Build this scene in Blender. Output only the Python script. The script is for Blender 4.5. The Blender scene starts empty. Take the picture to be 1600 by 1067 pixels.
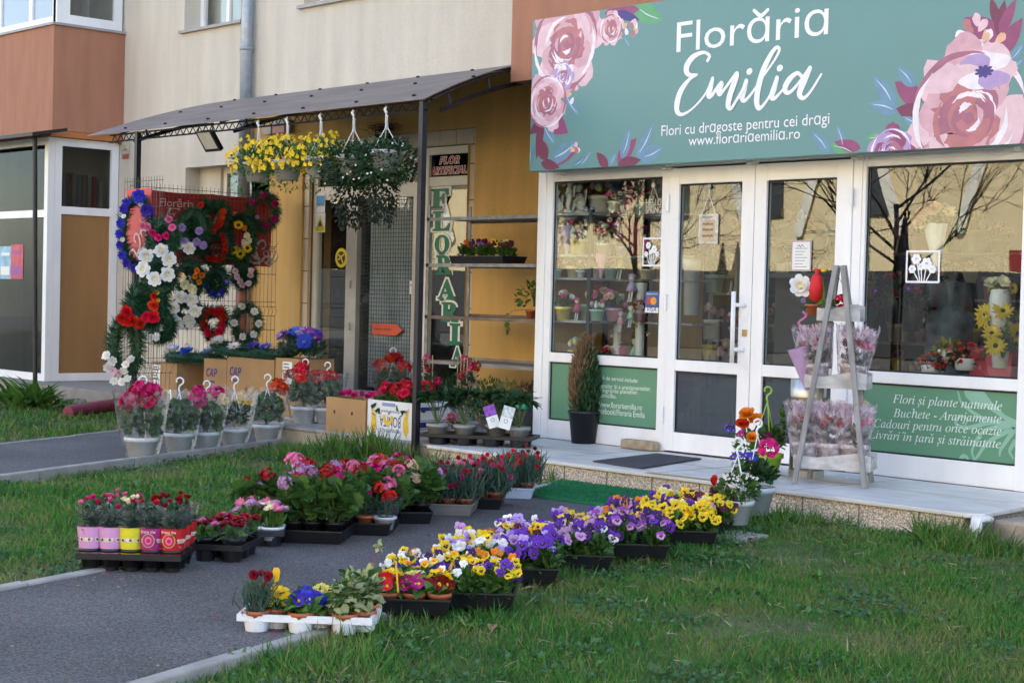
import bpy, math
import numpy as np
from mathutils import Matrix, Vector, Euler
sc = bpy.context.scene
COL = sc.collection
rng = np.random.default_rng(11)
rad = math.radians
# ------------------------------------------------------------------ camera, sky, sun, exposure
FPX, YAW, PIT, ROL = 2580.957, 0.81778494, 0.02624062, 0.02498096
CAM = np.array([7.6933, -9.63, 1.15988])
def _rot():
    d = np.array([-math.sin(YAW)*math.cos(PIT), math.cos(YAW)*math.cos(PIT), -math.sin(PIT)])
    r = np.cross(d, [0, 0, 1]); r /= np.linalg.norm(r); u = np.cross(r, d)
    c, s = math.cos(ROL), math.sin(ROL)
    return np.array([c*r+s*u, -s*r+c*u, d])
RC = _rot()
def at(px, py, ax, val):
    """world point seen at photo pixel (px,py) on the plane axis=val"""
    d = RC.T @ np.array([(px-800)/FPX, -(py-533.5)/FPX, 1.0]); i = 'xyz'.index(ax)
    return CAM + d*(val-CAM[i])/d[i]
cd = bpy.data.cameras.new('camera'); cam = bpy.data.objects.new('camera', cd); COL.objects.link(cam)
cd.sensor_fit = 'HORIZONTAL'; cd.sensor_width = 36; cd.lens = FPX/1600*36; cd.clip_end = 500; cd.clip_start = .1
cam.matrix_world = Matrix(((RC[0][0], RC[1][0], -RC[2][0], CAM[0]), (RC[0][1], RC[1][1], -RC[2][1], CAM[1]),
                           (RC[0][2], RC[1][2], -RC[2][2], CAM[2]), (0, 0, 0, 1)))
sc.camera = cam
SUN_EL, SUN_AZ = rad(38), rad(20)          # the sun stands behind the building: the whole front lies in open shade
w = bpy.data.worlds.new('World'); sc.world = w; w.use_nodes = True
nt = w.node_tree; bg = nt.nodes['Background']; sky = nt.nodes.new('ShaderNodeTexSky')
sky.sky_type = 'NISHITA'; sky.sun_disc = False; sky.sun_elevation = SUN_EL; sky.sun_rotation = SUN_AZ
sky.air_density = 1.0; sky.dust_density = 1.5; sky.ozone_density = 1.3
nt.links.new(sky.outputs[0], bg.inputs[0]); bg.inputs[1].default_value = .13
sd = bpy.data.lights.new('sun', 'SUN'); sd.energy = 4.2; sd.angle = rad(.5); sd.color = (1, .95, .87)
sun = bpy.data.objects.new('sun', sd); COL.objects.link(sun)
sdir = Vector((math.sin(SUN_AZ)*math.cos(SUN_EL), math.cos(SUN_AZ)*math.cos(SUN_EL), math.sin(SUN_EL)))
sun.rotation_euler = sdir.to_track_quat('Z', 'Y').to_euler(); sun.location = (0, 20, 30)
sc.view_settings.view_transform = 'Standard'; sc.view_settings.look = 'None'; sc.view_settings.gamma = 1
sc.view_settings.exposure = 2.5
sc.cycles.use_denoising = True; sc.cycles.transparent_max_bounces = 24; sc.cycles.max_bounces = 8
sc.cycles.sample_clamp_indirect = 6
GZ = -.14                                   # level of the paths below the shop floor (z = 0)
# ------------------------------------------------------------------ materials
MATS = {}
def mat(name, col, rough=.6, var=.12, scale=6, bump=0., bscale=80, metal=0, island=0., objr=0., trans=0., spec=.5, stretch=None, coat=0):
    if name in MATS: return MATS[name]
    m = bpy.data.materials.new(name); m.use_nodes = True; MATS[name] = m
    n, l = m.node_tree.nodes, m.node_tree.links; b = n['Principled BSDF']
    b.inputs['Roughness'].default_value = rough; b.inputs['Metallic'].default_value = metal
    b.inputs['Specular IOR Level'].default_value = spec
    if coat: b.inputs['Coat Weight'].default_value = coat
    c = n.new('ShaderNodeHueSaturation'); c.inputs['Color'].default_value = (*col, 1)
    tc = n.new('ShaderNodeTexCoord'); mp = n.new('ShaderNodeMapping'); l.new(tc.outputs['Object'], mp.inputs[0])
    if stretch: mp.inputs['Scale'].default_value = stretch
    no = n.new('ShaderNodeTexNoise'); no.inputs['Scale'].default_value = scale; no.inputs['Detail'].default_value = 6
    l.new(mp.outputs[0], no.inputs[0])
    mr = n.new('ShaderNodeMapRange'); l.new(no.outputs[0], mr.inputs[0])
    mr.inputs[1].default_value = .3; mr.inputs[2].default_value = .7
    mr.inputs[3].default_value = 1-var; mr.inputs[4].default_value = 1+var
    val = mr.outputs[0]
    for amt, node, out in ((island, 'ShaderNodeNewGeometry', 'Random Per Island'), (objr, 'ShaderNodeObjectInfo', 'Random')):
        if amt:
            g = n.new(node); r = n.new('ShaderNodeMapRange'); l.new(g.outputs[out], r.inputs[0])
            r.inputs[3].default_value = 1-amt; r.inputs[4].default_value = 1+amt
            mm = n.new('ShaderNodeMath'); mm.operation = 'MULTIPLY'; l.new(val, mm.inputs[0]); l.new(r.outputs[0], mm.inputs[1]); val = mm.outputs[0]
            h = n.new('ShaderNodeMapRange'); l.new(g.outputs[out], h.inputs[0]); h.inputs[3].default_value = .5+.03*min(1, amt*2); h.inputs[4].default_value = .5-.025*min(1, amt*2)
            l.new(h.outputs[0], c.inputs['Hue'])
    l.new(val, c.inputs['Value']); l.new(c.outputs[0], b.inputs['Base Color'])
    if bump:
        nb = n.new('ShaderNodeTexNoise'); nb.inputs['Scale'].default_value = bscale; nb.inputs['Detail'].default_value = 4
        l.new(mp.outputs[0], nb.inputs[0]); bu = n.new('ShaderNodeBump'); bu.inputs['Strength'].default_value = bump
        bu.inputs['Distance'].default_value = .01; l.new(nb.outputs[0], bu.inputs['Height']); l.new(bu.outputs[0], b.inputs['Normal'])
    if trans:
        t = n.new('ShaderNodeBsdfTranslucent'); l.new(c.outputs[0], t.inputs[0]); mx = n.new('ShaderNodeMixShader'); mx.inputs[0].default_value = trans
        l.new(b.outputs[0], mx.inputs[1]); l.new(t.outputs[0], mx.inputs[2]); l.new(mx.outputs[0], n['Material Output'].inputs[0])
    return m
def glass(name, tint=(.92, .95, .94), boost=1.5, rough=0., haze=0., hazecol=(.9, .9, .92), wrinkle=0):
    if name in MATS: return MATS[name]
    m = bpy.data.materials.new(name); m.use_nodes = True; MATS[name] = m
    n, l = m.node_tree.nodes, m.node_tree.links; n.remove(n['Principled BSDF'])
    t = n.new('ShaderNodeBsdfTransparent'); t.inputs[0].default_value = (*tint, 1)
    g = n.new('ShaderNodeBsdfGlossy'); g.inputs['Roughness'].default_value = rough
    f = n.new('ShaderNodeLayerWeight'); f.inputs[0].default_value = .5      # Schlick: the same from both sides of the pane
    pw = n.new('ShaderNodeMath'); pw.operation = 'POWER'; pw.inputs[1].default_value = 5; l.new(f.outputs['Facing'], pw.inputs[0])
    ma = n.new('ShaderNodeMath'); ma.operation = 'MULTIPLY_ADD'; ma.inputs[1].default_value = .96; ma.inputs[2].default_value = .04; l.new(pw.outputs[0], ma.inputs[0])
    mu = n.new('ShaderNodeMath'); mu.operation = 'MULTIPLY'; mu.use_clamp = True; mu.inputs[1].default_value = boost; l.new(ma.outputs[0], mu.inputs[0])
    x = n.new('ShaderNodeMixShader'); l.new(mu.outputs[0], x.inputs[0]); l.new(t.outputs[0], x.inputs[1]); l.new(g.outputs[0], x.inputs[2])
    out = x.outputs[0]
    tc = n.new('ShaderNodeTexCoord'); no = n.new('ShaderNodeTexNoise'); l.new(tc.outputs['Object'], no.inputs[0])
    no.inputs['Scale'].default_value = 22 if wrinkle else .8; no.inputs['Detail'].default_value = 3
    bu = n.new('ShaderNodeBump'); bu.inputs['Strength'].default_value = wrinkle if wrinkle else .02; bu.inputs['Distance'].default_value = .02 if wrinkle else .05
    l.new(no.outputs[0], bu.inputs['Height']); l.new(bu.outputs[0], g.inputs['Normal']); 
    if wrinkle: l.new(bu.outputs[0], f.inputs['Normal'])
    if haze:
        d = n.new('ShaderNodeBsdfDiffuse'); d.inputs[0].default_value = (*hazecol, 1); x2 = n.new('ShaderNodeMixShader')
        if wrinkle:
            cr = n.new('ShaderNodeMapRange'); cr.inputs[1].default_value = .45; cr.inputs[2].default_value = .72; cr.inputs[3].default_value = haze*.35; cr.inputs[4].default_value = min(1, haze*2.4)
            l.new(no.outputs[0], cr.inputs[0]); l.new(cr.outputs[0], x2.inputs[0])
        else: x2.inputs[0].default_value = haze
        l.new(out, x2.inputs[1]); l.new(d.outputs[0], x2.inputs[2]); out = x2.outputs[0]
    l.new(out, n['Material Output'].inputs[0])
    return m
# ------------------------------------------------------------------ mesh building
class MB:
    def __init__(s): s.v = []; s.f = []; s.n = 0
    def add(s, V, F, m=0):
        V = np.asarray(V, float).reshape(-1, 3); by = {}
        for f in F: by.setdefault(len(f), []).append(f)
        for k, a in by.items(): s.f.append((np.array(a, int)+s.n, m))
        s.v.append(V); s.n += len(V); return s
    def batch(s, T, mats, offs, m=0):
        V, F = T; k = len(offs)
        if k == 0: return s
        A = np.einsum('kij,nj->kni', mats, V)+np.asarray(offs)[:, None, :]
        by = {}
        for f in F: by.setdefault(len(f), []).append(f)
        base = s.n+np.arange(k)*len(V)
        for q, a in by.items():
            a = np.array(a, int); s.f.append(((a[None]+base[:, None, None]).reshape(-1, q), m))
        s.v.append(A.reshape(-1, 3)); s.n += k*len(V); return s
    def box(s, x0, y0, z0, x1, y1, z1, m=0):
        V = [(x, y, z) for x in (x0, x1) for y in (y0, y1) for z in (z0, z1)]
        return s.add(V, [(0, 1, 3, 2), (4, 6, 7, 5), (0, 4, 5, 1), (2, 3, 7, 6), (0, 2, 6, 4), (1, 5, 7, 3)], m)
    def tube(s, P, r, n=6, m=0, caps=True):
        P = [np.array(p, float) for p in P]; k = len(P); R = r if hasattr(r, '__len__') else [r]*k
        V = []; ref = np.array([.31, .17, .93])
        for i, p in enumerate(P):
            d = P[min(i+1, k-1)]-P[max(i-1, 0)]; d = d/(np.linalg.norm(d)+1e-9)
            a = np.cross(d, ref)
            if np.linalg.norm(a) < .1: a = np.cross(d, [1, 0, 0])
            a /= np.linalg.norm(a); b = np.cross(d, a)
            for j in range(n):
                t = 2*math.pi*j/n; V.append(p+R[i]*(math.cos(t)*a+math.sin(t)*b))
        F = [(i*n+j, i*n+(j+1) % n, (i+1)*n+(j+1) % n, (i+1)*n+j) for i in range(k-1) for j in range(n)]
        if caps: F += [tuple(range(n-1, -1, -1)), tuple((k-1)*n+j for j in range(n))]
        return s.add(V, F, m)
    def lathe(s, prof, n=20, m=0, c=(0, 0, 0), sx=1, sy=1, wob=0):
        V = []; k = len(prof)
        for i, (r, z) in enumerate(prof):
            for j in range(n):
                t = 2*math.pi*j/n; q = r*(1+wob*math.sin(5*t+i*1.3)*.5+wob*math.sin(11*t+2*i)*.5)
                V.append((c[0]+q*sx*math.cos(t), c[1]+q*sy*math.sin(t), c[2]+z))
        F = [(i*n+j, i*n+(j+1) % n, (i+1)*n+(j+1) % n, (i+1)*n+j) for i in range(k-1) for j in range(n)]
        return s.add(V, F, m)
    def prism(s, P, u, v, nrm, o, th, m=0):
        """2-D outline P extruded th along nrm; u,v span its plane from o"""
        u, v, nrm, o = map(lambda a: np.array(a, float), (u, v, nrm, o)); k = len(P)
        A = np.array([o+u*p[0]+v*p[1] for p in P]); V = np.vstack([A, A+nrm*th])
        F = [tuple(range(k-1, -1, -1)), tuple(range(k, 2*k))]+[(i, (i+1) % k, k+(i+1) % k, k+i) for i in range(k)]
        return s.add(V, F, m)
    def ball(s, c, r, n=8, m=0):
        r = r if hasattr(r, '__len__') else (r, r, r)
        V = [(c[0]+r[0]*math.sin(a)*math.cos(b), c[1]+r[1]*math.sin(a)*math.sin(b), c[2]+r[2]*math.cos(a)) for a in np.linspace(.05, math.pi-.05, n//2+2) for b in np.linspace(0, 2*math.pi, n, endpoint=False)]
        k = n//2+2; F = [(i*n+j, (i+1)*n+j, (i+1)*n+(j+1) % n, i*n+(j+1) % n) for i in range(k-1) for j in range(n)]
        return s.add(V, F+[tuple(range(n)), tuple(range(k*n-1, (k-1)*n-1, -1))], m)
    def mesh(s, name, mats, smooth=False):
        me = bpy.data.meshes.new(name); V = np.vstack(s.v); me.vertices.add(len(V)); me.vertices.foreach_set('co', V.ravel())
        L = np.concatenate([f.ravel() for f, _ in s.f]); N = np.concatenate([np.full(len(f), f.shape[1]) for f, _ in s.f])
        mi = np.concatenate([np.full(len(f), m) for f, m in s.f])
        me.loops.add(len(L)); me.loops.foreach_set('vertex_index', L.astype(np.int32)); me.polygons.add(len(N))
        me.polygons.foreach_set('loop_start', (np.cumsum(N)-N).astype(np.int32)); me.polygons.foreach_set('material_index', mi.astype(np.int32))
        me.polygons.foreach_set('use_smooth', np.full(len(N), smooth)); me.update(calc_edges=True); me.validate()
        for q in (mats if isinstance(mats, (list, tuple)) else [mats]): me.materials.append(q)
        return me
    def build(s, name, mats, parent=None, smooth=False, loc=None, rot=None):
        return link(name, s.mesh(name, mats, smooth), parent, loc, rot)
def link(name, me, parent=None, loc=None, rot=None, scale=None):
    o = bpy.data.objects.new(name, me); COL.objects.link(o)
    if parent is not None: o.parent = parent
    if loc is not None: o.location = loc
    if rot is not None: o.rotation_euler = rot
    if scale is not None: o.scale = scale if hasattr(scale, '__len__') else (scale,)*3
    return o
def tag(o, label, cat, group=None):
    o['label'] = label; o['category'] = cat
    if group: o['group'] = group
    return o
def struct(o, kind='structure'): o['kind'] = kind; return o
def thing(name, label, cat, loc=(0, 0, 0), rz=0, group=None):
    o = bpy.data.objects.new(name, None); COL.objects.link(o); o.location = loc; o.rotation_euler = (0, 0, rz); o.empty_display_size = .05
    return tag(o, label, cat, group)
def bevel(o, wd=.004, seg=2):
    b = o.modifiers.new('bevel', 'BEVEL'); b.width = wd; b.segments = seg; b.limit_method = 'ANGLE'; return o
def frames(d, up):
    y = d/(np.linalg.norm(d, axis=1, keepdims=True)+1e-9); x = np.cross(y, up); x /= (np.linalg.norm(x, axis=1, keepdims=True)+1e-9)
    return np.stack([x, y, np.cross(x, y)], 2)
def face_rot(d, spin=0.):
    """euler turning local +Z to direction d"""
    return (Vector(d).to_track_quat('Z', 'Y').to_matrix() @ Matrix.Rotation(spin, 3, 'Z')).to_euler()
# ------------------------------------------------------------------ lettering (built-in font -> mesh)
_dg = lambda: bpy.context.evaluated_depsgraph_get()
def text_geo(s, offset=0., shear=0., space=1., th=.0):
    cu = bpy.data.curves.new('t', 'FONT'); cu.body = s; cu.size = 1; cu.offset = offset; cu.shear = shear; cu.space_character = space; cu.resolution_u = 3
    o = bpy.data.objects.new('t', cu); COL.objects.link(o); bpy.context.view_layer.update()
    me = bpy.data.meshes.new_from_object(o.evaluated_get(_dg())); n = len(me.vertices); V = np.zeros(n*3); me.vertices.foreach_get('co', V)
    F = [tuple(p.vertices) for p in me.polygons]; V = V.reshape(-1, 3)
    bpy.data.objects.remove(o); bpy.data.meshes.remove(me); bpy.data.curves.remove(cu)
    return V, F
def put_text(mb, s, p0, u, v, width=None, height=None, m=0, lift=0., align='l', **k):
    """write s from p0 along u (unit), v up; scaled to width and cap height"""
    V, F = text_geo(s, **k)
    if len(V) == 0: return
    x0, x1 = V[:, 0].min(), V[:, 0].max(); y1 = V[:, 1].max()
    sx = width/(x1-x0) if width else None; sy = height/y1 if height else sx
    if sx is None: sx = sy
    u, v = np.array(u, float), np.array(v, float); nn = np.cross(u, v)
    P = np.array(p0)[None]+((V[:, 0]-(x0 if align == 'l' else (x0+x1)/2))*sx)[:, None]*u+(V[:, 1]*sy)[:, None]*v+nn*lift
    mb.add(P, F, m)
def stroke(mb, P, W, u, v, o, m=0, lift=0., n=8):
    """pen stroke: smooth curve through 2-D points P with pen widths W, in the plane u,v from o"""
    P = np.array(P, float); W = W if hasattr(W, '__len__') else [W]*len(P); W = np.array(W, float)
    Q = []; ww = []
    E = np.vstack([2*P[0]-P[1], P, 2*P[-1]-P[-2]])
    for i in range(len(P)-1):
        a, b, c, d = E[i:i+4]
        for t in np.linspace(0, 1, n, endpoint=False):
            Q.append(.5*((2*b)+(c-a)*t+(2*a-5*b+4*c-d)*t*t+(3*b-a-3*c+d)*t**3)); ww.append(W[i]*(1-t)+W[i+1]*t)
    Q.append(P[-1]); ww.append(W[-1]); Q = np.array(Q); ww = np.array(ww)
    T = np.gradient(Q, axis=0); T /= np.linalg.norm(T, axis=1, keepdims=True)+1e-9; N = np.stack([-T[:, 1], T[:, 0]], 1)
    u, v, o = map(lambda a: np.array(a, float), (u, v, o)); nn = np.cross(u, v); V = []; F = []
    for i in range(len(Q)):
        li = lift+i*2e-5
        for sgn in (1, -1):
            q = Q[i]+N[i]*sgn*ww[i]/2; V.append(o+u*q[0]+v*q[1]+nn*li)
    F = [(2*i, 2*i+1, 2*i+3, 2*i+2) for i in range(len(Q)-1)]
    for e_, (c, wd) in enumerate(((Q[0], ww[0]), (Q[-1], ww[-1]))):
        b = len(V); k = 10
        for j in range(k): V.append(o+u*(c[0]+wd/2*math.cos(j*2*math.pi/k))+v*(c[1]+wd/2*math.sin(j*2*math.pi/k))+nn*(lift+len(Q)*2.2e-5+e_*6e-5))
        F.append(tuple(range(b, b+k)))
    mb.add(V, F, m)
def scribble(mb, p0, u, v, L, h, lift=0., m=0, words=2, seed=3):
    """a line of handwriting too small to read"""
    r = np.random.default_rng(seed)
    for k in range(words):
        a, b = L*k/words, L*(k+.82)/words; n = max(4, int((b-a)/(h*.55))); stroke(mb, [(a+(b-a)*i/n, h*(.5+(.5 if i % 2 else -.5)*r.uniform(.5, 1))) for i in range(n+1)], h*.2, u, v, p0, m, lift, 3)
def bezier(P, n=12):
    P = np.array(P, float); E = np.vstack([2*P[0]-P[1], P, 2*P[-1]-P[-2]]); out = []
    for i in range(len(P)-1):
        a, b, c, d = E[i:i+4]
        for t in np.linspace(0, 1, n, endpoint=False): out.append(.5*((2*b)+(c-a)*t+(2*a-5*b+4*c-d)*t*t+(3*b-a-3*c+d)*t**3))
    return np.array(out+[P[-1]])
UX, UY, UZ = np.eye(3)
# ------------------------------------------------------------------ palette
CREAM = mat('cream_render', (.645, .595, .50), .85, .09, 1.4, 1., 80, stretch=(3, 3, .35))
OCHRE = mat('ochre_render', (.68, .42, .135), .85, .09, 2.5, 1., 80, stretch=(3, 3, .4))
TERRA = mat('terracotta_render', (.415, .19, .115), .85, .10, 2.5, 1., 80, stretch=(3, 3, .5))
PVC = mat('white_plastic_frame', (.83, .83, .83), .35, .07, 2, stretch=(2, 2, .5))
PVCOLD = mat('aged_white_frame', (.72, .68, .60), .5, .06, 5)
ALU = mat('aluminium_frame', (.42, .40, .38), .4, .06, 8, metal=.3)
BLACK = mat('black_gap', (.012, .012, .014), .6, .05)
BLKMET = mat('black_painted_steel', (.009, .009, .012), .5, .2, 20)
DARKINT = mat('dark_interior', (.035, .035, .04), .9, .3, 1.5)
GREYINT = mat('grey_interior_wall', (.20, .19, .18), .9, .2, 1.5)
GLASS = glass('window_glass', boost=1.5)
GLASSDK = glass('tinted_glass', (.5, .52, .53), boost=.55)
REFLHAZE = glass('reflection_haze_glass', (.45, .47, .5), boost=2.4, haze=.20, hazecol=(.26, .31, .37))  # blue-grey haze paints a reflection into the lower door panes
GREENP = mat('green_panel', (.115, .275, .17), .4, .03, 1.5, spec=.4)
SIGNG = mat('sign_green', (.105, .26, .265), .4, .03, 1.2)
WHITEP = mat('white_print', (.84, .84, .88), .5, .02)
GREYMET = mat('galvanised_pipe', (.30, .35, .41), .38, .12, 14, metal=.35)
CONC = mat('concrete', (.30, .28, .26), .85, .18, 5, .5, 90)
MARBLE = mat('worn_marble', (.60, .58, .55), .42, .16, 3.0, .12, 30, stretch=(1, 2.5, 1))
PEBBLE = mat('pebbledash_riser', (.52, .45, .37), .85, .45, 70, .9, 80)
TILE = mat('beige_tile', (.56, .46, .35), .45, .1, 4)
RED = mat('red_vinyl', (.50, .025, .03), .5, .1, 3)
GREENLET = mat('green_lettering', (.004, .16, .085), .5, .06)
REDLET = mat('red_lettering', (.45, .012, .02), .5, .05)
WHITELET = mat('white_lettering', (.8, .78, .74), .5, .05)
PAPER = mat('white_paper', (.78, .78, .76), .7, .03)
INK = mat('dark_ink', (.04, .04, .05), .7, .05)
YELLOWP = mat('yellow_print', (.72, .56, .02), .5, .05)
BLUEP = mat('blue_print', (.03, .25, .55), .5, .05)
WOODT = mat('tan_board', (.34, .20, .085), .55, .16, 2.5, stretch=(4, 4, .4))
# ------------------------------------------------------------------ main building
W = .97                                    # main wall plane; both bays stand 0.97 m proud of it
bld = thing('apartment_building', 'cream rendered apartment block with terracotta bays over the flower shop', 'building', (-4, W, 0))
def bpart(name, mb, m, smooth=False):
    o = mb.build(name, m, None, smooth); o.parent = bld; o.matrix_parent_inverse = Matrix.Translation((4, -W, 0)); return o
def sub(name, mb, m, parent, smooth=False):
    o = mb.build(name, m, parent, smooth); o.matrix_parent_inverse = (parent.matrix_parent_inverse.copy() if parent.parent else Matrix.Identity(4)); return o
bpy.context.view_layer.update()
def part_at(name, mb, m, parent, smooth=False):
    """child built in world coordinates"""
    o = mb.build(name, m, None, smooth); o.parent = parent
    chain = []; p = parent
    while p: chain.append(p); p = p.parent
    Wm = Matrix.Identity(4)
    for q in reversed(chain): Wm = Wm @ (q.matrix_parent_inverse if q.parent else Matrix.Identity(4)) @ q.matrix_basis
    o.matrix_parent_inverse = Wm.inverted(); return o
def wall_grid(mb, x0, x1, z0, z1, y, th, holes):
    xs = sorted({x0, x1, *[min(max(v, x0), x1) for h in holes for v in (h[0], h[1])]}); zs = sorted({z0, z1, *[min(max(v, z0), z1) for h in holes for v in (h[2], h[3])]})
    inh = lambda a, b: any(h[0] < a < h[1] and h[2] < b < h[3] for h in holes)
    for i in range(len(xs)-1):
        for j in range(len(zs)-1):
            if inh((xs[i]+xs[i+1])/2, (zs[j]+zs[j+1])/2): continue
            a, b, c, d = xs[i], xs[i+1], zs[j], zs[j+1]
            mb.add([(a, y, c), (b, y, c), (b, y, d), (a, y, d)], [(0, 1, 2, 3)]); mb.add([(a, y+th, c), (b, y+th, c), (b, y+th, d), (a, y+th, d)], [(3, 2, 1, 0)])
    for a, b, c, d in holes:
        a, b, c, d = max(a, x0), min(b, x1), max(c, z0), min(d, z1)
        if a >= b or c >= d: continue
        mb.add([(a, y, c), (a, y+th, c), (a, y+th, d), (a, y, d)], [(0, 1, 2, 3)]); mb.add([(b, y, c), (b, y+th, c), (b, y+th, d), (b, y, d)], [(3, 2, 1, 0)])
        mb.add([(a, y, c), (b, y, c), (b, y+th, c), (a, y+th, c)], [(3, 2, 1, 0)]); mb.add([(a, y, d), (b, y, d), (b, y+th, d), (a, y+th, d)], [(0, 1, 2, 3)])
H_UP = (-9.46, -8.28, 4.24, 5.6); H_LOW = (-9.37, -7.62, 1.55, 2.61); H_UP2 = (-7.05, -4.9, 4.275, 5.6)
H_DOOR = (-6.87, -4.3, 0, 2.64)
mb = MB(); wall_grid(mb, -16, -7.97, GZ-.3, 7, W, .3, [H_UP, H_LOW]); wall_grid(mb, -7.97, 4, 3.30, 7, W, .3, [H_UP2])
bpart('wall', mb, CREAM)
mb = MB(); wall_grid(mb, -7.97, -2.0, GZ-.3, 3.30, W-.004, .304, [(-7.97, H_LOW[1], H_LOW[2], H_LOW[3]), H_DOOR, (-7.0, -4.2, 0, 2.79)])
wall_grid(mb, -2.0, 4, -.3, 3.30, W-.004, .304, [(-1.55, 1.9, 0, 2.5)])
bpart('wall', mb, OCHRE)
mb = MB(); mb.box(-16, W+.4, 3.3, 14, 12, 15); mb.box(-30, 0.9, -.3, -16, 12, 15); mb.box(4.0, W, -.3, 16, 12, 15); mb.box(-16, 4.4, -.3, 4, 12, 3.29)
mb.box(-16, W+.02, 7, 4, W+.4, 15)
bpart('wall', mb, CREAM)
# window upstairs left, window behind the banner, upper right window sill
def window(parent, x0, x1, z0, z1, y, fr=.07, m=PVC, gm=GLASS, mull=(), back=True):
    mb = MB(); mb.box(x0, y, z0, x0+fr, y+.06, z1); mb.box(x1-fr, y, z0, x1, y+.06, z1); mb.box(x0+fr, y, z1-fr, x1-fr, y+.06, z1); mb.box(x0+fr, y, z0, x1-fr, y+.06, z0+fr)
    for q in mull: mb.box(q-.03, y+.002, z0+fr, q+.03, y+.058, z1-fr)
    o = part_at('window', mb, m, parent)
    g = MB(); g.box(x0+fr, y+.025, z0+fr, x1-fr, y+.031, z1-fr); part_at('pane', g, gm, o)
    if back:
        b = MB(); b.box(x0, y+.5, z0-.1, x1, y+.52, z1+.1); part_at('room_back', b, DARKINT, o)
    return o
window(bld, -9.46, -8.28, 4.24, 5.6, W+.22, mull=(-8.87,)); window(bld, -8.92, -7.62, 1.55, 2.61, W+.24, m=PVCOLD, mull=())
window(bld, -7.05, -4.9, 4.30, 5.6, W+.22)
mb = MB(); mb.box(-9.40, W+.2, 1.55, -8.92, W+.3, 2.61); bpart('wall', mb, CREAM)
mb = MB(); mb.box(-9.52, W-.05, 4.205, -8.2, W+.2, 4.238); mb.box(-7.12, W-.05, 4.235, -4.85, W+.2, 4.272); bpart('window_sill', mb, mat('grey_sill', (.33, .31, .30), .5, .1, 8))
# left bay: terracotta balcony, glazed above, shop below
BX = -10.83
mb = MB(); mb.box(-20, 0, 3.06, BX, W-.002, 4.33); bpart('balcony', mb, TERRA)
mb = MB(); mb.box(-20, -.03, 4.33, BX+.03, W-.004, 4.36); bpart('window_sill', mb, mat('grey_sill', (.33, .31, .30), .5))
mb = MB(); mb.box(-20, .02, 4.36, -15, W-.01, 7); bpart('wall', mb, TERRA)
def frame_y(mb, x0, x1, z0, z1, y, th, fr, zs=(), xs=()):
    mb.box(x0, y, z0, x0+fr, y+th, z1); mb.box(x1-fr, y, z0, x1, y+th, z1); mb.box(x0+fr, y, z1-fr, x1-fr, y+th, z1); mb.box(x0+fr, y, z0, x1-fr, y+th, z0+fr)
    for q in xs: mb.box(q-fr/2, y+.001, z0+fr, q+fr/2, y+th-.001, z1-fr)
    for q in zs: mb.box(x0+fr, y+.002, q-fr/2, x1-fr, y+th-.002, q+fr/2)
def frame_x(mb, x, th, y0, y1, z0, z1, fr, zs=(), ys=()):
    mb.box(x-th, y0, z0, x, y0+fr, z1); mb.box(x-th, y1-fr, z0, x, y1, z1); mb.box(x-th, y0+fr, z1-fr, x, y1-fr, z1); mb.box(x-th, y0+fr, z0, x, y1-fr, z0+fr)
    for q in ys: mb.box(x-th+.001, q-fr/2, z0+fr, x-.001, q+fr/2, z1-fr)
    for q in zs: mb.box(x-th+.002, y0+fr, q-fr/2, x-.002, y1-fr, q+fr/2)
# upper glazing of the left bay
mb = MB(); frame_y(mb, -14.9, BX-.06, 4.37, 6, .05, .06, .08, xs=(-12.4, -11.55)); o = bpart('window', mb, PVC)
g = MB(); g.box(-14.8, .075, 4.45, BX-.15, .081, 5.9); part_at('pane', g, glass('sky_painted_glass', (.6, .62, .65), boost=2.5, haze=.45, hazecol=(.62, .70, .78)), o)  # pale blue haze colour stands in for the reflected sky
mb = MB(); frame_x(mb, BX-.03, .06, .115, W-.03, 4.37, 6, .11); mb.box(BX-.12, .05, 4.37, BX-.028, .113, 6); o = bpart('window', mb, PVC)
g = MB(); g.box(BX-.065, .225, 4.48, BX-.059, W-.15, 5.9); part_at('pane', g, GLASS, o)
mb = MB(); mb.box(-14.9, .5, 4.36, BX-.1, .52, 6.2); mb.box(BX-.6, .1, 4.36, BX-.58, .5, 6.2); part_at('room_back', mb, GREYINT, o)
# shop below the left bay
nb = thing('neighbour_shop_front', 'white framed corner shop window with brown board, under the left terracotta bay', 'shop front', (-12, 0, -.04))
X = -10.92; FX = .09
mb = MB(); frame_y(mb, -14.5, X, .0, 2.98, .0, .09, .09, zs=(2.05,)); nbf = part_at('frame', mb, PVC, nb)
mb = MB(); frame_x(mb, X, .085, .092, W-.01, .0, 2.98, .095, zs=(2.1,)); part_at('frame', mb, PVC, nb)
mb = MB(); mb.box(-14.41, .04, 2.1, X-.09, .046, 2.89); mb.box(-14.41, .04, .09, X-.09, .046, 2.005); part_at('pane', mb, GLASSDK, nb)
mb = MB(); mb.box(X-.05, .187, 2.15, X-.044, W-.105, 2.885); part_at('pane', mb, GLASSDK, nb)
mb = MB(); mb.box(X-.05, .187, .095, X-.038, W-.105, 2.05); part_at('board_panel', mb, mat('brown_board', (.30, .155, .055), .35, .12, 1.2, stretch=(3, 3, .5)), nb)
mb = MB(); mb.box(-16, 3.2, -.1, X-.2, 3.25, 3.0); mb.box(-16, .1, 3.0, X-.1, 3.2, 3.04); mb.box(-16, .1, -.1, X-.1, 3.2, -.02); mb.box(-16.05, .1, -.1, -16, 3.2, 3); part_at('room_back', mb, DARKINT, nb)
mb = MB(); mb.box(-20, -.02, 2.985, BX+.0, .25, 3.055); mb.box(BX-.12, .25, 2.985, BX-.0, W-.004, 3.055); bpart('soffit', mb, mat('orange_soffit', (.42, .15, .04), .8, .1, 4))
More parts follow.
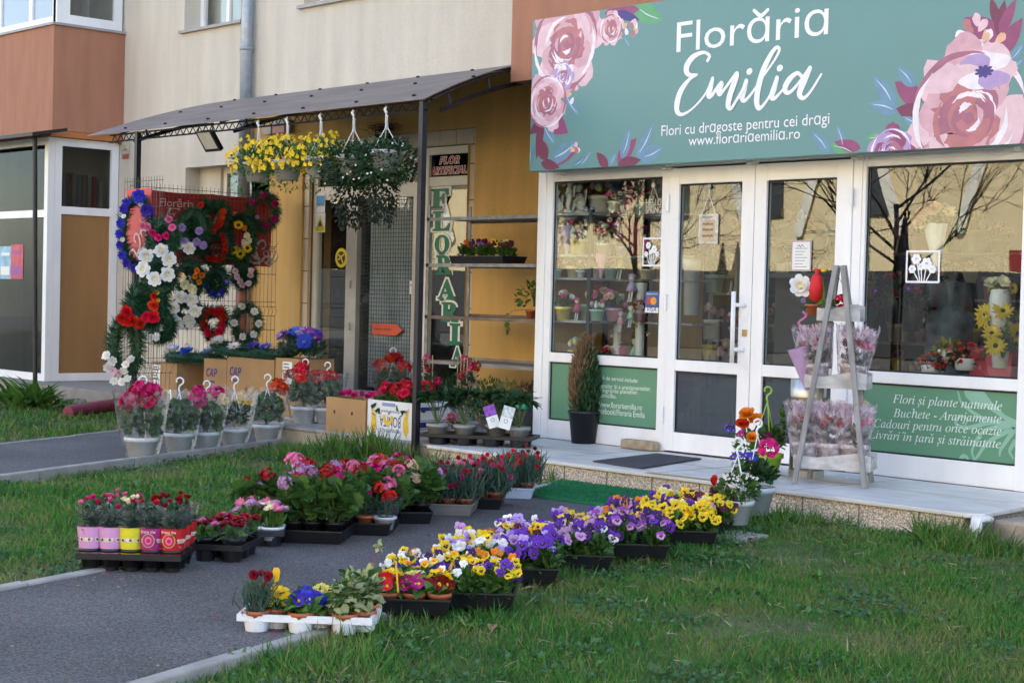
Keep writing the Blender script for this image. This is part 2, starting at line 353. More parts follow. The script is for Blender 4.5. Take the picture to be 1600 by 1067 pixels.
# book boxes on the shelf behind the corner pane (one row of binders)
for k, (y, h, c) in enumerate([(.22, .42, (.25, .12, .08)), (.29, .42, (.5, .38, .22)), (.36, .4, (.1, .09, .08)), (.43, .42, (.5, .36, .18)), (.50, .4, (.3, .36, .42)), (.57, .4, (.45, .3, .15)), (.64, .41, (.5, .4, .28)), (.71, .39, (.45, .05, .05)), (.80, .33, (.6, .56, .45))]):
    mb = MB(); mb.box(X-.42, y-.025, 2.16, X-.14, y+.028, 2.16+h); tag(mb.build('box_file', mat('file_%d' % k, c, .6)),
        '%s box file in the upper corner window, %s from the left' % (['dark red', 'tan', 'black', 'light brown', 'grey blue', 'orange brown', 'beige', 'bright red', 'cream slim'][k], ['first', 'second', 'third', 'fourth', 'fifth', 'sixth', 'seventh', 'eighth', 'ninth'][k]), 'box file', 'files on the corner window shelf')
mb = MB(); mb.box(X-.45, .187, 2.135, X-.1, W-.12, 2.155); part_at('shelf', mb, GREYINT, nb)
# posters in that shop window
for i, (a, b, c, lab) in enumerate([((0, 385), (16, 436), (.25, .45, .6), 'pale blue poster in the left shop window beside the red one'), ((17, 382), (35, 436), (.5, .06, .09), 'red and purple poster in the left shop window')]):
    p, q = at(*a, 'y', .03), at(*b, 'y', .03); t = thing('poster', lab, 'poster', (p[0], .02, q[2])); mb = MB()
    mb.box(p[0]-(.3 if i == 0 else 0), .0335, q[2], q[0], .0375, p[2]); part_at('sheet', mb, mat('poster_%d' % i, c, .5, .3, 9), t)
    mb = MB(); mb.box(p[0]+.03, .0315, q[2]+.05, q[0]-.03, .0325, q[2]+.16); mb.box(p[0]+.05, .0315, p[2]-.12, q[0]-.04, .0325, p[2]-.08); part_at('print', mb, WHITELET if i == 0 else mat('purple_print', (.3, .06, .3), .5), t)
# small awning frame before the left shop
t = thing('shop_canopy', 'small dark steel canopy on a thin post before the left corner shop', 'canopy', (-10.6, -.28, GZ-.1))
mb = MB(); a = at(57, 617, 'z', GZ); mb.tube([(-10.6, -.28, GZ-.1), (-10.72, -.28, 2.95)], .028, 8); part_at('post', mb, BLKMET, t)
mb = MB(); mb.add([(-15, -.45, 2.93), (-10.45, -.45, 2.93), (-10.45, .0, 3.02), (-15, .0, 3.02), (-15, -.45, 2.97), (-10.45, -.45, 2.97), (-10.45, 0, 3.06), (-15, 0, 3.06)], [(3, 2, 1, 0), (4, 5, 6, 7), (0, 1, 5, 4), (1, 2, 6, 5), (2, 3, 7, 6), (3, 0, 4, 7)]); part_at('roof_sheet', mb, BLKMET, t)
# plinth under the left shop
mb = MB(); mb.box(-20, -.28, GZ-.4, X-.02, 0, -.005); mb.box(X-.02, -.28, GZ-.4, -8.0, W-.006, -.005)
tag(bevel(mb.build('shop_plinth', mat('grey_plinth', (.24, .22, .20), .8, .15, 6, .3, 60))), 'low grey concrete plinth under the left corner shop', 'plinth')
# right bay: terracotta balcony over the flower shop
mb = MB(); mb.box(-2.68, 0, 3.0, 6, W-.006, 7); bpart('balcony', mb, TERRA)
mb = MB(); mb.box(-2.31, .03, 2.27, 4, W-.006, 2.995); bpart('lintel', mb, mat('dark_lintel', (.06, .06, .06), .8, .2, 4))
mb = MB(); mb.box(2.32, .0, -.3, 6, .3, 2.268); bpart('wall', mb, CREAM)
mb = MB(); mb.box(-2.30, .072, 0, -2.26, W-.008, 2.268); bpart('wall', mb, OCHRE)
# ------------------------------------------------------------------ flower shop front
sh = thing('flower_shop_front', 'white framed glazed front of the flower shop with green lower panels', 'shop front', (0, 0, 0))
xa, xb, xc, xd = -2.141, -.924, .963, 2.174
mb = MB()
mb.box(-2.305, 0, 0, -2.215, .07, 2.27); mb.box(-2.215, .012, 0, xa, .07, 2.27)          # left jamb in two steps
mb.box(xb, .006, 0, -.835, .07, 2.27); mb.box(.862, .006, 0, xc-.03, .07, 2.27); mb.box(xc-.03, .012, 0, xc, .07, 2.27); mb.box(xd, .004, 0, 2.31, .07, 2.27)
for a, b in ((xa, xb), (xc, xd)):
    mb.box(a, .015, 2.133, b, .07, 2.268); mb.box(a, .015, .639, b, .07, .717); mb.box(a, .018, 0, b, .07, .157)
mb.box(-.835, .02, 2.205, .862, .07, 2.268)
o = part_at('frame', mb, PVC, sh); bevel(o, .004)
mb = MB()
for a, b in ((xa, xb), (xc, xd)):
    for z0, z1 in ((.157, .639), (.717, 2.133)):
        mb.box(a, .034, z0, a+.012, .04, z1); mb.box(b-.010, .034, z0, b, .04, z1); mb.box(a+.012, .034, z1-.014, b-.01, .04, z1); mb.box(a+.012, .034, z0, b-.01, .04, z0+.012)
part_at('gasket', mb, BLACK, sh)
for a, b in ((xa, xb), (xc, xd)):
    mb = MB(); mb.box(a+.001, .045, .718, b-.001, .051, 2.132); part_at('pane', mb, GLASS, sh)
    mb = MB(); mb.box(a+.001, .041, .158, b-.001, .055, .638); pg = part_at('green_panel', mb, GREENP, sh)
    if a == xa: pl = pg
    else: pr = pg
# shop room
mb = MB(); mb.box(-2.25, .08, -.06, 2.6, 4.3, -.004); part_at('floor', mb, mat('shop_floor', (.16, .13, .11), .4, .1, 3), sh)
mb = MB(); mb.box(-2.25, 4.3, 0, 3.0, 4.35, 3.2); mb.box(2.6, .1, 0, 2.65, 4.3, 2.27); mb.box(-1.6, 1.3, 2.5, 2.6, 4.3, 2.55); mb.box(-1.62, 1.28, 0, -1.58, 4.3, 2.5); part_at('room_back', mb, mat('shop_room', (.11, .11, .12), .9, .25, 1.2), sh)
# lettering on the two green panels
LET = mat('pale_lettering', (.72, .82, .76), .5, .02)
def mathit(s):
    base = {'ș': 's', 'ă': 'a', 'î': 'i', 'ț': 't'}; out = ''; dia = []
    for i, c in enumerate(s):
        if c in base: dia.append((i, c)); c = base[c]
        if c.isupper(): c = chr(0x1D434+ord(c)-65)
        elif c == 'h': c = '\u210E'
        elif c.islower(): c = chr(0x1D44E+ord(c)-97)
        out += c
    return out, dia
def put_mathit(mb, s, p0, p1, h, m=0, lift=.004):
    t, dia = mathit(s); V, F = text_geo(t); x0, x1 = V[:, 0].min(), V[:, 0].max(); p0, p1 = np.array(p0), np.array(p1)
    u = p1-p0; L = np.linalg.norm(u); u /= L; v = UZ; sx = L/(x1-x0); sy = h; nn = np.cross(u, v)
    mb.add(p0+((V[:, 0]-x0)*sx)[:, None]*u+(V[:, 1]*sy)[:, None]*v+nn*lift, F, m)
    for i, c in dia:
        b = text_geo(t[:i+1])[0][:, 0].max(); a = text_geo(t[:i])[0][:, 0].max() if i else x0
        cx = (a+b)/2-x0; o = p0+u*cx*sx
        if c in 'șț': stroke(mb, [(.02*sx, -.06*sy), (.03*sx, -.14*sy), (-.04*sx, -.24*sy)], [.07*sy, .06*sy, .03*sy], u, v, o, m, lift, 3)
        elif c == 'ă': stroke(mb, [(-.06*sx, .72*sy), (.05*sx, .62*sy), (.18*sx, .74*sy)], .05*sy, u, v, o, m, lift, 4)
        else: stroke(mb, [(-.04*sx, .60*sy), (.06*sx, .72*sy), (.14*sx, .60*sy)], .045*sy, u, v, o, m, lift, 3)
mb = MB(); PY = .040
for s, l, r, h in (('Flori și plante naturale', (1395, 629), (1566, 641), .083), ('Buchete - Aranjamente', (1396, 651), (1565, 661), .083), ('Cadouri pentru orice ocazie', (1366, 667), (1565, 680), .083), ('Livrări în țară și străinătate', (1357, 684), (1564, 700), .083)):
    put_mathit(mb, s, at(*l, 'y', PY), at(*r, 'y', PY), h)
part_at('lettering', mb, LET, pr)
mb = MB()
for s, l, r, h in (('Oferta noastră de servicii include:', (905, 590), (997, 598), .036), ('Efectuarea buchetelor și a aranjamentelor.', (897, 603), (1017, 611), .036), ('Consultanță în îngrijirea plantelor.', (897, 610), (997, 616), .036), ('Livrare la domiciliu.', (905, 618), (963, 622.5), .036), ('www.florariaemilia.ro', (937, 635.5), (1003, 641), .046), ('Facebook/Floraria Emilia', (932, 645.5), (1007.5, 653), .048)):
    a, b = at(*l, 'y', PY), at(*r, 'y', PY); u = b-a; L = np.linalg.norm(u); put_text(mb, s, a, u/L, UZ, L, h, lift=.001)
a = at(930.5, 645.5, 'y', PY); stroke(mb, [(-.02, -.008), (-.02, .045)], .05, UX, UZ, a, 0, .001, 2); a = at(934, 631, 'y', PY)
stroke(mb, [(.022*math.cos(t), .022*math.sin(t)) for t in np.linspace(0, 6.3, 12)], .008, UX, UZ, a, 0, .001, 2); stroke(mb, [(-.02, 0), (.02, 0)], .006, UX, UZ, a, 0, .001, 2)
part_at('lettering', mb, LET, pl)
mb = MB(); a = at(929.8, 645, 'y', PY); put_text(mb, 'f', a+np.array([-.014, 0, -.004]), UX, UZ, height=.045, lift=.003); part_at('emblem', mb, GREENP, pl)
# pale flourish on the right-hand panel
mb = MB(); FL = mat('flourish_print', (.24, .46, .35), .5, .02); o = at(1588, 662, 'y', PY)
for P in ([(1585, 663), (1540, 655), (1505, 632), (1497, 612)], [(1585, 664), (1550, 660), (1512, 668), (1494, 662), (1500, 650), (1512, 655), (1508, 664)], [(1585, 668), (1545, 690), (1528, 712), (1520, 722)], [(1586, 670), (1565, 700), (1562, 712)], [(1584, 666), (1540, 672), (1520, 700), (1522, 718)], [(1586, 690), (1578, 704), (1583, 716)], [(1586, 660), (1560, 645), (1545, 628)], [(1500, 720), (1505, 712), (1512, 716), (1510, 724)]):
    stroke(mb, [(at(*p, 'y', PY)[0], at(*p, 'y', PY)[2]) for p in P], list(np.linspace(.035, .012, len(P))), UX, UZ, (0, PY, 0), 0, .0006)
stroke(mb, [(at(*p, 'y', PY)[0], at(*p, 'y', PY)[2]) for p in [(1520, 611), (1531, 622), (1548, 634), (1580, 660)]], [.13, .12, .05, .02], UX, UZ, (0, PY, 0), 0, .0007)
part_at('flourish', mb, FL, pr)
# doors
def door(x0, x1, gx0, gx1, name_lab, hinge_x, handle):
    t = thing('shop_door', name_lab, 'door', ((x0+x1)/2, 0, 0), 0, 'glazed leaves of the shop door')
    y = -.008; mb = MB(); Z = [.012, .158, .632, .717, 2.066, 2.19]
    mb.box(x0, y, Z[0], gx0, y+.06, Z[5]); mb.box(gx1, y, Z[0], x1, y+.06, Z[5])
    for a, b in ((0, 1), (2, 3), (4, 5)): mb.box(gx0, y+.001, Z[a], gx1, y+.059, Z[b])
    bevel(part_at('frame', mb, PVC, t), .004)
    mb = MB()
    for a, b in ((1, 2), (3, 4)):
        mb.box(gx0, y+.02, Z[a], gx0+.01, y+.026, Z[b]); mb.box(gx1-.01, y+.02, Z[a], gx1, y+.026, Z[b]); mb.box(gx0+.01, y+.02, Z[b]-.012, gx1-.01, y+.026, Z[b]); mb.box(gx0+.01, y+.02, Z[a], gx1-.01, y+.026, Z[a]+.01)
    part_at('gasket', mb, BLACK, t)
    mb = MB(); mb.box(gx0+.001, y+.03, Z[1]+.001, gx1-.001, y+.036, Z[2]-.001); part_at('pane', mb, REFLHAZE, t)
    mb = MB(); mb.box(gx0+.001, y+.03, Z[3]+.001, gx1-.001, y+.036, Z[4]-.001); part_at('pane', mb, GLASS, t)
    for z in (.28, 1.15, 1.92):
        mb = MB(); mb.tube([(hinge_x, y-.012, z-.06), (hinge_x, y-.012, z+.0)], .013, 10); mb.tube([(hinge_x, y-.012, z+.004), (hinge_x, y-.012, z+.07)], .013, 10); part_at('hinge', mb, PVC, t)
    if handle:
        hx = at(1145, 505, 'y', -.08)[0]; z0, z1 = .72, 1.25
        mb = MB(); mb.tube([(hx, -.08, z0), (hx, -.08, z1)], .017, 12)
        for z in (z0+.1, z1-.1): mb.tube([(hx, -.08, z), (hx+.02, -.05, z), (hx+.055, -.009, z)], .016, 10)
        part_at('handle', mb, PVC, t, True)
        for z, hgt, m in ((1.06, .05, PVC), (.945, .05, mat('brass', (.5, .36, .13), .3, metal=.8)), (.70, .05, PVC)):
            mb = MB(); mb.box(x1-.075, y-.006, z-hgt/2, x1-.03, y-.001, z+hgt/2); part_at('lock_plate', mb, m, t)
    return t
door(-.832, -.003, -.735, -.119, 'left leaf of the glazed shop door, with the white pull handle', -.838, True)
door(.003, .860, .110, .729, 'right leaf of the glazed shop door, behind the wooden ladder', .865, False)
# ------------------------------------------------------------------ big sign
SY = -.25
def sp(px, py): q = at(px, py, 'y', SY); return np.array([q[0], q[2]])
sg = thing('shop_sign', 'large green shop sign with white lettering and watercolour roses above the shop', 'sign', (0, SY, 2.2))
s0, s1 = sp(827, 268), sp(1600, 225); SX0, SX1, SZ0 = s0[0], s1[0]+.015, (s0[1]+s1[1])/2; SZ1 = SZ0+1.235
mb = MB(); mb.box(SX0, SY, SZ0, SX1, SY+.16, SZ1); bevel(part_at('board', mb, SIGNG, sg), .003)
mb = MB(); [mb.box(x, SY+.16, SZ0-.02, x+.05, .0, SZ0+.02) for x in (-2.0, -.86, -.02, .9, 2.1)]; mb.box(SX0+.1, SY+.16, SZ0-.0, SX1, SY+.2, SZ0+.05); part_at('bracket', mb, PVCOLD, sg)
mb = MB()
def line(s, l, r, h, **k):
    a, b = sp(*l), sp(*r); put_text(mb, s, (a[0], SY, (a[1]+b[1])/2), UX, UZ, b[0]-a[0], h, lift=.002, **k)
line('Flor\u0251ri\u0251', (1057, 82.5), (1294, 53.5), .222)
A = [sp(*p) for p in ((1178.5, 17), (1189, 25), (1200, 16))]; stroke(mb, A, [.026, .03, .026], UX, UZ, (0, SY, 0), 0, .002)
part_at('lettering', mb, WHITEP, sg); mb = MB()
Zm = lambda L: [sp(1020+x*.1875, 60+y*.1875) for x, y in L]
def pen(L, w): stroke(mb, Zm(L), [a*.052 for a in w], UX, UZ, (0, SY, 0), 0, .002, 10)
pen([(458, 188), (474, 150), (440, 122), (390, 128), (330, 165), (287, 230), (284, 280), (312, 308), (372, 305)], [.5, .5, .42, .6, .9, 1.05, .95, .6, .35])
pen([(372, 305), (305, 345), (235, 440), (205, 540), (206, 610), (245, 636), (320, 598), (400, 518), (455, 440), (502, 338)], [.3, .55, .95, 1.05, .85, .5, .32, .32, .35, .6])
pen([(502, 338), (482, 410), (468, 478), (492, 478), (530, 425), (568, 378), (572, 390), (552, 440), (563, 468), (600, 425), (660, 345), (698, 298), (702, 315), (672, 400), (642, 490), (632, 565), (658, 583), (700, 520), (755, 430), (783, 358)], [.6, .95, .9, .55, .5, .6, .9, 1, .6, .45, .5, .6, .9, 1, 1, .9, .55, .45, .6, .7])
pen([(783, 358), (762, 430), (746, 495), (766, 522), (812, 478), (862, 408), (900, 350)], [.7, .95, .95, .55, .4, .35, .35])
pen([(895, 355), (965, 258), (1030, 160), (1056, 98), (1034, 78), (990, 130), (928, 255), (884, 400), (868, 520), (882, 580), (912, 572), (960, 510), (1003, 435), (1038, 333)], [.35, .35, .4, .5, .5, .7, .95, 1, .95, .75, .5, .4, .5, .7])
pen([(1038, 333), (1012, 420), (992, 486), (1014, 503), (1062, 458), (1105, 405)], [.7, .95, .9, .55, .4, .35])
pen([(1243, 318), (1204, 292), (1145, 338), (1106, 405), (1112, 450), (1152, 446), (1222, 370), (1312, 250)], [.5, .55, .85, .9, .7, .5, .45, .6])
pen([(1312, 250), (1262, 360), (1226, 450), (1236, 492), (1268, 496), (1322, 438), (1406, 303)], [.7, 1, .95, .7, .5, .4, .35])
for p in ((807, 278), (1060, 250)): pen([(p[0]-4, p[1]+2), (p[0]+4, p[1]-2)], [.9, .9])
part_at('lettering', mb, WHITEP, sg); mb = MB()
line('Flori cu dr\u0251goste pentru cei dr\u0251gi', (1033.5, 213), (1296, 193.5), .078); line('www.flor\u0251ri\u0251emili\u0251.ro', (1076, 228), (1250, 217), .076)
part_at('lettering', mb, WHITEP, sg)
# painted flowers on the sign
AC = {k: mat('art_'+k, c, .5, .10, 12) for k, c in dict(pink=(.62, .36, .42), pale=(.72, .50, .56), mauve=(.36, .13, .20), rose=(.46, .17, .19), white=(.80, .74, .80), burg=(.17, .035, .085), plum=(.27, .06, .16), blue=(.13, .27, .40), teal=(.09, .24, .30), peach=(.72, .42, .28), lilac=(.42, .30, .55), violet=(.06, .04, .22), green=(.11, .36, .16), line=(.55, .66, .74)).items()}
AK = list(AC); LIFT = [.0004]
art = MB()
def blob(P, k):
    P = [(min(max(p[0], SX0+.002), SX1-.002), min(max(p[1], SZ0+.002), SZ1-.002)) for p in P]; LIFT[0] += 4e-6
    n = len(P); c = np.mean(P, 0); art.add([(c[0], SY-LIFT[0], c[1])]+[(p[0], SY-LIFT[0], p[1]) for p in P], [(0, 1+i, 1+(i+1) % n) for i in range(n)], AK.index(k))
def petal(c, a, r, w, k, wob=.03, sq=1.):
    ca, sa = math.cos(a), math.sin(a); P = []
    for t in np.linspace(0, 2*math.pi, 22, endpoint=False):
        x = r*(.5+.5*math.cos(t)); y = w*math.sin(t)*(.75+.25*math.cos(t)); j = 1+rng.normal(0, wob); P.append((c[0]+(x*ca-y*sa)*j, c[1]+(x*sa+y*ca)*j*sq))
    blob(P, k)
def crescent(c, a, r, span, w, k):
    T = np.linspace(a-span/2, a+span/2, 14); q = np.sin(np.linspace(0, math.pi, 14))
    jit = rng.normal(0, w*.07, (2, 14))
    P = [(c[0]+(r+w*s/2+j)*math.cos(t), c[1]+(r+w*s/2+j)*math.sin(t)) for t, s, j in zip(T, q, jit[0])]+[(c[0]+(r-w*s/2+j)*math.cos(t), c[1]+(r-w*s/2+j)*math.sin(t)) for t, s, j in reversed(list(zip(T, q, jit[1])))]
    P = [(min(max(p[0], SX0+.002), SX1-.002), min(max(p[1], SZ0+.002), SZ1-.002)) for p in P]; LIFT[0] += 4e-6
    n = 14; art.add([(p[0], SY-LIFT[0], p[1]) for p in P], [(i, i+1, 2*n-2-i, 2*n-1-i) for i in range(n-1)], AK.index(k))
def rose(px, py, R, cols=('pale', 'pink', 'mauve', 'rose', 'white')):
    c = sp(px, py); a0 = rng.uniform(0, 6)
    for i in range(8): petal(c+rng.normal(0, .04*R, 2), a0+i*.785+rng.normal(0, .1), R*rng.uniform(.92, 1.08), R*.40, cols[0] if i % 3 else cols[1])
    for i in range(6): petal(c, a0+.4+i*1.05, R*.72, R*.36, cols[1] if i % 2 else cols[0])
    for i in range(6): crescent(c+rng.normal(0, .03*R, 2), a0+i*1.05+.5, R*rng.uniform(.7, .9), 1.5, R*.09, cols[4] if i % 2 else cols[2])
    for i in range(5): petal(c, a0+i*1.256, R*.48, R*.30, cols[2] if i % 2 else cols[3], .1)
    for i in range(9): crescent(c+rng.normal(0, .03*R, 2), a0+i*1.9, R*(.56-.05*i), 1.5, R*.085, (cols[4], cols[2], cols[3], cols[1])[i % 4])
    for i in range(6): crescent(c, a0+i*1.3+.8, R*(.36-.05*i), 1.8, R*.07, (cols[2], cols[4], cols[3])[i % 3])
    petal(c-(.08*R, 0), 0, R*.16, R*.1, cols[2])
def pleaf(a, b, k, wd=.24, ln=True):
    a, b = sp(*a), sp(*b); d = b-a; L = np.linalg.norm(d); n = np.array([-d[1], d[0]]); P = []
    T = np.linspace(0, 1, 12)
    f = lambda t: wd*math.sin(math.pi*t**.8)*(1+.04*math.sin(9*t))
    P = [a+d*t+n*f(t) for t in T]+[a+d*t-n*f(t)*.9 for t in T[::-1]]; blob(P, k)
    if ln: LIFT[0] += 4e-6; stroke(art, [a+d*.2+n*.02, a+d*.5-n*.02, a+d*.85], [L*.012, L*.035, L*.01], UX, UZ, (0, SY, 0), AK.index('line'), LIFT[0], 4)
def sprig(pts, r):
    for p in pts:
        c = sp(*p)
        for i in range(4): petal(c+rng.normal(0, r*.4, 2), rng.uniform(0, 6.3), r*1.2, r*.5, ('peach', 'white', 'pale', 'rose')[i])
for a, b, k, wd in [((990, 60), (1000, 40), 'blue', .2), ((975, 58), (985, 75), 'blue', .2), ((830, 150), (838, 110), 'teal', .2), ((875, 165), (886, 182), 'blue', .22), ((880, 145), (905, 182), 'blue', .16), ((990, 12), (1036, 33), 'green', .25), ((945, 22), (1000, 15), 'plum', .2), ((960, 20), (1000, 32), 'violet', .14), ((845, 190), (828, 210), 'burg', .3), ((848, 180), (888, 208), 'plum', .3), ((845, 190), (868, 228), 'blue', .24), ((847, 185), (838, 250), 'burg', .14), ((855, 250), (840, 215), 'burg', .3), ((858, 252), (900, 238), 'plum', .22), ((858, 254), (905, 220), 'blue', .2), ((830, 225), (828, 262), 'teal', .3), ((845, 255), (875, 262), 'burg', .2), ((905, 262), (925, 235), 'blue', .16), ((950, 262), (932, 238), 'burg', .25), ((952, 260), (963, 240), 'blue', .3), ((965, 256), (995, 216), 'plum', .25), ((972, 250), (985, 200), 'blue', .2), ((995, 250), (1022, 192), 'blue', .16), ((1000, 250), (1038, 230), 'blue', .26), ((965, 258), (1002, 250), 'burg', .2), ((895, 262), (915, 245), 'teal', .2),
                    ((1297, 238), (1268, 205), 'blue', .2), ((1320, 236), (1308, 196), 'blue', .2), ((1340, 240), (1297, 226), 'green', .2), ((1345, 232), (1303, 222), 'plum', .2), ((1395, 216), (1353, 216), 'green', .2), ((1400, 165), (1364, 118), 'blue', .2), ((1405, 172), (1357, 162), 'blue', .22), ((1440, 160), (1398, 128), 'plum', .28), ((1440, 178), (1400, 170), 'burg', .3), ((1430, 135), (1402, 104), 'blue', .24), ((1500, 110), (1472, 85), 'blue', .2), ((1507, 105), (1498, 82), 'blue', .28), ((1505, 130), (1465, 112), 'blue', .2), ((1560, 62), (1507, 28), 'plum', .3), ((1522, 98), (1512, 58), 'plum', .24), ((1560, 58), (1570, 0), 'burg', .2), ((1562, 55), (1588, -2), 'plum', .18), ((1562, 88), (1598, 28), 'plum', .24), ((1560, 40), (1548, -4), 'burg', .18), ((1578, 98), (1600, 68), 'blue', .22), ((1575, 112), (1600, 92), 'blue', .2), ((1460, 140), (1470, 122), 'burg', .3), ((1440, 200), (1410, 182), 'blue', .2), ((1420, 210), (1388, 200), 'teal', .2), ((1450, 145), (1440, 130), 'teal', .3), ((1520, 130), (1505, 128), 'teal', .3)]:
    pleaf(a, b, k, wd, k in ('blue', 'green', 'teal'))
sprig([(980, 42), (992, 46), (886, 133), (893, 142), (898, 233)], .05); sprig([(1522, 48), (1528, 60), (1535, 72), (1540, 84), (1530, 95)], .075)
rose(884, 70, .42); rose(955, 45, .14); rose(880, 120, .13, ('lilac', 'white', 'lilac', 'mauve', 'white')); rose(854, 160, .235); rose(1512, 185, .50); rose(1393, 238, .19, ('lilac', 'plum', 'lilac', 'mauve', 'white'))
c = sp(1538, 112)
for i in range(6): petal(c, i*1.05, .235, .15, ('pale', 'white', 'lilac')[i % 3], .03, .5)
for i in range(9): petal(c, i*.7, .07, .02, 'violet', .03, .6)
part_at('floral_print', art, [AC[k] for k in AK], sg)
# ------------------------------------------------------------------ flora library
def leafm(name, c, isl=.35, tr=.25, rough=.5): return mat(name, c, rough, .1, 20, island=isl, trans=tr, spec=.35)
L_MID = leafm('leaf_mid_green', (.060, .135, .026)); L_DARK = leafm('leaf_dark_green', (.030, .080, .028)); L_FRESH = leafm('leaf_fresh_green', (.085, .19, .03))
L_BLUE = leafm('leaf_blue_green', (.06, .115, .08)); L_VAR = leafm('leaf_variegated', (.40, .43, .22)); L_FIR = leafm('artificial_fir', (.018, .075, .032), .5, .1); L_BRN = leafm('dry_foliage', (.27, .17, .09), .4)
L_FIRL = leafm('artificial_fir_light', (.045, .105, .045), .4, .1); L_BLK = leafm('leaf_purple_dark', (.018, .028, .014), .5, .1, .8); STEM = mat('green_stem', (.10, .16, .04), .6, .1)
WOODS = mat('bamboo_cane', (.42, .30, .15), .7, .15, 20)
FC = {k: mat('petal_'+k, c, .55, .22, 45, objr=.2, trans=.2, spec=.3) for k, c in dict(
    yellow=(.80, .55, .01), gold=(.78, .36, .008), orange=(.75, .22, .015), red=(.55, .006, .012), scarlet=(.68, .025, .010), crimson=(.36, .006, .022), dkred=(.19, .005, .012), pink=(.72, .17, .34), hotpink=(.62, .012, .16), magenta=(.42, .012, .19), lilac=(.44, .30, .62), mauve=(.50, .27, .48), violet=(.12, .025, .36), dkpurple=(.045, .012, .10), white=(.82, .80, .78), cream=(.80, .74, .48), blue=(.045, .035, .42), royal=(.04, .10, .55), paleblue=(.30, .45, .75), peach=(.72, .45, .32), blush=(.76, .52, .55), maroon=(.10, .01, .02), rust=(.42, .10, .03), black=(.015, .008, .015), ltyellow=(.82, .74, .22), eye=(.75, .48, .02), purple=(.30, .06, .35)).items()}
# leaf templates: base at origin, tip at +Y, face up +Z
def leaf_T(w=.28, fold=.06, droop=.1, k=3):
    V = [(0, 0, 0)]; F = []
    for i in range(1, k+1):
        t = i/(k+1); ww = w*math.sin(math.pi*t**.75); z = -droop*t*t; V += [(-ww, t, z+fold), (0, t, z), (ww, t, z+fold)]
    V.append((0, 1, -droop)); n = len(V)-1
    F += [(0, 2, 1), (0, 3, 2)]
    for i in range(k-1):
        b = 1+3*i; F += [(b, b+1, b+4, b+3), (b+1, b+2, b+5, b+4)]
    b = n-3; F += [(b, b+1, n), (b+1, b+2, n)]; return np.array(V), F
def round_T(lobes=7, cup=.12, depth=.16):
    V = [(0, 0, 0), (0, .5, -.02)]; m = lobes*2+1; F = []
    for i in range(m):
        a = -math.pi/2+.28+(2*math.pi-.56)*i/(m-1); r = .5*(1-(depth if i % 2 else 0)); V.append((r*math.cos(a), .5+r*math.sin(a), cup*(1+.25*math.sin(3*a))))
    F = [(1, 2+i, 3+i) for i in range(m-1)]+[(1, 0, 2), (1, 1+m, 0)]; return np.array(V), F
def blade_T(w=.04, droop=.12, k=2):
    V = []; F = []
    for i in range(k+1):
        t = i/(k+1); V += [(-w*(1-.5*t), t, -droop*t*t), (w*(1-.5*t), t, -droop*t*t)]
    V.append((0, 1, -droop)); F = [(2*i, 2*i+1, 2*i+3, 2*i+2) for i in range(k)]+[(2*k, 2*k+1, 2*k+2)]; return np.array(V), F
T_OV, T_LAN, T_RND, T_BLD, T_NDL = leaf_T(), leaf_T(.16, .03, .18), round_T(), blade_T(), blade_T(.05, .02, 0)
def sphere_dirs(n, up=-.2):
    z = rng.uniform(up, 1, n); a = rng.uniform(0, 2*math.pi, n); r = np.sqrt(1-z*z); return np.stack([r*np.cos(a), r*np.sin(a), z], 1)
def foliage(mb, n, R, c, T, size, m=0, up=.4, zmin=-.3, shell=.45, wd=1., sv=.35, aim=1.):
    """n leaves spread through an ellipsoid (radii R) about c, growing outward"""
    d = sphere_dirs(n, zmin); rr = rng.uniform(shell, 1, n)**.7; P = np.array(c)+d*np.array(R)*rr[:, None]
    ax = d*aim+np.array([0, 0, up])+rng.normal(0, .35, (n, 3)); u = np.array([0, 0, 1.])+rng.normal(0, .35, (n, 3))+d*.6
    s = size*rng.uniform(1-sv, 1+sv, n); M = frames(ax, u)*np.stack([s*wd, s, s], 1)[:, None, :]
    y = ax/np.linalg.norm(ax, axis=1, keepdims=True); mb.batch(T, M, P-y*(s*.5)[:, None], m)
def stems(mb, n, r0, P, m, z0=0., rad_=.0025):
    for p in P[:n]: a = rng.uniform(0, 6.3); mb.tube([(r0*math.cos(a)*.6, r0*math.sin(a)*.6, z0), ((p[0])*.6, p[1]*.6, z0+(p[2]-z0)*.6), p], rad_, 3, m, False)
# flower meshes: centre at origin, facing +Z, sized in metres
def petal_V(L, w, tip, tilt, cup=.12, rows=4):
    V = []; F = []
    for i in range(rows):
        t = i/(rows-1)
        ww = w*(.35+.65*math.sin(min(1, t*1.25)*math.pi/2)) if tip != 'point' else w*math.sin(math.pi*min(.98, .12+.88*t))
        if tip == 'round' and i == rows-1: ww *= .55
        if tip == 'notch' and i == rows-1: ww *= .8
        for s in (-1, 0, 1):
            y = L*(.06+.94*t)-(L*.10 if (tip == 'notch' and s == 0 and i == rows-1) else 0)+(L*.06 if (tip == 'round' and s == 0 and i == rows-1) else 0)
            x = ww*s; z = cup*L*(t*t)+abs(s)*cup*L*.5*(1-t*.5)
            V.append((x, y*math.cos(tilt)-z*math.sin(tilt)*0, y*math.sin(tilt)+z*math.cos(tilt)))
    F = [(3*i+j, 3*i+j+1, 3*i+3+j+1, 3*i+3+j) for i in range(rows-1) for j in (0, 1)]; return np.array(V), F
def rotz(V, a, c=(0, 0, 0)):
    q = np.array(V); ca, sa = math.cos(a), math.sin(a); return np.stack([q[:, 0]*ca-q[:, 1]*sa, q[:, 0]*sa+q[:, 1]*ca, q[:, 2]], 1)+np.array(c)
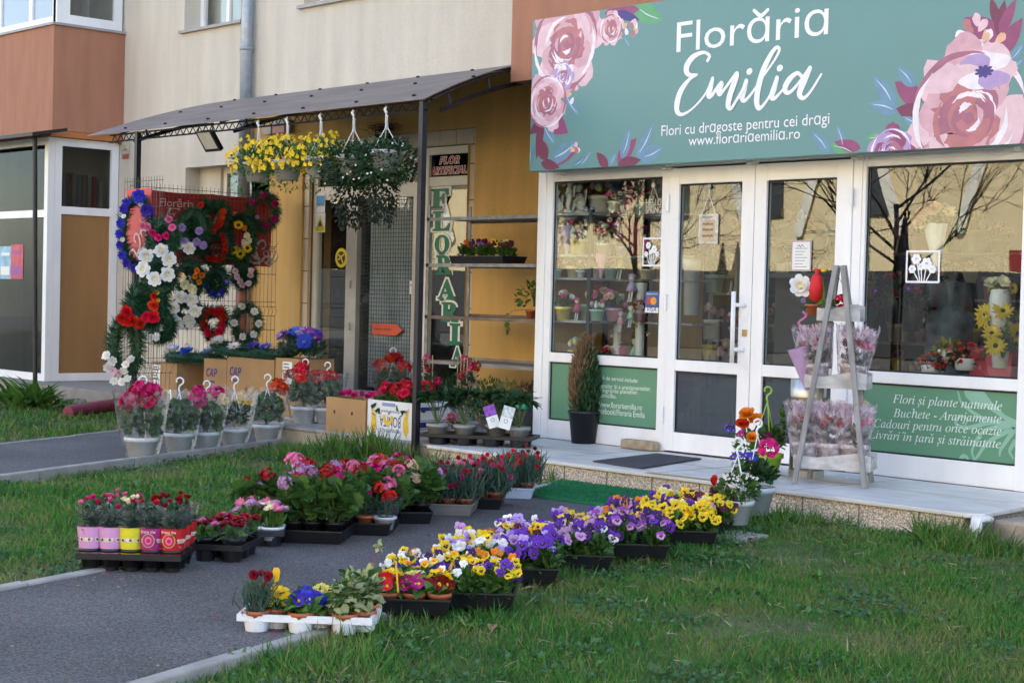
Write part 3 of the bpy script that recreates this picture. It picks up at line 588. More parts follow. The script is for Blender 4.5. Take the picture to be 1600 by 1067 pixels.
def fl_layers(name, R, layers, mats, centre=None, jit=.12):
    mb = MB()
    for k, (n, L, w, tilt, m, tip) in enumerate(layers):
        for i in range(n):
            V, F = petal_V(R*L*rng.uniform(1-jit, 1+jit), R*w, tip, rad(tilt+rng.uniform(-8, 8))); mb.add(rotz(V, 2*math.pi*i/n+k*.5+rng.normal(0, .06), (0, 0, .03*R*k)), F, m)
    if centre: mb.ball((0, 0, R*centre[1]), (R*centre[0], R*centre[0], R*centre[0]*.7), 8, centre[2])
    return mb.mesh(name, mats, True)
def disc(mb, c, rx, ry, a, m, n=9, dome=.0):
    V = [(c[0], c[1], c[2]+dome)]; ca, sa = math.cos(a), math.sin(a)
    for q in (.62, 1.):
        for i in range(n):
            t = 2*math.pi*i/n; x = q*rx*math.cos(t)*rng.uniform(.93, 1.06); y = q*ry*math.sin(t)*rng.uniform(.93, 1.06); V.append((c[0]+x*ca-y*sa, c[1]+x*sa+y*ca, c[2]+dome*(.75 if q < 1 else rng.uniform(-1.7, .9))))
    mb.add(V, [(0, 1+i, 1+(i+1) % n) for i in range(n)]+[(1+i, 1+n+i, 1+n+(i+1) % n, 1+(i+1) % n) for i in range(n)], m)
def pansy(R, top, low, blotch):
    mb = MB(); h = R*.09
    for s in (-1, 1): disc(mb, (s*.36*R, .45*R, 0), .56*R, .5*R, s*.5, 0, 9, h)
    for s in (-1, 1): disc(mb, (s*.50*R, -.08*R, .10*R), .48*R, .42*R, s*-.3, 1, 9, h)
    disc(mb, (0, -.46*R, .17*R), .62*R, .50*R, 0, 1, 10, h)
    if blotch:
        for s in (-1, 1): disc(mb, (s*.25*R, -.02*R, .205*R), .22*R, .17*R, s*-.2, 2, 7, .01*R)
        disc(mb, (0, -.28*R, .275*R), .27*R, .22*R, 0, 2, 8, .01*R)
    disc(mb, (0, -.04*R, .30*R), .09*R, .08*R, 0, 3, 6, .02*R)
    return mb.mesh('pansy_flower', [FC[top], FC[low], FC[blotch or 'eye'], FC['eye']], True)
PAN = {k: [pansy(.0275, *v) for _ in range(3)] for k, v in dict(yellow=('yellow', 'yellow', 'black'), gold=('gold', 'yellow', 'rust'), plain=('yellow', 'yellow', None), orange=('orange', 'orange', None), purple=('violet', 'violet', 'black'), dark=('dkpurple', 'dkpurple', 'black'), lilac=('lilac', 'lilac', 'violet'), white=('white', 'white', None), whiteeye=('white', 'cream', 'violet'), mixed=('violet', 'white', 'dkpurple'), maroon=('maroon', 'maroon', 'black'), rust=('rust', 'rust', 'maroon'), mauve=('mauve', 'mauve', 'purple'), ltyellow=('ltyellow', 'ltyellow', None), winey=('purple', 'mauve', 'maroon')).items()}
PRIM = {k: fl_layers('primrose_flower', .026, [(5, 1, .62, 12, 0, 'notch')], [FC[k], FC['yellow' if k not in ('yellow', 'ltyellow') else 'orange']], (.3, .06, 1)) for k in ('blue', 'yellow', 'orange', 'red', 'magenta', 'dkred', 'ltyellow')}
def geran(k, R=.046):
    mb = MB(); V0 = [petal_V(R*.36, R*.17, 'notch', rad(15)) for _ in range(3)]
    D = np.vstack([sphere_dirs(26, -.25)])
    for d in D:
        q = np.array(Vector(d).to_track_quat('Z', 'Y').to_matrix()); a = rng.uniform(0, 6)
        for i in range(5): V, F = V0[i % 3]; mb.add(rotz(V, a+i*1.257) @ q.T+d*R*rng.uniform(.75, 1.05), F, 0)
    for _ in range(8): d = sphere_dirs(1, .0)[0]; mb.ball(d*R*.8, R*.09, 4, 1)
    return mb.mesh('geranium_head', [FC[k], STEM], True)
GER = {k: [geran(k), geran(k, .04)] for k in ('red', 'scarlet', 'hotpink', 'pink', 'crimson', 'mauve', 'magenta', 'peach')}
def rosem(k, R): return fl_layers('rose_flower', R, [(5, 1, .6, 18, 0, 'round'), (5, .85, .55, 42, 0, 'round'), (5, .7, .5, 62, 0, 'round'), (4, .5, .4, 75, 0, 'round')], [FC[k]])
ROS = {k: rosem(k, 1.) for k in ('pink', 'red', 'crimson', 'hotpink', 'white', 'blue', 'purple', 'peach', 'dkred', 'orange', 'scarlet', 'blush')}
DAI = {k: fl_layers('daisy_flower', 1., [(14, 1, .17, 8, 0, 'point'), (12, .8, .16, 25, 0, 'point')], [FC[k], FC['gold' if k != 'yellow' else 'black']], (.24, .1, 1)) for k in ('mauve', 'pink', 'white', 'magenta', 'blue', 'royal', 'yellow', 'purple', 'cream', 'lilac', 'paleblue', 'violet')}
SUNF = fl_layers('sunflower', 1., [(16, 1, .16, 10, 0, 'point'), (14, .85, .15, 20, 0, 'point')], [FC['yellow'], FC['maroon']], (.38, .12, 1))
LOTUS = {k: fl_layers('lotus_flower', 1., [(7, 1, .42, 12, 0, 'round'), (7, .8, .36, 32, 0, 'round'), (6, .55, .28, 52, 1, 'round')], [FC[k], FC['cream' if k == 'white' else k]], (.22, .2, 1)) for k in ('white', 'lilac', 'blue', 'cream', 'paleblue', 'royal')}
CARN = {k: fl_layers('carnation_flower', 1., [(7, 1, .4, 10, 0, 'notch'), (7, .85, .4, 35, 0, 'notch'), (6, .65, .35, 58, 0, 'notch')], [FC[k]]) for k in ('red', 'crimson', 'hotpink', 'dkred', 'magenta', 'scarlet', 'pink', 'blush', 'lilac', 'white')}
BID = fl_layers('bidens_flower', .019, [(5, 1, .45, 8, 0, 'round')], [FC['yellow'], FC['gold']], (.26, .05, 1))
STAR = fl_layers('white_starflower', .008, [(5, 1, .5, 8, 0, 'round')], [FC['white'], FC['eye']], (.3, .05, 1))
BALL = {}
def bud(k, R=1.):
    if k not in BALL: BALL[k] = fl_layers('flower_bud', 1., [(5, 1.1, .5, 62, 0, 'round'), (4, 1.0, .42, 74, 0, 'round')], [FC[k]])
    return BALL[k]
TULIP = fl_layers('tulip_flower', 1., [(3, 1.4, .55, 70, 0, 'round'), (3, 1.35, .55, 74, 0, 'round')], [FC['red']])
VIEW = np.array([.63, -.73, .25])          # direction most blooms turn to: the open street
def bloom(parent, me, p, d=None, s=1., spread=.55, name='flower'):
    d = np.array(d if d is not None else VIEW)+rng.normal(0, spread, 3)*.6; d[2] = abs(d[2])+.05
    return link(name, me, parent, p, face_rot(d, rng.uniform(-.4, .4)), s)
# pots
def pot_mesh(name, r1, r0, h, m, rim=.006, soil=True, n=22):
    mb = MB(); mb.lathe([(0, 0), (r0, 0), (r0+(r1-r0)*.8, h*.8), (r1+rim, h*.8), (r1+rim, h), (r1-.004, h), (r1-.008, h*.9)], n)
    if soil: mb.lathe([(r1-.007, h*.9), (0, h*.91)], n, 1)
    return mb.mesh(name, [m, mat('potting_soil', (.03, .022, .016), .95, .3, 40)], True)
TERRAP = mat('terracotta_plastic', (.42, .115, .045), .45, .08, 10); WPOT = mat('white_plastic_pot', (.76, .77, .78), .4, .05, 8); GPOT = mat('grey_plastic_pot', (.27, .27, .26), .5, .08, 8); BPOT = mat('black_plastic', (.012, .012, .014), .38, .15, 12)
LIME = mat('lime_plastic', (.33, .56, .04), .4, .05); PBLUE = mat('pale_blue_plastic', (.52, .60, .72), .4, .05); LGREY = mat('pale_grey_pot', (.55, .60, .64), .4, .05)
P_TERRA = pot_mesh('pot', .045, .034, .075, TERRAP); P_BLK = pot_mesh('pot', .05, .038, .085, BPOT); P_WHT = pot_mesh('pot', .06, .045, .07, WPOT); P_BASK = pot_mesh('pot', .118, .085, .155, WPOT, .008); P_GREY = pot_mesh('pot', .085, .06, .13, GPOT)
# sleeves of clear film
FILM = glass('clear_film', (.93, .94, .95), 1.3, .12, .028, (.80, .82, .86), wrinkle=.5)
FILMB = glass('basket_film', (.92, .93, .94), 1.8, .1, .07, (.82, .85, .88), wrinkle=.6)  # pale diffuse haze paints in the whitish highlights on the film
FILMW = glass('frosted_film', (.95, .93, .95), 1.0, .2, .20, (.84, .74, .80), wrinkle=.4)
def sleeve(parent, r0, r1, z0, z1, m=FILM, crimp=.05, flare=0, name='sleeve', lean=0):
    mb = MB(); n = 40; rows = 9; V = []; ph = rng.uniform(0, 6)
    for i in range(rows):
        t = i/(rows-1); r = r0+(r1-r0)*t**.8+flare*max(0, t-.8)
        for j in range(n):
            a = 2*math.pi*j/n; q = r*(1+crimp*(.25+t)*(math.sin(7*a+ph+t*3)*.5+math.sin(13*a-ph*2+t*5)*.35+rng.normal(0, .12))); V.append((q*math.cos(a), q*math.sin(a), z0+(z1-z0)*t*(1+(.035*math.sin(5*a+ph)+.03*rng.normal() if i == rows-1 else 0))))
    mb.add(V, [(i*n+j, i*n+(j+1) % n, (i+1)*n+(j+1) % n, (i+1)*n+j) for i in range(rows-1) for j in range(n)])
    return mb.build(name, m, parent, True)
def hook(parent, h0, r, ztop, m=WPOT, n=3, size=.035):
    """plastic pot hanger: three rods up to a flat hook"""
    mb = MB(); a0 = rng.uniform(0, 2)
    for i in range(n): a = a0+i*2*math.pi/n; mb.tube([(r*math.cos(a), r*math.sin(a), h0), (r*.25*math.cos(a), r*.25*math.sin(a), h0+(ztop-h0)*.75), (0, 0, ztop)], .0035, 5)
    P = [(0, 0, ztop), (.2, 0, .8), (.0, 0, 1.6), (-.75, 0, 2.2), (-.8, 0, 3.1), (0, 0, 3.6), (.8, 0, 3.1), (.75, 0, 2.4)]
    u = np.array([.68, .73, 0]); mb.tube(bezier([np.array([0, 0, ztop])+(u*-p[0]+UZ*(p[2] if i else 0))*size*(1 if i else 0) for i, p in enumerate(P)], 4), [.007]*29, 6)
    return mb.build('hanger', m, parent, True)
_FOL = {}
def fol(key, fn, mats, nvar=3):
    if key not in _FOL:
        L = []
        for _ in range(nvar): mb = MB(); fn(mb); L.append(mb.mesh('foliage', mats, False))
        _FOL[key] = L
    return _FOL[key][rng.integers(len(_FOL[key]))]
def up_pts(n, r, z0, z1, dome=.5, r_in=0):
    a = rng.uniform(0, 6.3, n); q = r*np.sqrt(rng.uniform(r_in, 1, n)); return np.stack([q*np.cos(a), q*np.sin(a), z0+(z1-z0)*rng.uniform(.6, 1, n)-dome*(z1-z0)*(q/r)**2], 1)
# ------------------------------------------------------------------ old shop doorway in the recess
od = thing('old_shop_doorway', 'tiled doorway with metal framed glass door and green FLORARIA letters under the canopy', 'shop doorway', (-5.6, W, 0))
GROUT = mat('dark_grout', (.12, .10, .08), .9); mbt = MB(); mbg = MB()
mbg.box(-7.0, W+.026, 0, -6.86, W+.2, 2.79); mbg.box(-6.86, W+.026, 2.635, -4.30, W+.2, 2.79); mbg.box(-4.30, W+.026, 0, -4.2, W+.2, 2.79); part_at('grout', mbg, GROUT, od)
z = 0
while z < 2.63:
    z1 = min(z+.345, 2.632); mbt.box(-6.997, W+.02, z+.003, -6.863, W+.03, z1-.003); mbt.box(-4.297, W+.02, z+.003, -4.203, W+.03, z1-.003); z += .35
x = -6.997
while x < -4.21: mbt.box(x, W+.02, 2.638, min(x+.244, -4.203), W+.03, 2.787); x += .25
bevel(part_at('tile', mbt, TILE, od), .002)
y = W+.05; mb = MB()
mb.box(-6.86, y, 0, -6.79, y+.07, 2.634); mb.box(-6.79, y, 2.56, -4.30, y+.07, 2.634); mb.box(-6.79, y+.004, 2.16, -5.1, y+.066, 2.30); mb.box(-4.94, y+.004, 2.25, -4.36, y+.066, 2.34); mb.box(-5.10, y-.004, 0, -4.94, y+.074, 2.56); mb.box(-4.36, y+.002, 0, -4.30, y+.07, 2.56); mb.box(-6.22, y+.002, 2.30, -6.16, y+.068, 2.56)
part_at('frame', mb, PVCOLD, od)
mb = MB(); mb.box(-6.26, y-.006, 0, -6.12, y+.05, 2.158); mb.box(-6.12, y-.01, 0, -6.07, y+.05, 2.158); mb.box(-6.07, y-.008, .0, -5.11, y+.05, .16); mb.box(-5.16, y-.009, .16, -5.11, y+.05, 2.158); part_at('door_frame', mb, ALU, od)
mb = MB(); mb.box(-6.79, y+.03, .0, -6.26, y+.036, 2.16); mb.box(-4.94, y+.03, 0, -4.36, y+.036, 2.25); mb.box(-6.07, y+.04, .16, -5.16, y+.046, 2.158); part_at('pane', mb, GLASS, od)
mb = MB(); mb.box(-6.79, y+.03, 2.30, -6.22, y+.036, 2.56); mb.box(-6.16, y+.03, 2.30, -5.10, y+.036, 2.56); mb.box(-4.94, y+.03, 2.34, -4.36, y+.036, 2.56); part_at('pane', mb, GLASSDK, od)
mb = MB(); mb.box(-6.9, y+1.4, 0, -4.2, y+1.42, 2.7); mb.box(-6.92, y+.1, 0, -6.9, y+1.4, 2.7); mb.box(-4.2, y+.1, 0, -4.18, y+1.4, 2.7); mb.box(-6.9, y+.1, 2.66, -4.2, y+1.4, 2.7); mb.box(-6.9, y+.1, -.05, -4.2, y+1.4, -.005); part_at('room_back', mb, mat('old_shop_room', (.07, .075, .08), .9, .5, 2), od)
mb = MB(); bx0, bx1 = -5.93, -5.17; mb.box(bx0, y+.06, .2, bx1, y+.064, 2.14); part_at('blind', mb, mat('pale_blue_blind', (.42, .46, .52), .7, .12, 3), od)
mb = MB()
for x in np.arange(-6.02, -5.17, .042): mb.box(x-.0025, y+.028, .17, x+.0025, y+.032, 2.15)
for z in np.arange(.2, 2.15, .042): mb.box(-6.06, y+.0325, z-.0025, -5.165, y+.0365, z+.0025)
part_at('grille', mb, mat('grille_wire', (.05, .055, .06), .6), od)
mb = MB(); mb.tube([(-6.17, y-.02, 1.22), (-6.17, y-.02, 1.30)], .012, 6); mb.tube([(-6.17, y-.02, .78), (-6.17, y-.02, .86)], .012, 6); part_at('hinge', mb, ALU, od)
# stickers on the door
def dec(name, lab, cat, mbs):
    t = thing(name, lab, cat, tuple(mbs[0][3])); [part_at(n, m, k, t) for n, m, k, _ in mbs]; return t
SD = y-.004
p, q = at(494, 302, 'y', SD), at(507.5, 332, 'y', SD); m1, m2, m3 = MB(), MB(), MB(); m1.box(p[0], SD, q[2], q[0], SD+.004, p[2]); m2.box(p[0]+.01, SD-.002, p[2]-.13, q[0]-.01, SD-.0005, p[2]-.03); put_text(m3, '254141', (p[0]+.015, SD, q[2]+.06), UX, UZ, q[0]-p[0]-.03, lift=.002)
dec('door_notice', 'white and blue printed notice at the top of the left door pane', 'notice', [('sheet', m1, PAPER, (p[0], SD, q[2])), ('print', m2, BLUEP, 0), ('lettering', m3, INK, 0)])
p, q = at(493.5, 333, 'y', SD), at(507.5, 363, 'y', SD); m1, m2, m3, m4 = MB(), MB(), MB(), MB(); m1.box(p[0], SD, q[2], q[0], SD+.004, p[2]); c = (p[0]+q[0])/2; r = (q[0]-p[0])/2
m2.prism([(-r*.85, 0), (r*.85, 0), (0, r*1.6)], UX, UZ, -UY, (c, SD-.0005, p[2]-.16), .001); m2.box(p[0]+.005, SD-.0015, q[2]+.005, q[0]-.005, SD-.0005, q[2]+.06)
m3.prism([(-r*.5, r*.2), (r*.5, r*.2), (0, r*1.1)], UX, UZ, -UY, (c, SD-.0018, p[2]-.16), .0005); scribble(m3, (p[0]+.02, SD-.0015, q[2]+.02), UX, UZ, q[0]-p[0]-.04, .018, .001)
dec('warning_sign', 'yellow triangle camera warning sign on the left door pane', 'warning sign', [('sheet', m1, PAPER, (p[0], SD, q[2])), ('yellow_print', m2, YELLOWP, 0), ('black_print', m3, INK, 0)])
c = at(533.5, 403, 'y', SD); m1, m2 = MB(), MB(); circ = [(.105*math.cos(t), .105*math.sin(t)) for t in np.linspace(0, 6.283, 24, endpoint=False)]
m1.prism(circ, UX, UZ, -UY, c, .003); m2.prism([(a*.66, b*.66) for a, b in circ], UX, UZ, -UY, c+[0, -.0035, 0], .0005); m3 = MB(); stroke(m3, [(-.04, .03), (0, .0), (.03, -.05)], .02, UX, UZ, c, 0, .005, 4); stroke(m3, [(.045, .035), (0, .01), (-.045, -.02)], .018, UX, UZ, c, 0, .0052, 4)
dec('round_sticker', 'round yellow and black sticker near the hinge side of the old door', 'sticker', [('disc', m1, YELLOWP, c), ('black_print', m2, INK, 0), ('emblem', m3, YELLOWP, 0)])
p, q = at(580, 505, 'y', SD), at(627, 525, 'y', SD); m1, m2 = MB(), MB(); L, h = q[0]-p[0], p[2]-q[2]
m1.prism([(0, 0), (L*.78, 0), (L, h/2), (L*.78, h), (0, h)], UX, UZ, -UY, (p[0], SD+.02, q[2]), .003); scribble(m2, (p[0]+.04, SD+.017, q[2]+h*.38), UX, UZ, L*.6, h*.25, .002)
dec('arrow_sign', 'orange red paper arrow pointing right on the grilled door', 'arrow sign', [('arrow', m1, mat('orange_red_paper', (.62, .09, .03), .6), (p[0], SD, q[2])), ('lettering', m2, INK, 0)])
p, q = at(638, 439, 'y', SD), at(652, 460, 'y', SD); m1, m2 = MB(), MB(); m1.box(p[0], SD+.018, q[2], q[0], SD+.021, p[2]); m2.box(p[0]+.015, SD+.0165, p[2]-.05, q[0]-.02, SD+.0175, p[2]-.035)
dec('door_note', 'small white note taped to the grilled door beside the black post', 'notice', [('sheet', m1, PAPER, (p[0], SD, q[2])), ('print', m2, INK, 0)])
# red and white lettering above, green column of letters
def outlined(s, p0, wd, ht, mf, mbk, lift, off=.05, bo=0., **k):
    mbk_, mf_ = MB(), MB(); V, F = text_geo(s, **k); 
    put_text(mf_, s, p0, UX, UZ, wd, ht, lift=lift+.0015, offset=bo, **k)
    sc_ = wd/(V[:, 0].max()-V[:, 0].min())
    V2, F2 = text_geo(s, offset=off, **k); P = np.array(p0)+((V2[:, 0]-V[:, 0].min())*sc_)[:, None]*UX+(V2[:, 1]*ht/V[:, 1].max())[:, None]*UZ+np.cross(UX, UZ)*lift
    mbk_.add(P, F2); return mf_, mbk_
bold = lambda s: ''.join(chr(0x1D63C+ord(c)-65) if c.isalpha() else c for c in s)
bser = lambda s: ''.join(chr(0x1D400+ord(c)-65) for c in s)
LY = y+.029
for s, a, b, z in (('FLOR', 687, 718, 257), ('ARTIFICIALE', 673, 735.5, 273.5)):
    p, q = at(a, z, 'y', LY), at(b, z, 'y', LY); f_, b_ = outlined(bold(s), (p[0], LY, p[2]-.0), q[0]-p[0], .072, 0, 0, .001)
    part_at('lettering', b_, WHITELET, od); part_at('lettering', f_, REDLET, od)
for s, a, b, z in (('FF', 640, 655, 258),):
    p, q = at(a, z, 'y', LY), at(b, z, 'y', LY); f_, b_ = outlined(bold(s), (p[0], LY, p[2]), q[0]-p[0], .085, 0, 0, .001)
    part_at('lettering', b_, WHITELET, od); part_at('lettering', f_, REDLET, od)
cy = [(293, 327, 671, 701), (328, 362, 674, 704), (365, 397, 677, 702), (397, 430, 679, 705), (434, 469, 682, 712), (470, 504, 687, 716), (503, 540, 700, 719), (540, 574, 702, 724)]
for ch, (t0, t1, a, b) in zip('FLORARIA', cy):
    p, q = at(a+1, t1-2, 'y', LY), at(b-1, t1-2, 'y', LY); top = at((a+b)/2, t0+2, 'y', LY)
    f_, b_ = outlined(bser(ch), (p[0]+.01, LY, (p[2]+q[2])/2), max(.12, q[0]-p[0]), top[2]-(p[2]+q[2])/2, 0, 0, .001, .075, .03)
    part_at('letter_outline', b_, WHITELET, od); part_at('lettering', f_, GREENLET, od)
mb = MB()  # curtain folds behind the letters
for i in range(10):
    x = -4.72+i*.036; mb.tube([(x, y+.35+.02*(i % 2), 0), (x+.012*math.sin(i*2.), y+.36, 1.1), (x, y+.35, 2.1)], .022, 6)
part_at('curtain', mb, mat('white_curtain', (.52, .55, .54), .8), od, True)
# ------------------------------------------------------------------ canopy
GY_ = -1.27                                 # plane of the canopy's front girder and posts
cx0, cx1, cyf, cyb = at(140, 213, 'y', GY_-.03)[0], at(666, 157, 'y', GY_-.03)[0], GY_-.03, W-.01
cz = lambda y_: 2.70+.60*(1-(1-(y_-cyf)/(cyb-cyf))**1.45)
cn = thing('canopy', 'brown curved sheet canopy on black steel posts over the old shop entrance', 'canopy', (-5.3, cyf, GZ))
mb = MB(); n = 14; ys = np.linspace(cyf-.02, cyb, n); V = []
cxr = lambda y_: cx1+(-2.70-cx1)*min(1, (y_-cyf)/1.2)
for yy in ys: V += [(cx0-.02, yy, cz(yy)), (cxr(yy), yy, cz(yy)), (cx0-.02, yy, cz(yy)+.006), (cxr(yy), yy, cz(yy)+.006)]
F = []
for i in range(n-1):
    b = 4*i; F += [(b, b+4, b+5, b+1), (b+2, b+3, b+7, b+6), (b, b+2, b+6, b+4), (b+1, b+5, b+7, b+3)]
mb.add(V, F+[(0, 1, 3, 2), (4*n-4, 4*n-2, 4*n-1, 4*n-3)]); part_at('roof_sheet', mb, mat('brown_sheet', (.17, .132, .115), .5, .3, 2.5, stretch=(.6, 2, 2)), cn)
mb = MB()
for x in np.arange(cx0+.5, cx1, .75):
    for yy in (cyf+.12, cyf+.75, cyf+1.4): mb.ball((x, yy, cz(yy)+.01), (.02, .02, .012), 6)
part_at('rivet', mb, BLKMET, cn)
mb = MB(); zt, zb = 2.68, 2.615; mb.tube([(cx0+.35, GY_, zt), (cx1, GY_, zt)], .009, 5); mb.tube([(cx0+.35, GY_, zb), (cx1, GY_, zb)], .009, 5)
P = []; k = 0
for x in np.arange(cx0+.4, cx1, .055): P.append((x, GY_, zt if k % 2 else zb)); k += 1
mb.tube(P, .006, 4); part_at('lattice_girder', mb, BLKMET, cn)
for x in (cx0+.45, -5.3, cx1-.02):
    mb = MB(); Y = np.linspace(cyf+.1, cyb, 9); xr = (lambda a_: cxr(a_)-.02) if x > -3 else (lambda a_: x); mb.tube([(xr(a), a, cz(a)-.03) for a in Y], .014, 5); Yl = np.linspace(cyf+.25, cyb, 9)
    mb.tube([(xr(a), a, cz(a)-.155) for a in Yl], .019, 6)
    for a in (cyf+.4, cyf+1.05, cyf+1.6): mb.tube([(xr(a), a, cz(a)-.15), (xr(a), a-.03, cz(a)-.03)], .013, 5)
    part_at('arched_bracket', mb, BLKMET, cn)
for x in (at(214, 300, 'y', GY_)[0], at(656, 400, 'y', GY_)[0]):
    mb = MB(); mb.box(x-.024, GY_-.024, GZ-.1, x+.024, GY_+.024, 2.69); mb.box(x-.05, GY_-.05, GZ-.02, x+.05, GY_+.05, GZ-.0); part_at('post', mb, BLKMET, cn)
def flood(x, yy, z, lab, tilt=.5):
    t = thing('floodlight', lab, 'floodlight', (x, yy, z)); u = np.array([1, 0, 0]); mb = MB()
    mb.prism([(-.13, 0), (.13, 0), (.11, .05), (-.11, .05)], UX, np.array([0, math.cos(tilt), math.sin(tilt)]), np.array([0, math.sin(tilt), -math.cos(tilt)]), (x, yy, z), .2)
    part_at('housing', mb, BLKMET, t); mb = MB(); mb.prism([(-.10, 0), (.10, 0), (.10, .004), (-.10, .004)], UX, np.array([0, -math.cos(tilt), -math.sin(tilt)]), np.array([0, math.sin(tilt), -math.cos(tilt)]), (x, yy-.0, z), .17)
    part_at('lens', mb, mat('lamp_lens', (.5, .48, .4), .2), t); mb = MB(); mb.tube([(x-.12, yy+.02, z), (x-.12, yy+.03, z+.08), (x+.12, yy+.03, z+.08), (x+.12, yy+.02, z)], .008, 5); part_at('bracket', mb, BLKMET, t); return t
q = at(322, 203, 'y', GY_); flood(q[0], GY_-.03, q[2]-.03, 'black floodlight hanging from the left end of the canopy girder', .6)
q = at(592, 215, 'y', W-.15); t = flood(q[0], W-.13, q[2], 'black floodlight with a nest of twigs on top above the old shop door', 1.0)
mb = MB()
for _ in range(140):
    c = np.array([q[0], W-.1, q[2]+.10])+rng.normal(0, 1, 3)*[.10, .05, .025]; a = rng.uniform(0, 6.3); d = np.array([math.cos(a), .5*math.sin(a), rng.normal(0, .15)])*.07; mb.tube([c-d, c+d], .002, 3)
tag(mb.build('bird_nest', mat('dark_twig', (.05, .035, .025), .9)), 'messy dark twig nest on top of the floodlight over the old door', 'nest')
# drainpipe, siren, camera, boxes, wall notice
t = thing('drainpipe', 'grey drainpipe with a reddish brown lower length on the cream wall', 'drainpipe', (-7.99, W-.09, 0))
mb = MB(); px_ = -8.0; mb.tube([(px_, W-.09, 1.45), (px_, W-.09, 7)], .068, 14); part_at('pipe', mb, GREYMET, t, True)
mb = MB(); mb.tube([(px_, W-.09, 3.86), (px_, W-.09, 3.90)], .078, 14); mb.tube([(px_, W-.09, 1.45), (px_, W-.09, 1.6)], .075, 14); part_at('collar', mb, GREYMET, t, True)
mb = MB(); mb.tube([(px_, W-.09, -.1), (px_, W-.09, 1.47)], .066, 14); part_at('lower_pipe', mb, mat('brown_pipe', (.27, .085, .045), .45), t, True)
def wallbox(name, lab, cat, a, b, dep, m, extra=None):
    p, q = at(*a, 'y', W), at(*b, 'y', W); t = thing(name, lab, cat, (p[0], W, q[2])); mb = MB(); mb.box(p[0], W-dep, q[2], q[0], W-.004, p[2]); bevel(part_at('case', mb, m, t), .008)
    if extra: mb = MB(); mb.box(p[0]+.02, W-dep-.012, q[2]-.0, q[0]-.02, W-dep+.01, q[2]+(p[2]-q[2])*.55); bevel(part_at(extra[0], mb, extra[1], t), .005)
    return t, p, q
wallbox('alarm_siren', 'white alarm siren with a red lower half on the ochre wall under the canopy', 'alarm siren', (436, 190), (458, 209), .09, mat('grey_box', (.32, .30, .27), .5), ('beacon', mat('red_beacon', (.35, .05, .03), .4)))
wallbox('junction_box', 'small grey junction box left of the alarm siren', 'junction box', (418, 197), (430, 211), .06, mat('grey_box', (.32, .30, .27), .5))
q = at(420, 226, 'y', W-.1); t = thing('security_camera', 'black dome security camera on the wall behind the yellow baskets', 'camera', (q[0], W, q[2])); mb = MB(); mb.ball((q[0], W-.1, q[2]), .06, 12); part_at('dome', mb, BLKMET, t, True); mb = MB(); mb.tube([(q[0]+.02, W, q[2]+.05), (q[0]+.02, W-.09, q[2]+.04)], .045, 10); part_at('mount', mb, WPOT, t, True)
p, q = at(190, 218, 'y', W-.01), at(202, 248, 'y', W-.01); m1, m2, m3 = MB(), MB(), MB(); m1.box(p[0], W-.012, q[2], q[0], W-.004, p[2]); m2.box(p[0]+.04, W-.015, q[2], q[0]-.01, W-.0125, q[2]+.06); scribble(m3, (p[0]+.05, W-.013, q[2]+.10), UX, UZ, .1, .03, .001)
dec('wall_notice', 'weathered paper notice with red print on the cream wall by the corner shop', 'notice', [('sheet', m1, mat('weathered_paper', (.42, .40, .32), .8, .2, 9), (p[0], W, q[2])), ('print', m2, mat('faded_red', (.35, .09, .06), .7), 0), ('lettering', m3, mat('faded_red', (.35, .09, .06), .7), 0)])
# ------------------------------------------------------------------ mesh fence with banner
FX = -7.2
def fence(lab, o, u, L, z1, seed):
    t = thing('mesh_fence', lab, 'fence', (o[0], o[1], GZ), 0, 'wire mesh fence panels'); o = np.array([o[0], o[1], 0.]); u = np.array(u, float); nn = np.cross(u, UZ); mb = MB()
    for s in np.arange(0, L+.001, .05):
        P = [o+u*s+UZ*GZ]
        for zz in np.arange(.3, z1-.1, .6): P += [o+u*s+UZ*zz, o+u*s+UZ*(zz+.05)+nn*.03, o+u*s+UZ*(zz+.1)]
        P += [o+u*s+UZ*(z1+.04)]; mb.tube(P, .0026, 4)
    hz = [GZ+.1]
    for zz in np.arange(.3, z1-.1, .6): hz += [zz, zz+.1]
    hz += [z1-.08, z1]+[z for z in np.arange(.45, z1-.2, .3)]
    for zz in hz: mb.tube([o+UZ*zz, o+u*L+UZ*zz], .003, 4)
    part_at('wire_mesh', mb, mat('galvanised_wire', (.16, .16, .15), .5, .1, metal=.4), t); return t
fence('tall wire mesh panel carrying the wreaths, running back to the wall', (FX, -1.02), (0, 1, 0), 1.80, 2.2, 1)
fence('short wire mesh panel at the front post, facing the street', (at(193, 400, 'y', -1.32)[0], -1.32), (1, 0, 0), .72, 2.2, 2)
bn = thing('banner', 'red shop banner with pale lettering tied behind the wreaths', 'banner', (FX-.04, -.5, 1.42))
bx = FX-.035; y0, y1 = at(234, 300, 'x', bx)[1], at(425, 308, 'x', bx)[1]; mb = MB(); n = 24; V = []
for i in range(n+1):
    t_ = i/n; yy = y0+(y1-y0)*t_; d = .006*math.sin(t_*22); V += [(bx+d, yy, 1.435), (bx+d, yy, 2.175-.012*abs(math.sin(t_*6.3))), (bx+d-.004, yy, 1.435), (bx+d-.004, yy, 2.175-.012*abs(math.sin(t_*6.3)))]
F = []
for i in range(n): b = 4*i; F += [(b, b+4, b+5, b+1), (b+2, b+3, b+7, b+6), (b+1, b+5, b+7, b+3), (b, b+2, b+6, b+4)]
mb.add(V, F); part_at('sheet', mb, RED, bn, True)
m3 = MB()
def bl(s, a, b, h, f=lambda c: c):
    p, q = at(*a, 'x', bx), at(*b, 'x', bx); put_text(m3, f(s), p, UY, UZ, q[1]-p[1], h, lift=.009)
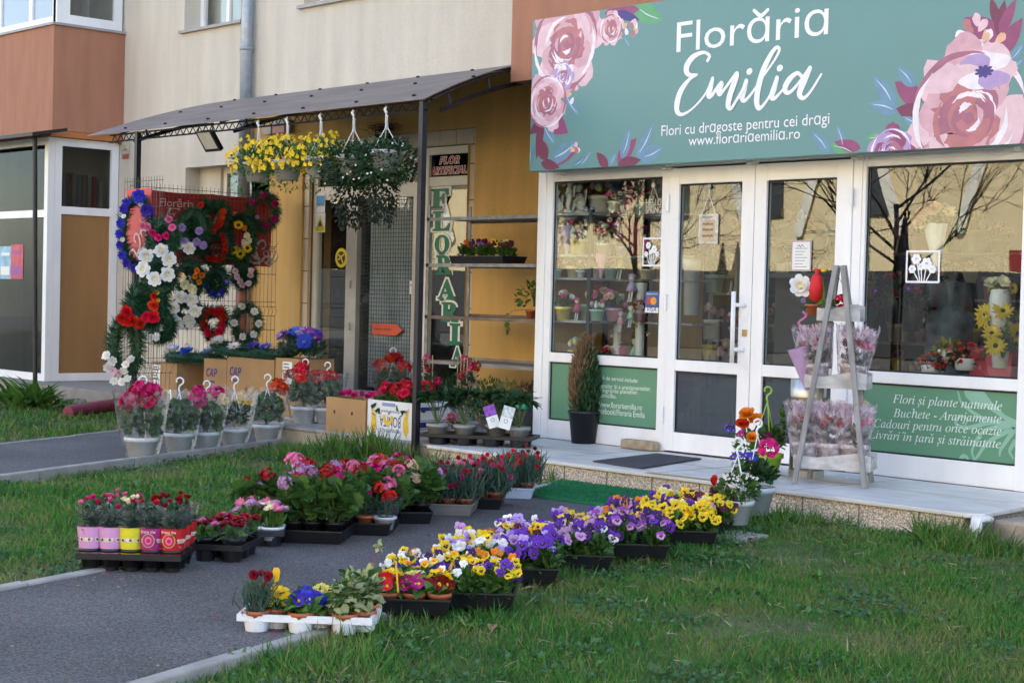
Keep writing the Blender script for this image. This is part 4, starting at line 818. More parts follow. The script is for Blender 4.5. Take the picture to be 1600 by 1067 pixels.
ital = lambda s: ''.join(chr(0x1D434+ord(c)-65) if c.isupper() else (chr(0x1D44E+ord(c)-97) if c.islower() and c != 'h' else c) for c in s)
rom = lambda s: s
bl('Florăria', (249, 322), (302, 322), .09); bl('EMILIA', (252, 345), (392, 350), .14, ital); bl('Ar', (291, 372), (300, 372), .05, ital); bl('ocaz', (325, 388), (345, 389), .05, ital); bl('năta', (327, 401), (347, 402), .05, ital)
part_at('lettering', m3, mat('pale_pink_print', (.62, .50, .48), .6), bn)
m3 = MB()
def swirl(c, sgn, plane, k=1.):
    u, o = (UY, np.array([bx, 0, 0])) if plane == 'x' else (UX, np.array([0, -1.34, 0]))
    for P, wd in (([(0, 0), (.05, .10), (.02, .20), (-.05, .22), (-.07, .16), (-.03, .13)], .035), ([(.02, .02), (.12, .08), (.18, .18), (.15, .26), (.08, .25), (.09, .19)], .035), ([(0, -.02), (.1, -.02), (.2, .04), (.24, .12)], .025), ([(-.02, .0), (-.08, .05), (-.14, .04), (-.16, -.02), (-.12, -.06)], .03), ([(.05, .22), (.08, .32), (.03, .38)], .022), ([(.16, .26), (.20, .34), (.26, .36)], .022)):
        stroke(m3, [(c[0]+sgn*a*k, c[1]+b*k) for a, b in P], list(np.linspace(wd, wd*.4, len(P))*k), u, UZ, o, 0, .010)
p = at(405, 408, 'x', bx); swirl((p[1], p[2]), -1, 'x', 1.0); swirl((p[1]+.09, p[2]-.02), 1, 'x', .6); swirl((p[1]-.2, p[2]), -1, 'x', .5)
part_at('flourish', m3, mat('pale_pink_print', (.62, .50, .48), .6), bn)
bf = thing('banner', 'bright red banner end with white flourish on the front mesh panel', 'banner', (FX-.1, -1.34, 1.4))
p, q = at(199, 296, 'y', -1.34), at(234, 413, 'y', -1.34); mb = MB(); mb.box(p[0]-.02, -1.338, q[2], q[0], -1.334, p[2]); part_at('sheet', mb, mat('sky_lit_red_vinyl', (.62, .045, .04), .5, .05), bf)  # brighter red puts the sky's light into this turned end's colour
m3 = MB(); c = at(216, 398, 'y', -1.34); swirl((c[0], c[2]), 1, 'y', .9); part_at('flourish', m3, mat('pale_pink_print', (.62, .50, .48), .6), bf)
# ------------------------------------------------------------------ wreaths
def ring_pts(shape, rx, rz, n):
    t = np.linspace(0, 2*math.pi, n, endpoint=False)
    if shape == 'h': X = 16*np.sin(t)**3/16; Z = (13*np.cos(t)-5*np.cos(2*t)-2*np.cos(3*t)-np.cos(4*t))/14.5+.12
    else: X, Z = np.sin(t), np.cos(t)
    return np.stack([X*rx, Z*rz], 1)
WN = np.array([.72, -.69, .05]); WN /= np.linalg.norm(WN); WU = np.cross(UZ, WN); WU /= np.linalg.norm(WU)
FSEL = {'rose': ROS, 'lotus': LOTUS, 'carn': CARN, 'daisy': DAI}
def wreath(lab, cx, cy, w_, h_, ring, fl, shape='o', mt=None, front=False, lay=0, needle=.062, n=2000):
    pl = ('y', -1.43-.04*lay) if front else ('x', FX+.12+.035*lay)
    c = at(cx, cy, *pl); s = (RC[2] @ (c-CAM))/FPX; th = ring*min(w_, h_)*s/2; rx, rz = w_*s/2-th, h_*s/2-th
    t = thing('wreath', lab, 'wreath', c, 0, 'wreaths on the mesh fence'); mb = MB(); P = ring_pts(shape, rx, rz, 64)
    core = [WU*a+UZ*b for a, b in P]; mb.tube(core+[core[0]], th*.55, 7, 0, False)
    i = rng.integers(0, 64, n); f = rng.uniform(0, 1, n)[:, None]; B = (P[i]*(1-f)+P[(i+1) % 64]*f); B3 = B[:, :1]*WU+B[:, 1:]*UZ
    T2 = P[(i+1) % 64]-P[i]; T2 /= np.linalg.norm(T2, axis=1, keepdims=True); T3 = T2[:, :1]*WU+T2[:, 1:]*UZ; a = rng.uniform(0, 6.3, n)[:, None]
    R1 = np.cross(T3, WN); D = R1*np.cos(a)+WN*np.sin(a)*.9; dirs = D+T3*.5+rng.normal(0, .2, (n, 3)); L = needle*rng.uniform(.6, 1.3, n)
    M = frames(dirs, np.cross(dirs, rng.normal(0, 1, (n, 3))))*np.stack([L*1.3, L, L], 1)[:, None, :]; mb.batch(T_NDL, M, B3+D*(th*.5), 0)
    part_at('fir_ring', MBshift(mb, c), mt or L_FIR, t)
    for kind, col, sz, pts in fl:
        me = SUNF if kind == 'sun' else (bud(col) if kind == 'bud' else FSEL[kind][col])
        for (fx, fy) in pts:
            dr = RC.T @ np.array([(fx-800)/FPX, -(fy-533.5)/FPX, 1.]); q = CAM+dr*(((c-CAM) @ WN)/(dr @ WN))-c; a = q @ WU; b = q @ np.cross(WN, WU); o = link('flower', me, t, WU*a+UZ*b+WN*th*1.05, face_rot(WN+rng.normal(0, .18, 3), rng.uniform(0, 6)), sz*s/2)
    return t
def MBshift(mb, c): mb.v = [v+np.array(c) for v in mb.v]; return mb
wreath('tall oval wreath edged with bright blue flowers at the left end of the mesh', 214, 363, 60, 122, .28, [('lotus', 'blue', 22, [(220, 308), (233, 330)]), ('lotus', 'blue', 14, [(196, 328), (190, 350), (189, 366), (190, 384), (193, 400), (200, 412), (212, 420), (224, 418), (201, 318)]), ('rose', 'white', 8, [(223, 321), (196, 340), (193, 375)])], front=True)
wreath('round fir wreath with a lower arc of pink roses beside the blue oval one', 256, 371, 62, 74, .55, [('rose', 'hotpink', 12, [(243, 366), (264, 370), (252, 373)]), ('rose', 'pink', 13, [(235, 357), (273, 357), (269, 345), (228, 355)])], front=True, lay=1)
wreath('large dark fir wreath set with white and yellow water lilies', 250, 430, 74, 88, .60, [('lotus', 'white', 23, [(258, 394), (234, 402), (229, 422), (247, 437), (267, 430), (270, 408)])], front=True, lay=2)
wreath('big bushy fir wreath with clustered red roses on its lower half', 230, 477, 84, 88, .52, [('rose', 'red', 20, [(204, 489), (212, 503), (224, 507), (236, 496), (245, 497), (198, 499)]), ('rose', 'scarlet', 19, [(246, 479), (205, 503)]), ('rose', 'red', 12, [(246, 464)]), ('carn', 'red', 7, [(200, 495)]), ('daisy', 'yellow', 8, [(252, 458), (250, 491), (218, 498), (221, 511), (253, 470)])], front=True, needle=.085, lay=3)
wreath('lowest fir wreath at the front post with white and blush orchids', 196, 542, 64, 108, .42, [('lotus', 'white', 15, [(170, 556), (179, 565), (172, 575)]), ('lotus', 'white', 13, [(200, 570), (208, 562), (196, 580), (181, 595), (193, 597), (202, 592)]), ('carn', 'blush', 13, [(180, 580), (190, 583)])], front=True, mt=L_FIRL, needle=.08, lay=4)
wreath('small round wreath nearly covered by large white blossoms', 290, 487, 60, 54, .42, [('lotus', 'white', 21, [(285, 466), (302, 469), (273, 482), (308, 487), (279, 506), (298, 501), (271, 494)])], lay=3)
wreath('dark fir wreath with pale lilac blooms and one white lily', 303, 362, 68, 90, .55, [('carn', 'lilac', 14, [(289, 358), (316, 363), (283, 375), (293, 379), (311, 379), (322, 385)]), ('lotus', 'white', 20, [(300, 389)]), ('lotus', 'white', 9, [(287, 386)])], lay=1)
wreath('heart shaped wreath edged with orange red blossoms on the banner', 333, 343, 58, 70, .28, [('carn', 'scarlet', 11, [(316, 322), (350, 332), (349, 342), (346, 349), (340, 356), (334, 362), (326, 351), (344, 353), (330, 359)])], 'h', lay=1)
wreath('thin dark wreath with a right arc of red flowers below the orange heart', 338, 386, 52, 66, .30, [('carn', 'red', 10, [(349, 370), (352, 378), (353, 386), (353, 394), (350, 402), (343, 407), (335, 405), (328, 404)])], lay=0)
wreath('oval wreath with five sunflowers and pale yellow blooms', 377, 372, 50, 78, .26, [('sun', '', 17, [(374, 353), (366, 391), (377, 397), (388, 388)]), ('carn', 'blush', 8, [(382, 378)]), ('lotus', 'cream', 11, [(388, 369), (390, 377), (384, 382)]), ('rose', 'orange', 9, [(384, 357)])], lay=2)
wreath('round mossy wreath with purple blooms at the right end of the mesh', 411, 331, 56, 66, .28, [('carn', 'magenta', 12, [(413, 307), (397, 318), (431, 320), (430, 343), (417, 353)]), ('carn', 'lilac', 7, [(403, 340)])], mt=L_FIRL, lay=2)
wreath('small dark wreath with dusty blue flowers under the banner', 338, 441, 48, 58, .50, [('rose', 'blue', 10, [(324, 448), (350, 457), (335, 459)]), ('carn', 'lilac', 7, [(357, 440)]), ('daisy', 'royal', 10, [(357, 441), (325, 449), (344, 461)])], lay=2)
wreath('dark round wreath with peach rosebuds right of the blue one', 381, 431, 52, 54, .56, [('rose', 'blush', 10, [(371, 425), (373, 433), (378, 440), (381, 446), (394, 431), (396, 424), (391, 444)])], lay=1)
wreath('dark wreath with cream lilies and orange buds below the lilac one', 297, 437, 56, 76, .52, [('lotus', 'cream', 17, [(293, 445), (305, 453), (288, 436)]), ('rose', 'orange', 10, [(312, 424), (309, 433), (315, 441), (318, 431), (284, 431)])], lay=2)
wreath('heart shaped wreath thick with dark red daisies', 333, 507, 56, 66, .34, [('carn', 'red', 14, [(333, 487), (348, 486), (351, 497), (349, 508), (344, 519), (336, 528), (327, 520), (321, 509), (319, 498), (323, 491), (341, 489)])], 'h', lay=3)
wreath('thin oval wreath with six white roses in front of the brown pipe', 385, 505, 52, 66, .28, [('lotus', 'white', 12, [(380, 478), (399, 487), (406, 506), (397, 523), (381, 526), (367, 505)])], mt=L_FIRL, lay=3)
wreath('half hidden low wreath with pale blossoms behind the red rose one', 250, 510, 60, 66, .45, [('carn', 'white', 14, [(229, 524), (238, 528), (248, 527)])], lay=1)
# ------------------------------------------------------------------ ground, paths, kerbs, steps
LZ = GZ-.035
def poly(name, P, z, m, th=.0):
    mb = MB(); n = len(P)
    if th: mb.prism([(p[0], p[1]) for p in P], UX, UY, UZ, (0, 0, z-th), th)
    else: mb.add([(p[0], p[1], z) for p in P], [tuple(range(n))])
    return struct(mb.build(name, m))
def soil_mat():
    m = mat('lawn_soil', (.085, .082, .036), .95, .35, 3.5, .6, 40); return m
mb = MB(); gx, gy = np.linspace(-60, 60, 61), np.linspace(-60, 20, 41)
mb.add([(x, y, LZ-.004) for x in gx for y in gy], [(i*41+j, (i+1)*41+j, (i+1)*41+j+1, i*41+j+1) for i in range(60) for j in range(40)]); struct(mb.build('ground', soil_mat()))
ASPH = mat('asphalt', (.115, .112, .115), .92, .26, 1.1, 1., 260)
def add_speck(m):
    n, l = m.node_tree.nodes, m.node_tree.links; h = next(x for x in n if x.type == 'HUE_SAT'); tc = next(x for x in n if x.type == 'TEX_COORD')
    no = n.new('ShaderNodeTexNoise'); no.inputs['Scale'].default_value = 95; no.inputs['Detail'].default_value = 2; l.new(tc.outputs['Object'], no.inputs[0])
    r = n.new('ShaderNodeMapRange'); l.new(no.outputs[0], r.inputs[0]); r.inputs[1].default_value = .35; r.inputs[2].default_value = .7; r.inputs[3].default_value = .5; r.inputs[4].default_value = 1.6
    src = h.inputs['Value'].links[0].from_socket; mu = n.new('ShaderNodeMath'); mu.operation = 'MULTIPLY'; l.new(src, mu.inputs[0]); l.new(r.outputs[0], mu.inputs[1]); l.new(mu.outputs[0], h.inputs['Value'])
add_speck(ASPH); add_speck(PEBBLE)
pl_x = lambda y: .93-.33*(y+5.84)
pr_x = lambda y: 2.56-.36*(y+5.83)
un_x = lambda y: -2.73-.43*(y+4.55)
uf_x = lambda y: -5.0-.457*(y+3.44)
Y0, Y1 = -13, -1.31
poly('path', [(pl_x(Y0), Y0), (pr_x(Y0), Y0), (pr_x(Y1), Y1), (pl_x(Y1), Y1)], GZ, ASPH, .1)
poly('path', [(uf_x(Y0), Y0), (un_x(Y0), Y0), (un_x(-1.25), -1.25), (uf_x(-.56), -.56)], GZ, ASPH, .1)
poly('road', [(-60, -26), (60, -26), (60, -13.2), (-60, -13.2)], GZ-.02, ASPH)
KERB = mat('kerb_concrete', (.30, .285, .26), .85, .2, 7, .5, 120)
def kerb(fx, y0, y1, side, wd=.075, top=.012, seg=.98):
    mb = MB(); y = y1
    while y > y0:
        ya = max(y0, y-seg); j = rng.normal(0, .003); P = [(fx(y-.004), y-.004), (fx(ya+.004), ya+.004), (fx(ya+.004)+side*wd, ya+.004), (fx(y-.004)+side*wd, y-.004)]
        if side < 0: P = P[::-1]
        mb.prism(P, UX, UY, UZ, (0, 0, GZ-.16), .16+top+j); y = ya
    o = struct(mb.build('kerb', KERB)); bevel(o, .008)
kerb(pr_x, Y0, -1.32, 1); kerb(pl_x, Y0, -1.36, -1); kerb(un_x, Y0, -1.28, 1, .075, .035); kerb(uf_x, Y0, -.6, -1, .05, .008)
# marble doorstep and the older tiled step
st = thing('doorstep', 'worn marble doorstep with pebbledash riser along the whole shop front', 'step', (0, -.6, -.1))
mb = MB(); mb.prism([(-2.14, -1.30), (2.63, -1.30), (2.70, -1.22), (2.58, -.02), (2.3, -.0), (-2.14, -.0)], UX, UY, UZ, (0, 0, -.028), .027); bevel(part_at('slab', mb, MARBLE, st), .006, 3)
mb = MB(); mb.box(-2.12, -1.275, GZ-.3, 2.60, -.01, -.0285); part_at('riser', mb, PEBBLE, st)
mb = MB(); [mb.box(x, -1.279, GZ-.3, x+.006, -1.274, -.03) for x in np.arange(-1.9, 2.6, .42)]; part_at('joint', mb, GROUT, st)
for k, (x0, x1) in enumerate([(-2.1, -.95), (-.94, .2), (.21, 1.4)]): pass
mb = MB(); [mb.box(x, -1.29, -.0012, x+.003, -.03, .0004) for x in (-.95, .2, 1.36)]; mb.box(-2.1, -.62, -.0012, 2.5, -.617, .0004); part_at('joint', mb, mat('marble_joint', (.25, .23, .21), .8), st)
mb = MB(); n = 26; a, b = at(1006, 738, 'z', 0), at(1108, 750.5, 'z', 0); d = (b-a)/n; pr = np.array([-d[1], d[0], 0]); pr = pr/np.linalg.norm(pr)*.05
for i in range(n):
    p = a+d*i; mb.add([p+UZ*.003, p+d*.55+UZ*.003, p+d*.75+pr+UZ*.003, p+d*.2+pr+UZ*.003], [(0, 1, 2, 3)], 0); mb.add([p+d*.55+UZ*.003, p+d+UZ*.003, p+d*1.2+pr+UZ*.003, p+d*.75+pr+UZ*.003], [(0, 1, 2, 3)], 1)
part_at('warning_tape', mb, [mat('faded_yellow_tape', (.55, .47, .14), .7, .25, 30), mat('faded_grey_tape', (.33, .31, .28), .7, .25, 30)], st)
st = thing('old_step', 'older beige tiled step in front of the old shop doorway under the canopy', 'step', (-4, -.6, -.1))
STONE = mat('beige_step_top', (.36, .33, .29), .7, .18, 5, .3, 60)
mb = MB(); mb.box(-4.65, -1.22, -.03, -2.145, W-.01, -.002); mb.box(-7.15, -.6, -.032, -4.652, W-.01, -.004); bevel(part_at('slab', mb, STONE, st), .005)
mb = MB(); mb.box(-4.63, -1.20, GZ-.3, -2.16, .6, -.031); mb.box(-7.1, -.58, GZ-.3, -4.64, .6, -.033); part_at('riser', mb, GROUT, st)
mb = MB()
for x in np.arange(-4.62, -2.2, .24): mb.box(x, -1.212, GZ-.3, min(x+.236, -2.165), -1.199, -.033)
bevel(part_at('tile', mb, mat('beige_riser_tile', (.44, .36, .26), .6, .2, 5), st), .003)
# mats, stone, pipe, hose
mb = MB(); A = [(-.62, -1.33), (-.13, -2.12), (1.0, -2.08), (.62, -1.33)]; mb.prism(A, UX, UY, UZ, (0, 0, GZ+.002), .016)
for p in np.vstack([np.array([(-.13+1.12*a+(-.49+.1*a)*b, -2.115+.04*a+.78*b) for a, b in rng.uniform(.005, .99, (9000, 2))])]): pass
Pm = rng.uniform(.004, .996, (14000, 2)); X = -.13+1.13*Pm[:, 0]+(-.49+.11*Pm[:, 0])*Pm[:, 1]; Y = -2.115+.04*Pm[:, 0]+.78*Pm[:, 1]; n = len(X)
dd = np.stack([rng.normal(0, .35, n), rng.normal(0, .35, n), np.ones(n)], 1); s = rng.uniform(.012, .02, n)
mb.batch(blade_T(.16, .1, 1), frames(dd, rng.normal(0, 1, (n, 3)))*s[:, None, None], np.stack([X, Y, np.full(n, GZ+.016)], 1), 0)
tag(mb.build('turf_mat', mat('green_turf', (.006, .17, .06), .6, .15, 12, island=.25)), 'bright green artificial turf mat on the path at the doorstep', 'mat')
q = [at(*p, 'z', 0) for p in ((926, 722), (1003, 733), (1096, 718), (1026, 710))]; mb = MB(); mb.prism([(p[0], p[1]) for p in q], UX, UY, UZ, (0, 0, .003), .009); tag(mb.build('door_mat', mat('grey_rubber_mat', (.055, .055, .065), .85, .3, 60, .8, 200)), 'dark grey rubber mat on the marble before the shop door', 'mat')
q0, q1 = at(968, 700, 'z', 0), at(1021, 706, 'z', 0); mb = MB(); mb.box(q0[0], q0[1]-.0, .001, q1[0]-.02, q0[1]+.10, .075); o = tag(mb.build('stone_block', mat('tan_stone', (.34, .27, .18), .9, .3, 12, 1, 60)), 'small tan stone block lying against the foot of the shop front', 'stone block'); bevel(o, .016, 3)
q = at(1556, 838, 'z', LZ); t = thing('drain_pipe_end', 'white bent plastic pipe ends sticking out at the right end of the doorstep', 'pipe', q)
for k in range(3):
    mb = MB(); o = np.array([2.66+.035*k, -1.26-.03*k, -.03]); mb.tube(bezier([o+[0, .12, 0], o, o+[.01, -.03, -.04], o+[-.03, -.04, -.16]], 5), .018, 8); part_at('pipe', mb, WPOT, t, True)
mb = MB(); mb.box(2.74, -1.2, GZ-.2, 6, .0, -.03); o = tag(mb.build('stone_edge', mat('rough_stone', (.30, .25, .20), .9, .35, 6, 1, 40)), 'rough stone edging right of the doorstep end', 'stone edge'); bevel(o, .02)
P = [at(106, 649, 'z', GZ)+UZ*.03, at(150, 644, 'z', GZ)+UZ*.05, at(196, 637, 'z', GZ)+UZ*.06]; P.append(P[-1]+np.array([-.6, .3, 0])); B = bezier(P, 34); mb = MB(); k = len(B)
mb.tube(B, [.062+.008*math.sin(i*2.1) for i in range(k)], 12); tag(mb.build('corrugated_hose', mat('maroon_hose', (.21, .035, .06), .5, .15, 8), smooth=False), 'thick ribbed maroon hose lying in the grass by the baskets', 'hose')
q = at(1135, 832, 'z', GZ); mb = MB(); mb.box(q[0]-.16, q[1]-.06, GZ-.05, q[0]+.14, q[1]+.22, GZ-.012); bevel(tag(mb.build('paving_slab', KERB), 'weathered concrete slab under the white pots at the end of the pansy row', 'slab'), .012)
# ------------------------------------------------------------------ grass
def in_view(X, Y, z=GZ, mx=420):
    q = (np.stack([X, Y, np.full(len(X), z)], 1)-CAM) @ RC.T; u = 800+FPX*q[:, 0]/q[:, 2]; v = 533.5-FPX*q[:, 1]/q[:, 2]
    return (q[:, 2] > .5) & (u > -mx) & (u < 1600+mx) & (v < 1067+mx*1.5), q[:, 2]
def lawn(name, cond, n, box, h0, m, seed, wd=.055):
    r = np.random.default_rng(seed); X = r.uniform(box[0], box[1], n); Y = r.uniform(box[2], box[3], n); ok, dp = in_view(X, Y)
    clump = np.sin(X*3.1+1.7*np.sin(Y*2.3))*np.sin(Y*2.7+1.3*np.sin(X*1.9))
    ok &= cond(X, Y) & (r.uniform(0, 1, n) < np.clip(7.5/dp, .35, 1)*np.clip(.8+.4*clump, .5, 1)); X, Y, dp, clump = X[ok], Y[ok], dp[ok], clump[ok]; k = len(X)
    d = np.stack([r.normal(0, .55, k), r.normal(0, .55, k), np.ones(k)], 1); s = h0*r.uniform(.45, 1.35, k)*(1+.35*clump)
    M = frames(d, r.normal(0, 1, (k, 3)))*np.stack([s*np.clip(dp/8, .8, 1.7), s, s], 1)[:, None, :]
    mb = MB(); mb.batch(blade_T(wd, .25, 2), M, np.stack([X, Y, np.full(k, LZ-.004)], 1)); o = mb.build(name, m); o['kind'] = 'stuff'; return o
def grass_mat(name, a, b, c):
    m = mat(name, a, .6, .15, 30, island=.3, trans=.3, spec=.25); n, l = m.node_tree.nodes, m.node_tree.links; h = next(x for x in n if x.type == 'HUE_SAT'); tc = next(x for x in n if x.type == 'TEX_COORD')
    no = n.new('ShaderNodeTexNoise'); no.inputs['Scale'].default_value = 1.9; no.inputs['Detail'].default_value = 5; l.new(tc.outputs['Object'], no.inputs[0])
    cr = n.new('ShaderNodeValToRGB'); l.new(no.outputs[0], cr.inputs[0]); e = cr.color_ramp.elements; e[0].position = .36; e[0].color = (*b, 1); e[1].position = .66; e[1].color = (*c, 1); x = cr.color_ramp.elements.new(.5); x.color = (*a, 1)
    g = n.new('ShaderNodeNewGeometry'); r2 = n.new('ShaderNodeMath'); r2.operation = 'GREATER_THAN'; r2.inputs[1].default_value = .92; l.new(g.outputs['Random Per Island'], r2.inputs[0])
    mx = n.new('ShaderNodeMix'); mx.data_type = 'RGBA'; l.new(r2.outputs[0], mx.inputs[0]); l.new(cr.outputs[0], mx.inputs[6]); mx.inputs[7].default_value = (.20, .18, .08, 1); l.new(mx.outputs[2], h.inputs['Color']); return m
G1 = grass_mat('lawn_grass', (.078, .222, .036), (.045, .158, .029), (.175, .225, .068)); G2 = grass_mat('tall_grass', (.085, .20, .03), (.06, .16, .028), (.12, .20, .045))
on_r = lambda X, Y: (X > pr_x(Y)+.07) & (Y < -1.30) & ~((X > 2.7) & (Y > -1.25))
on_m = lambda X, Y: (X < pl_x(Y)-.085) & (X > un_x(Y)+.085) & (Y < -1.32) | ((X < -.7) & (X > -4.6) & (Y < -1.23) & (Y > -1.34) & (X > un_x(Y)+.09))
on_l = lambda X, Y: (X < uf_x(Y)-.055) & (Y < -.29) & ~((X > -7.2) & (Y > -.58))
lawn('grass', on_r, 520000, (1.0, 9.0, -8.8, -1.3), .040, G1, 1); lawn('grass', on_m, 230000, (-4.7, 2.2, -8.2, -1.22), .05, G1, 2); lawn('grass', on_l, 90000, (-13, -3.5, -7, -.29), .06, G2, 3)
on_e = lambda X, Y: on_r(X, Y) & (Y > -1.75-.35*np.sin(X*2.1)-.2*np.sin(X*5.3)) & (X > 1.35)
lawn('grass', on_e, 16000, (1.3, 4.5, -2.4, -1.3), .11, G2, 9, .03)
on_t = lambda X, Y: on_r(X, Y) & (X < pr_x(Y)+.42+.15*np.sin(Y*7)) & (Y < -1.6)
lawn('grass', on_t, 30000, (1.0, 3.4, -6.3, -1.5), .075, G1, 10, .04)
def litter(name, cond, k, box, m, T, s0, s1, flat, per=1, seed=0, spread=.09):
    r = np.random.default_rng(seed); cx_ = np.repeat(r.uniform(box[0], box[1], k), per); cy_ = np.repeat(r.uniform(box[2], box[3], k), per); X = cx_+r.normal(0, spread, k*per)*(per > 1); Y = cy_+r.normal(0, spread, k*per)*(per > 1)
    ok, dp = in_view(X, Y); ok &= cond(X, Y); X, Y = X[ok], Y[ok]; n = len(X); d = np.stack([r.normal(0, 1, n), r.normal(0, 1, n), np.abs(r.normal(0, flat, n))+.05], 1); s = r.uniform(s0, s1, n)
    mb = MB(); mb.batch(T, frames(d, np.array([0, 0, 1.])+r.normal(0, .3, (n, 3)))*s[:, None, None], np.stack([X, Y, np.where(on_r(X, Y) | on_m(X, Y) | on_l(X, Y), LZ+r.uniform(.005, .035, n), GZ+.004)], 1)); o = mb.build(name, m); o['kind'] = 'stuff'
CLV = leafm('clover_leaf', (.045, .135, .045), .4); lawnc = lambda X, Y: on_r(X, Y) | on_m(X, Y) | on_l(X, Y)
litter('clover', lawnc, 420, (-9, 7, -8, -.4), CLV, round_T(4, .1, .1), .014, .028, .6, 70, 21, .10)
litter('dry_grass', lawnc, 9000, (-6, 7, -8, -1.3), mat('straw', (.27, .23, .13), .8, .3, 20, island=.3), blade_T(.03, .1, 1), .03, .085, .25, 1, 22)
litter('fallen_petals', lambda X, Y: (X > pl_x(Y)-.2) & (X < pr_x(Y)+.5), 130, (-.5, 3, -7, -1.5), FC['magenta'], round_T(3, .1, .1), .008, .016, .1, 1, 23)
def near(c, r_):
    return lambda X, Y: ((X-c[0])/r_[0])**2+((Y-c[1])/r_[1])**2 < 1
TUFT = 'grass tufts along the steps'
for i, (px, py, rx, hh, nn, lab) in enumerate([(470, 716, .40, .22, 900, 'long grass tuft at the left end of the tiled riser'), (530, 714, .30, .30, 800, 'tall grass tuft below the brown flower box'), (590, 715, .33, .34, 1000, 'tallest grass tuft below the white banana box'), (640, 720, .20, .24, 420, 'thin grass tuft left of the black canopy post'), (700, 725, .25, .2, 380, 'grass tuft at the chipped corner of the marble step'), (866, 750, .07, .18, 120, 'small grass tuft growing at the riser beside the green mat')]):
    c = at(px, py, 'z', GZ); t = thing('grass_tuft', lab, 'grass', (c[0], c[1], LZ), 0, TUFT); k = int(nn*.45); r = np.random.default_rng(40+i); X = r.normal(0, rx*.45, k); Y = r.uniform(-.14, .06, k)*(1 if i < 5 else .5)
    d = np.stack([r.normal(0, .28, k), r.normal(-.08, .28, k), np.ones(k)], 1); s = hh*.8*r.uniform(.4, 1.2, k)*np.exp(-(X/rx)**2*.5)
    mb = MB(); mb.batch(blade_T(.022, .3, 3), frames(d, r.normal(0, 1, (k, 3)))*np.stack([s, s, s], 1)[:, None, :], np.stack([X, Y, np.zeros(k)], 1)); mb.build('blades', G2, t)
T_WEED = leaf_T(.12, .03, .35)
for i, (px, py, s, lab) in enumerate([(362, 1040, .07, 'leafy weed at the kerb in the bottom left foreground'), (250, 1066, .05, 'small weed against the kerb at the bottom edge'), (735, 985, .06, 'clover patch below the middle pansy trays'), (640, 1005, .06, 'low weed in the grass right of the white primrose tray'), (1275, 905, .06, 'weed clump in the lawn before the doorstep'), (1225, 820, .11, 'grassy weed at the right foot of the doorstep'), (45, 640, .34, 'bushy weed by the plinth of the left corner shop'), (215, 770, .09, 'low clover patch behind the wrapped roses')]):
    c = at(px, py, 'z', LZ); t = thing('weed', lab, 'weed', c, 0, 'weeds in the lawn'); k = 40 if s < .3 else 160; a = rng.uniform(0, 6.3, k); e = rng.uniform(.3, 1.3, k); d = np.stack([np.cos(a)*np.cos(e), np.sin(a)*np.cos(e), np.sin(e)], 1); q = rng.uniform(.5, 1.2, k)*s
    mb = MB(); mb.batch(T_WEED, frames(d, np.array([[0, 0, 1.]])+0*d)*q[:, None, None], np.stack([rng.normal(0, s*.4, k), rng.normal(0, s*.4, k), rng.uniform(0, s*.3, k)], 1)); mb.build('leaves', L_FRESH, t)
for i, (px, py) in enumerate([(948, 938), (1180, 842), (835, 918), (770, 975), (1060, 905)]):
    c = at(px, py, 'z', LZ+.03); mb = MB(); V, F = leaf_T(.3, .12, .3); mb.add(rotz(V*.07, i*1.3), F); o = tag(mb.build('fallen_leaf', mat('dry_leaf', (.28, .16, .09), .8, .2, 20), loc=c), ['dry brown leaf in the grass below the violet pansies', 'curled brown leaf beside the last pansy tray', 'pale dry leaf by the corner of a pansy tray', 'dry leaf in the lawn below the yellow viola tray', 'dry leaf on the open lawn in the middle'][i], 'leaf', 'fallen leaves')
# ------------------------------------------------------------------ across the street (seen only in the window glass)
ob = thing('opposite_building', 'sunlit cream apartment block across the street reflected in the shop windows', 'building', (-12, -27, GZ))
HOL = [(x, x+1.6, z, z+1.5) for x in np.arange(-46, 30, 3.4) for z in (3.6, 6.5, 9.4) if not (-17.5 < x < -7 and z < 9)]
mb = MB(); wall_grid(mb, -50, 32, GZ, 12.5, -27.3, .3, []); part_at('wall', mb, mat('opposite_cream', (.72, .60, .36), .85, .06, .5), ob)
mb = MB(); [mb.box(a, -26.99, c, b, -26.9, d) for a, b, c, d in HOL]; part_at('window', mb, mat('opposite_window', (.05, .055, .06), .2), ob)
mb = MB(); [mb.box(x, -26.98, z, x+2.2, -26.2, z+.9) for x in np.arange(-44.5, 30, 6.8) for z in (5.6, 8.5)]; part_at('balcony', mb, mat('opposite_terracotta', (.42, .15, .09), .8), ob)
mb = MB(); mb.box(-13, -26.98, 2.1, -6, -25.8, 2.6); part_at('awning', mb, mat('opposite_red_awning', (.26, .03, .025), .7), ob)
mb = MB(); mb.box(-50, -26.97, GZ, 32, -26.85, 2.1); part_at('ground_floor', mb, mat('opposite_shopfront', (.05, .05, .055), .4), ob)
mb = MB()
for x in np.arange(-40, 10, 5): stroke(mb, [(x, 3.2), (x+1.6, 8)], .32, UX, UZ, (0, -26.85, 0), 0, 0, 2); stroke(mb, [(x+3.2, 3.2), (x+1.6, 8)], .32, UX, UZ, (0, -26.85, 0), 0, .02, 2)
part_at('brace', mb, mat('opposite_brace', (.75, .72, .62), .6), ob)
BARK = mat('bark', (.10, .075, .055), .9, .3, 10, .6, 40)
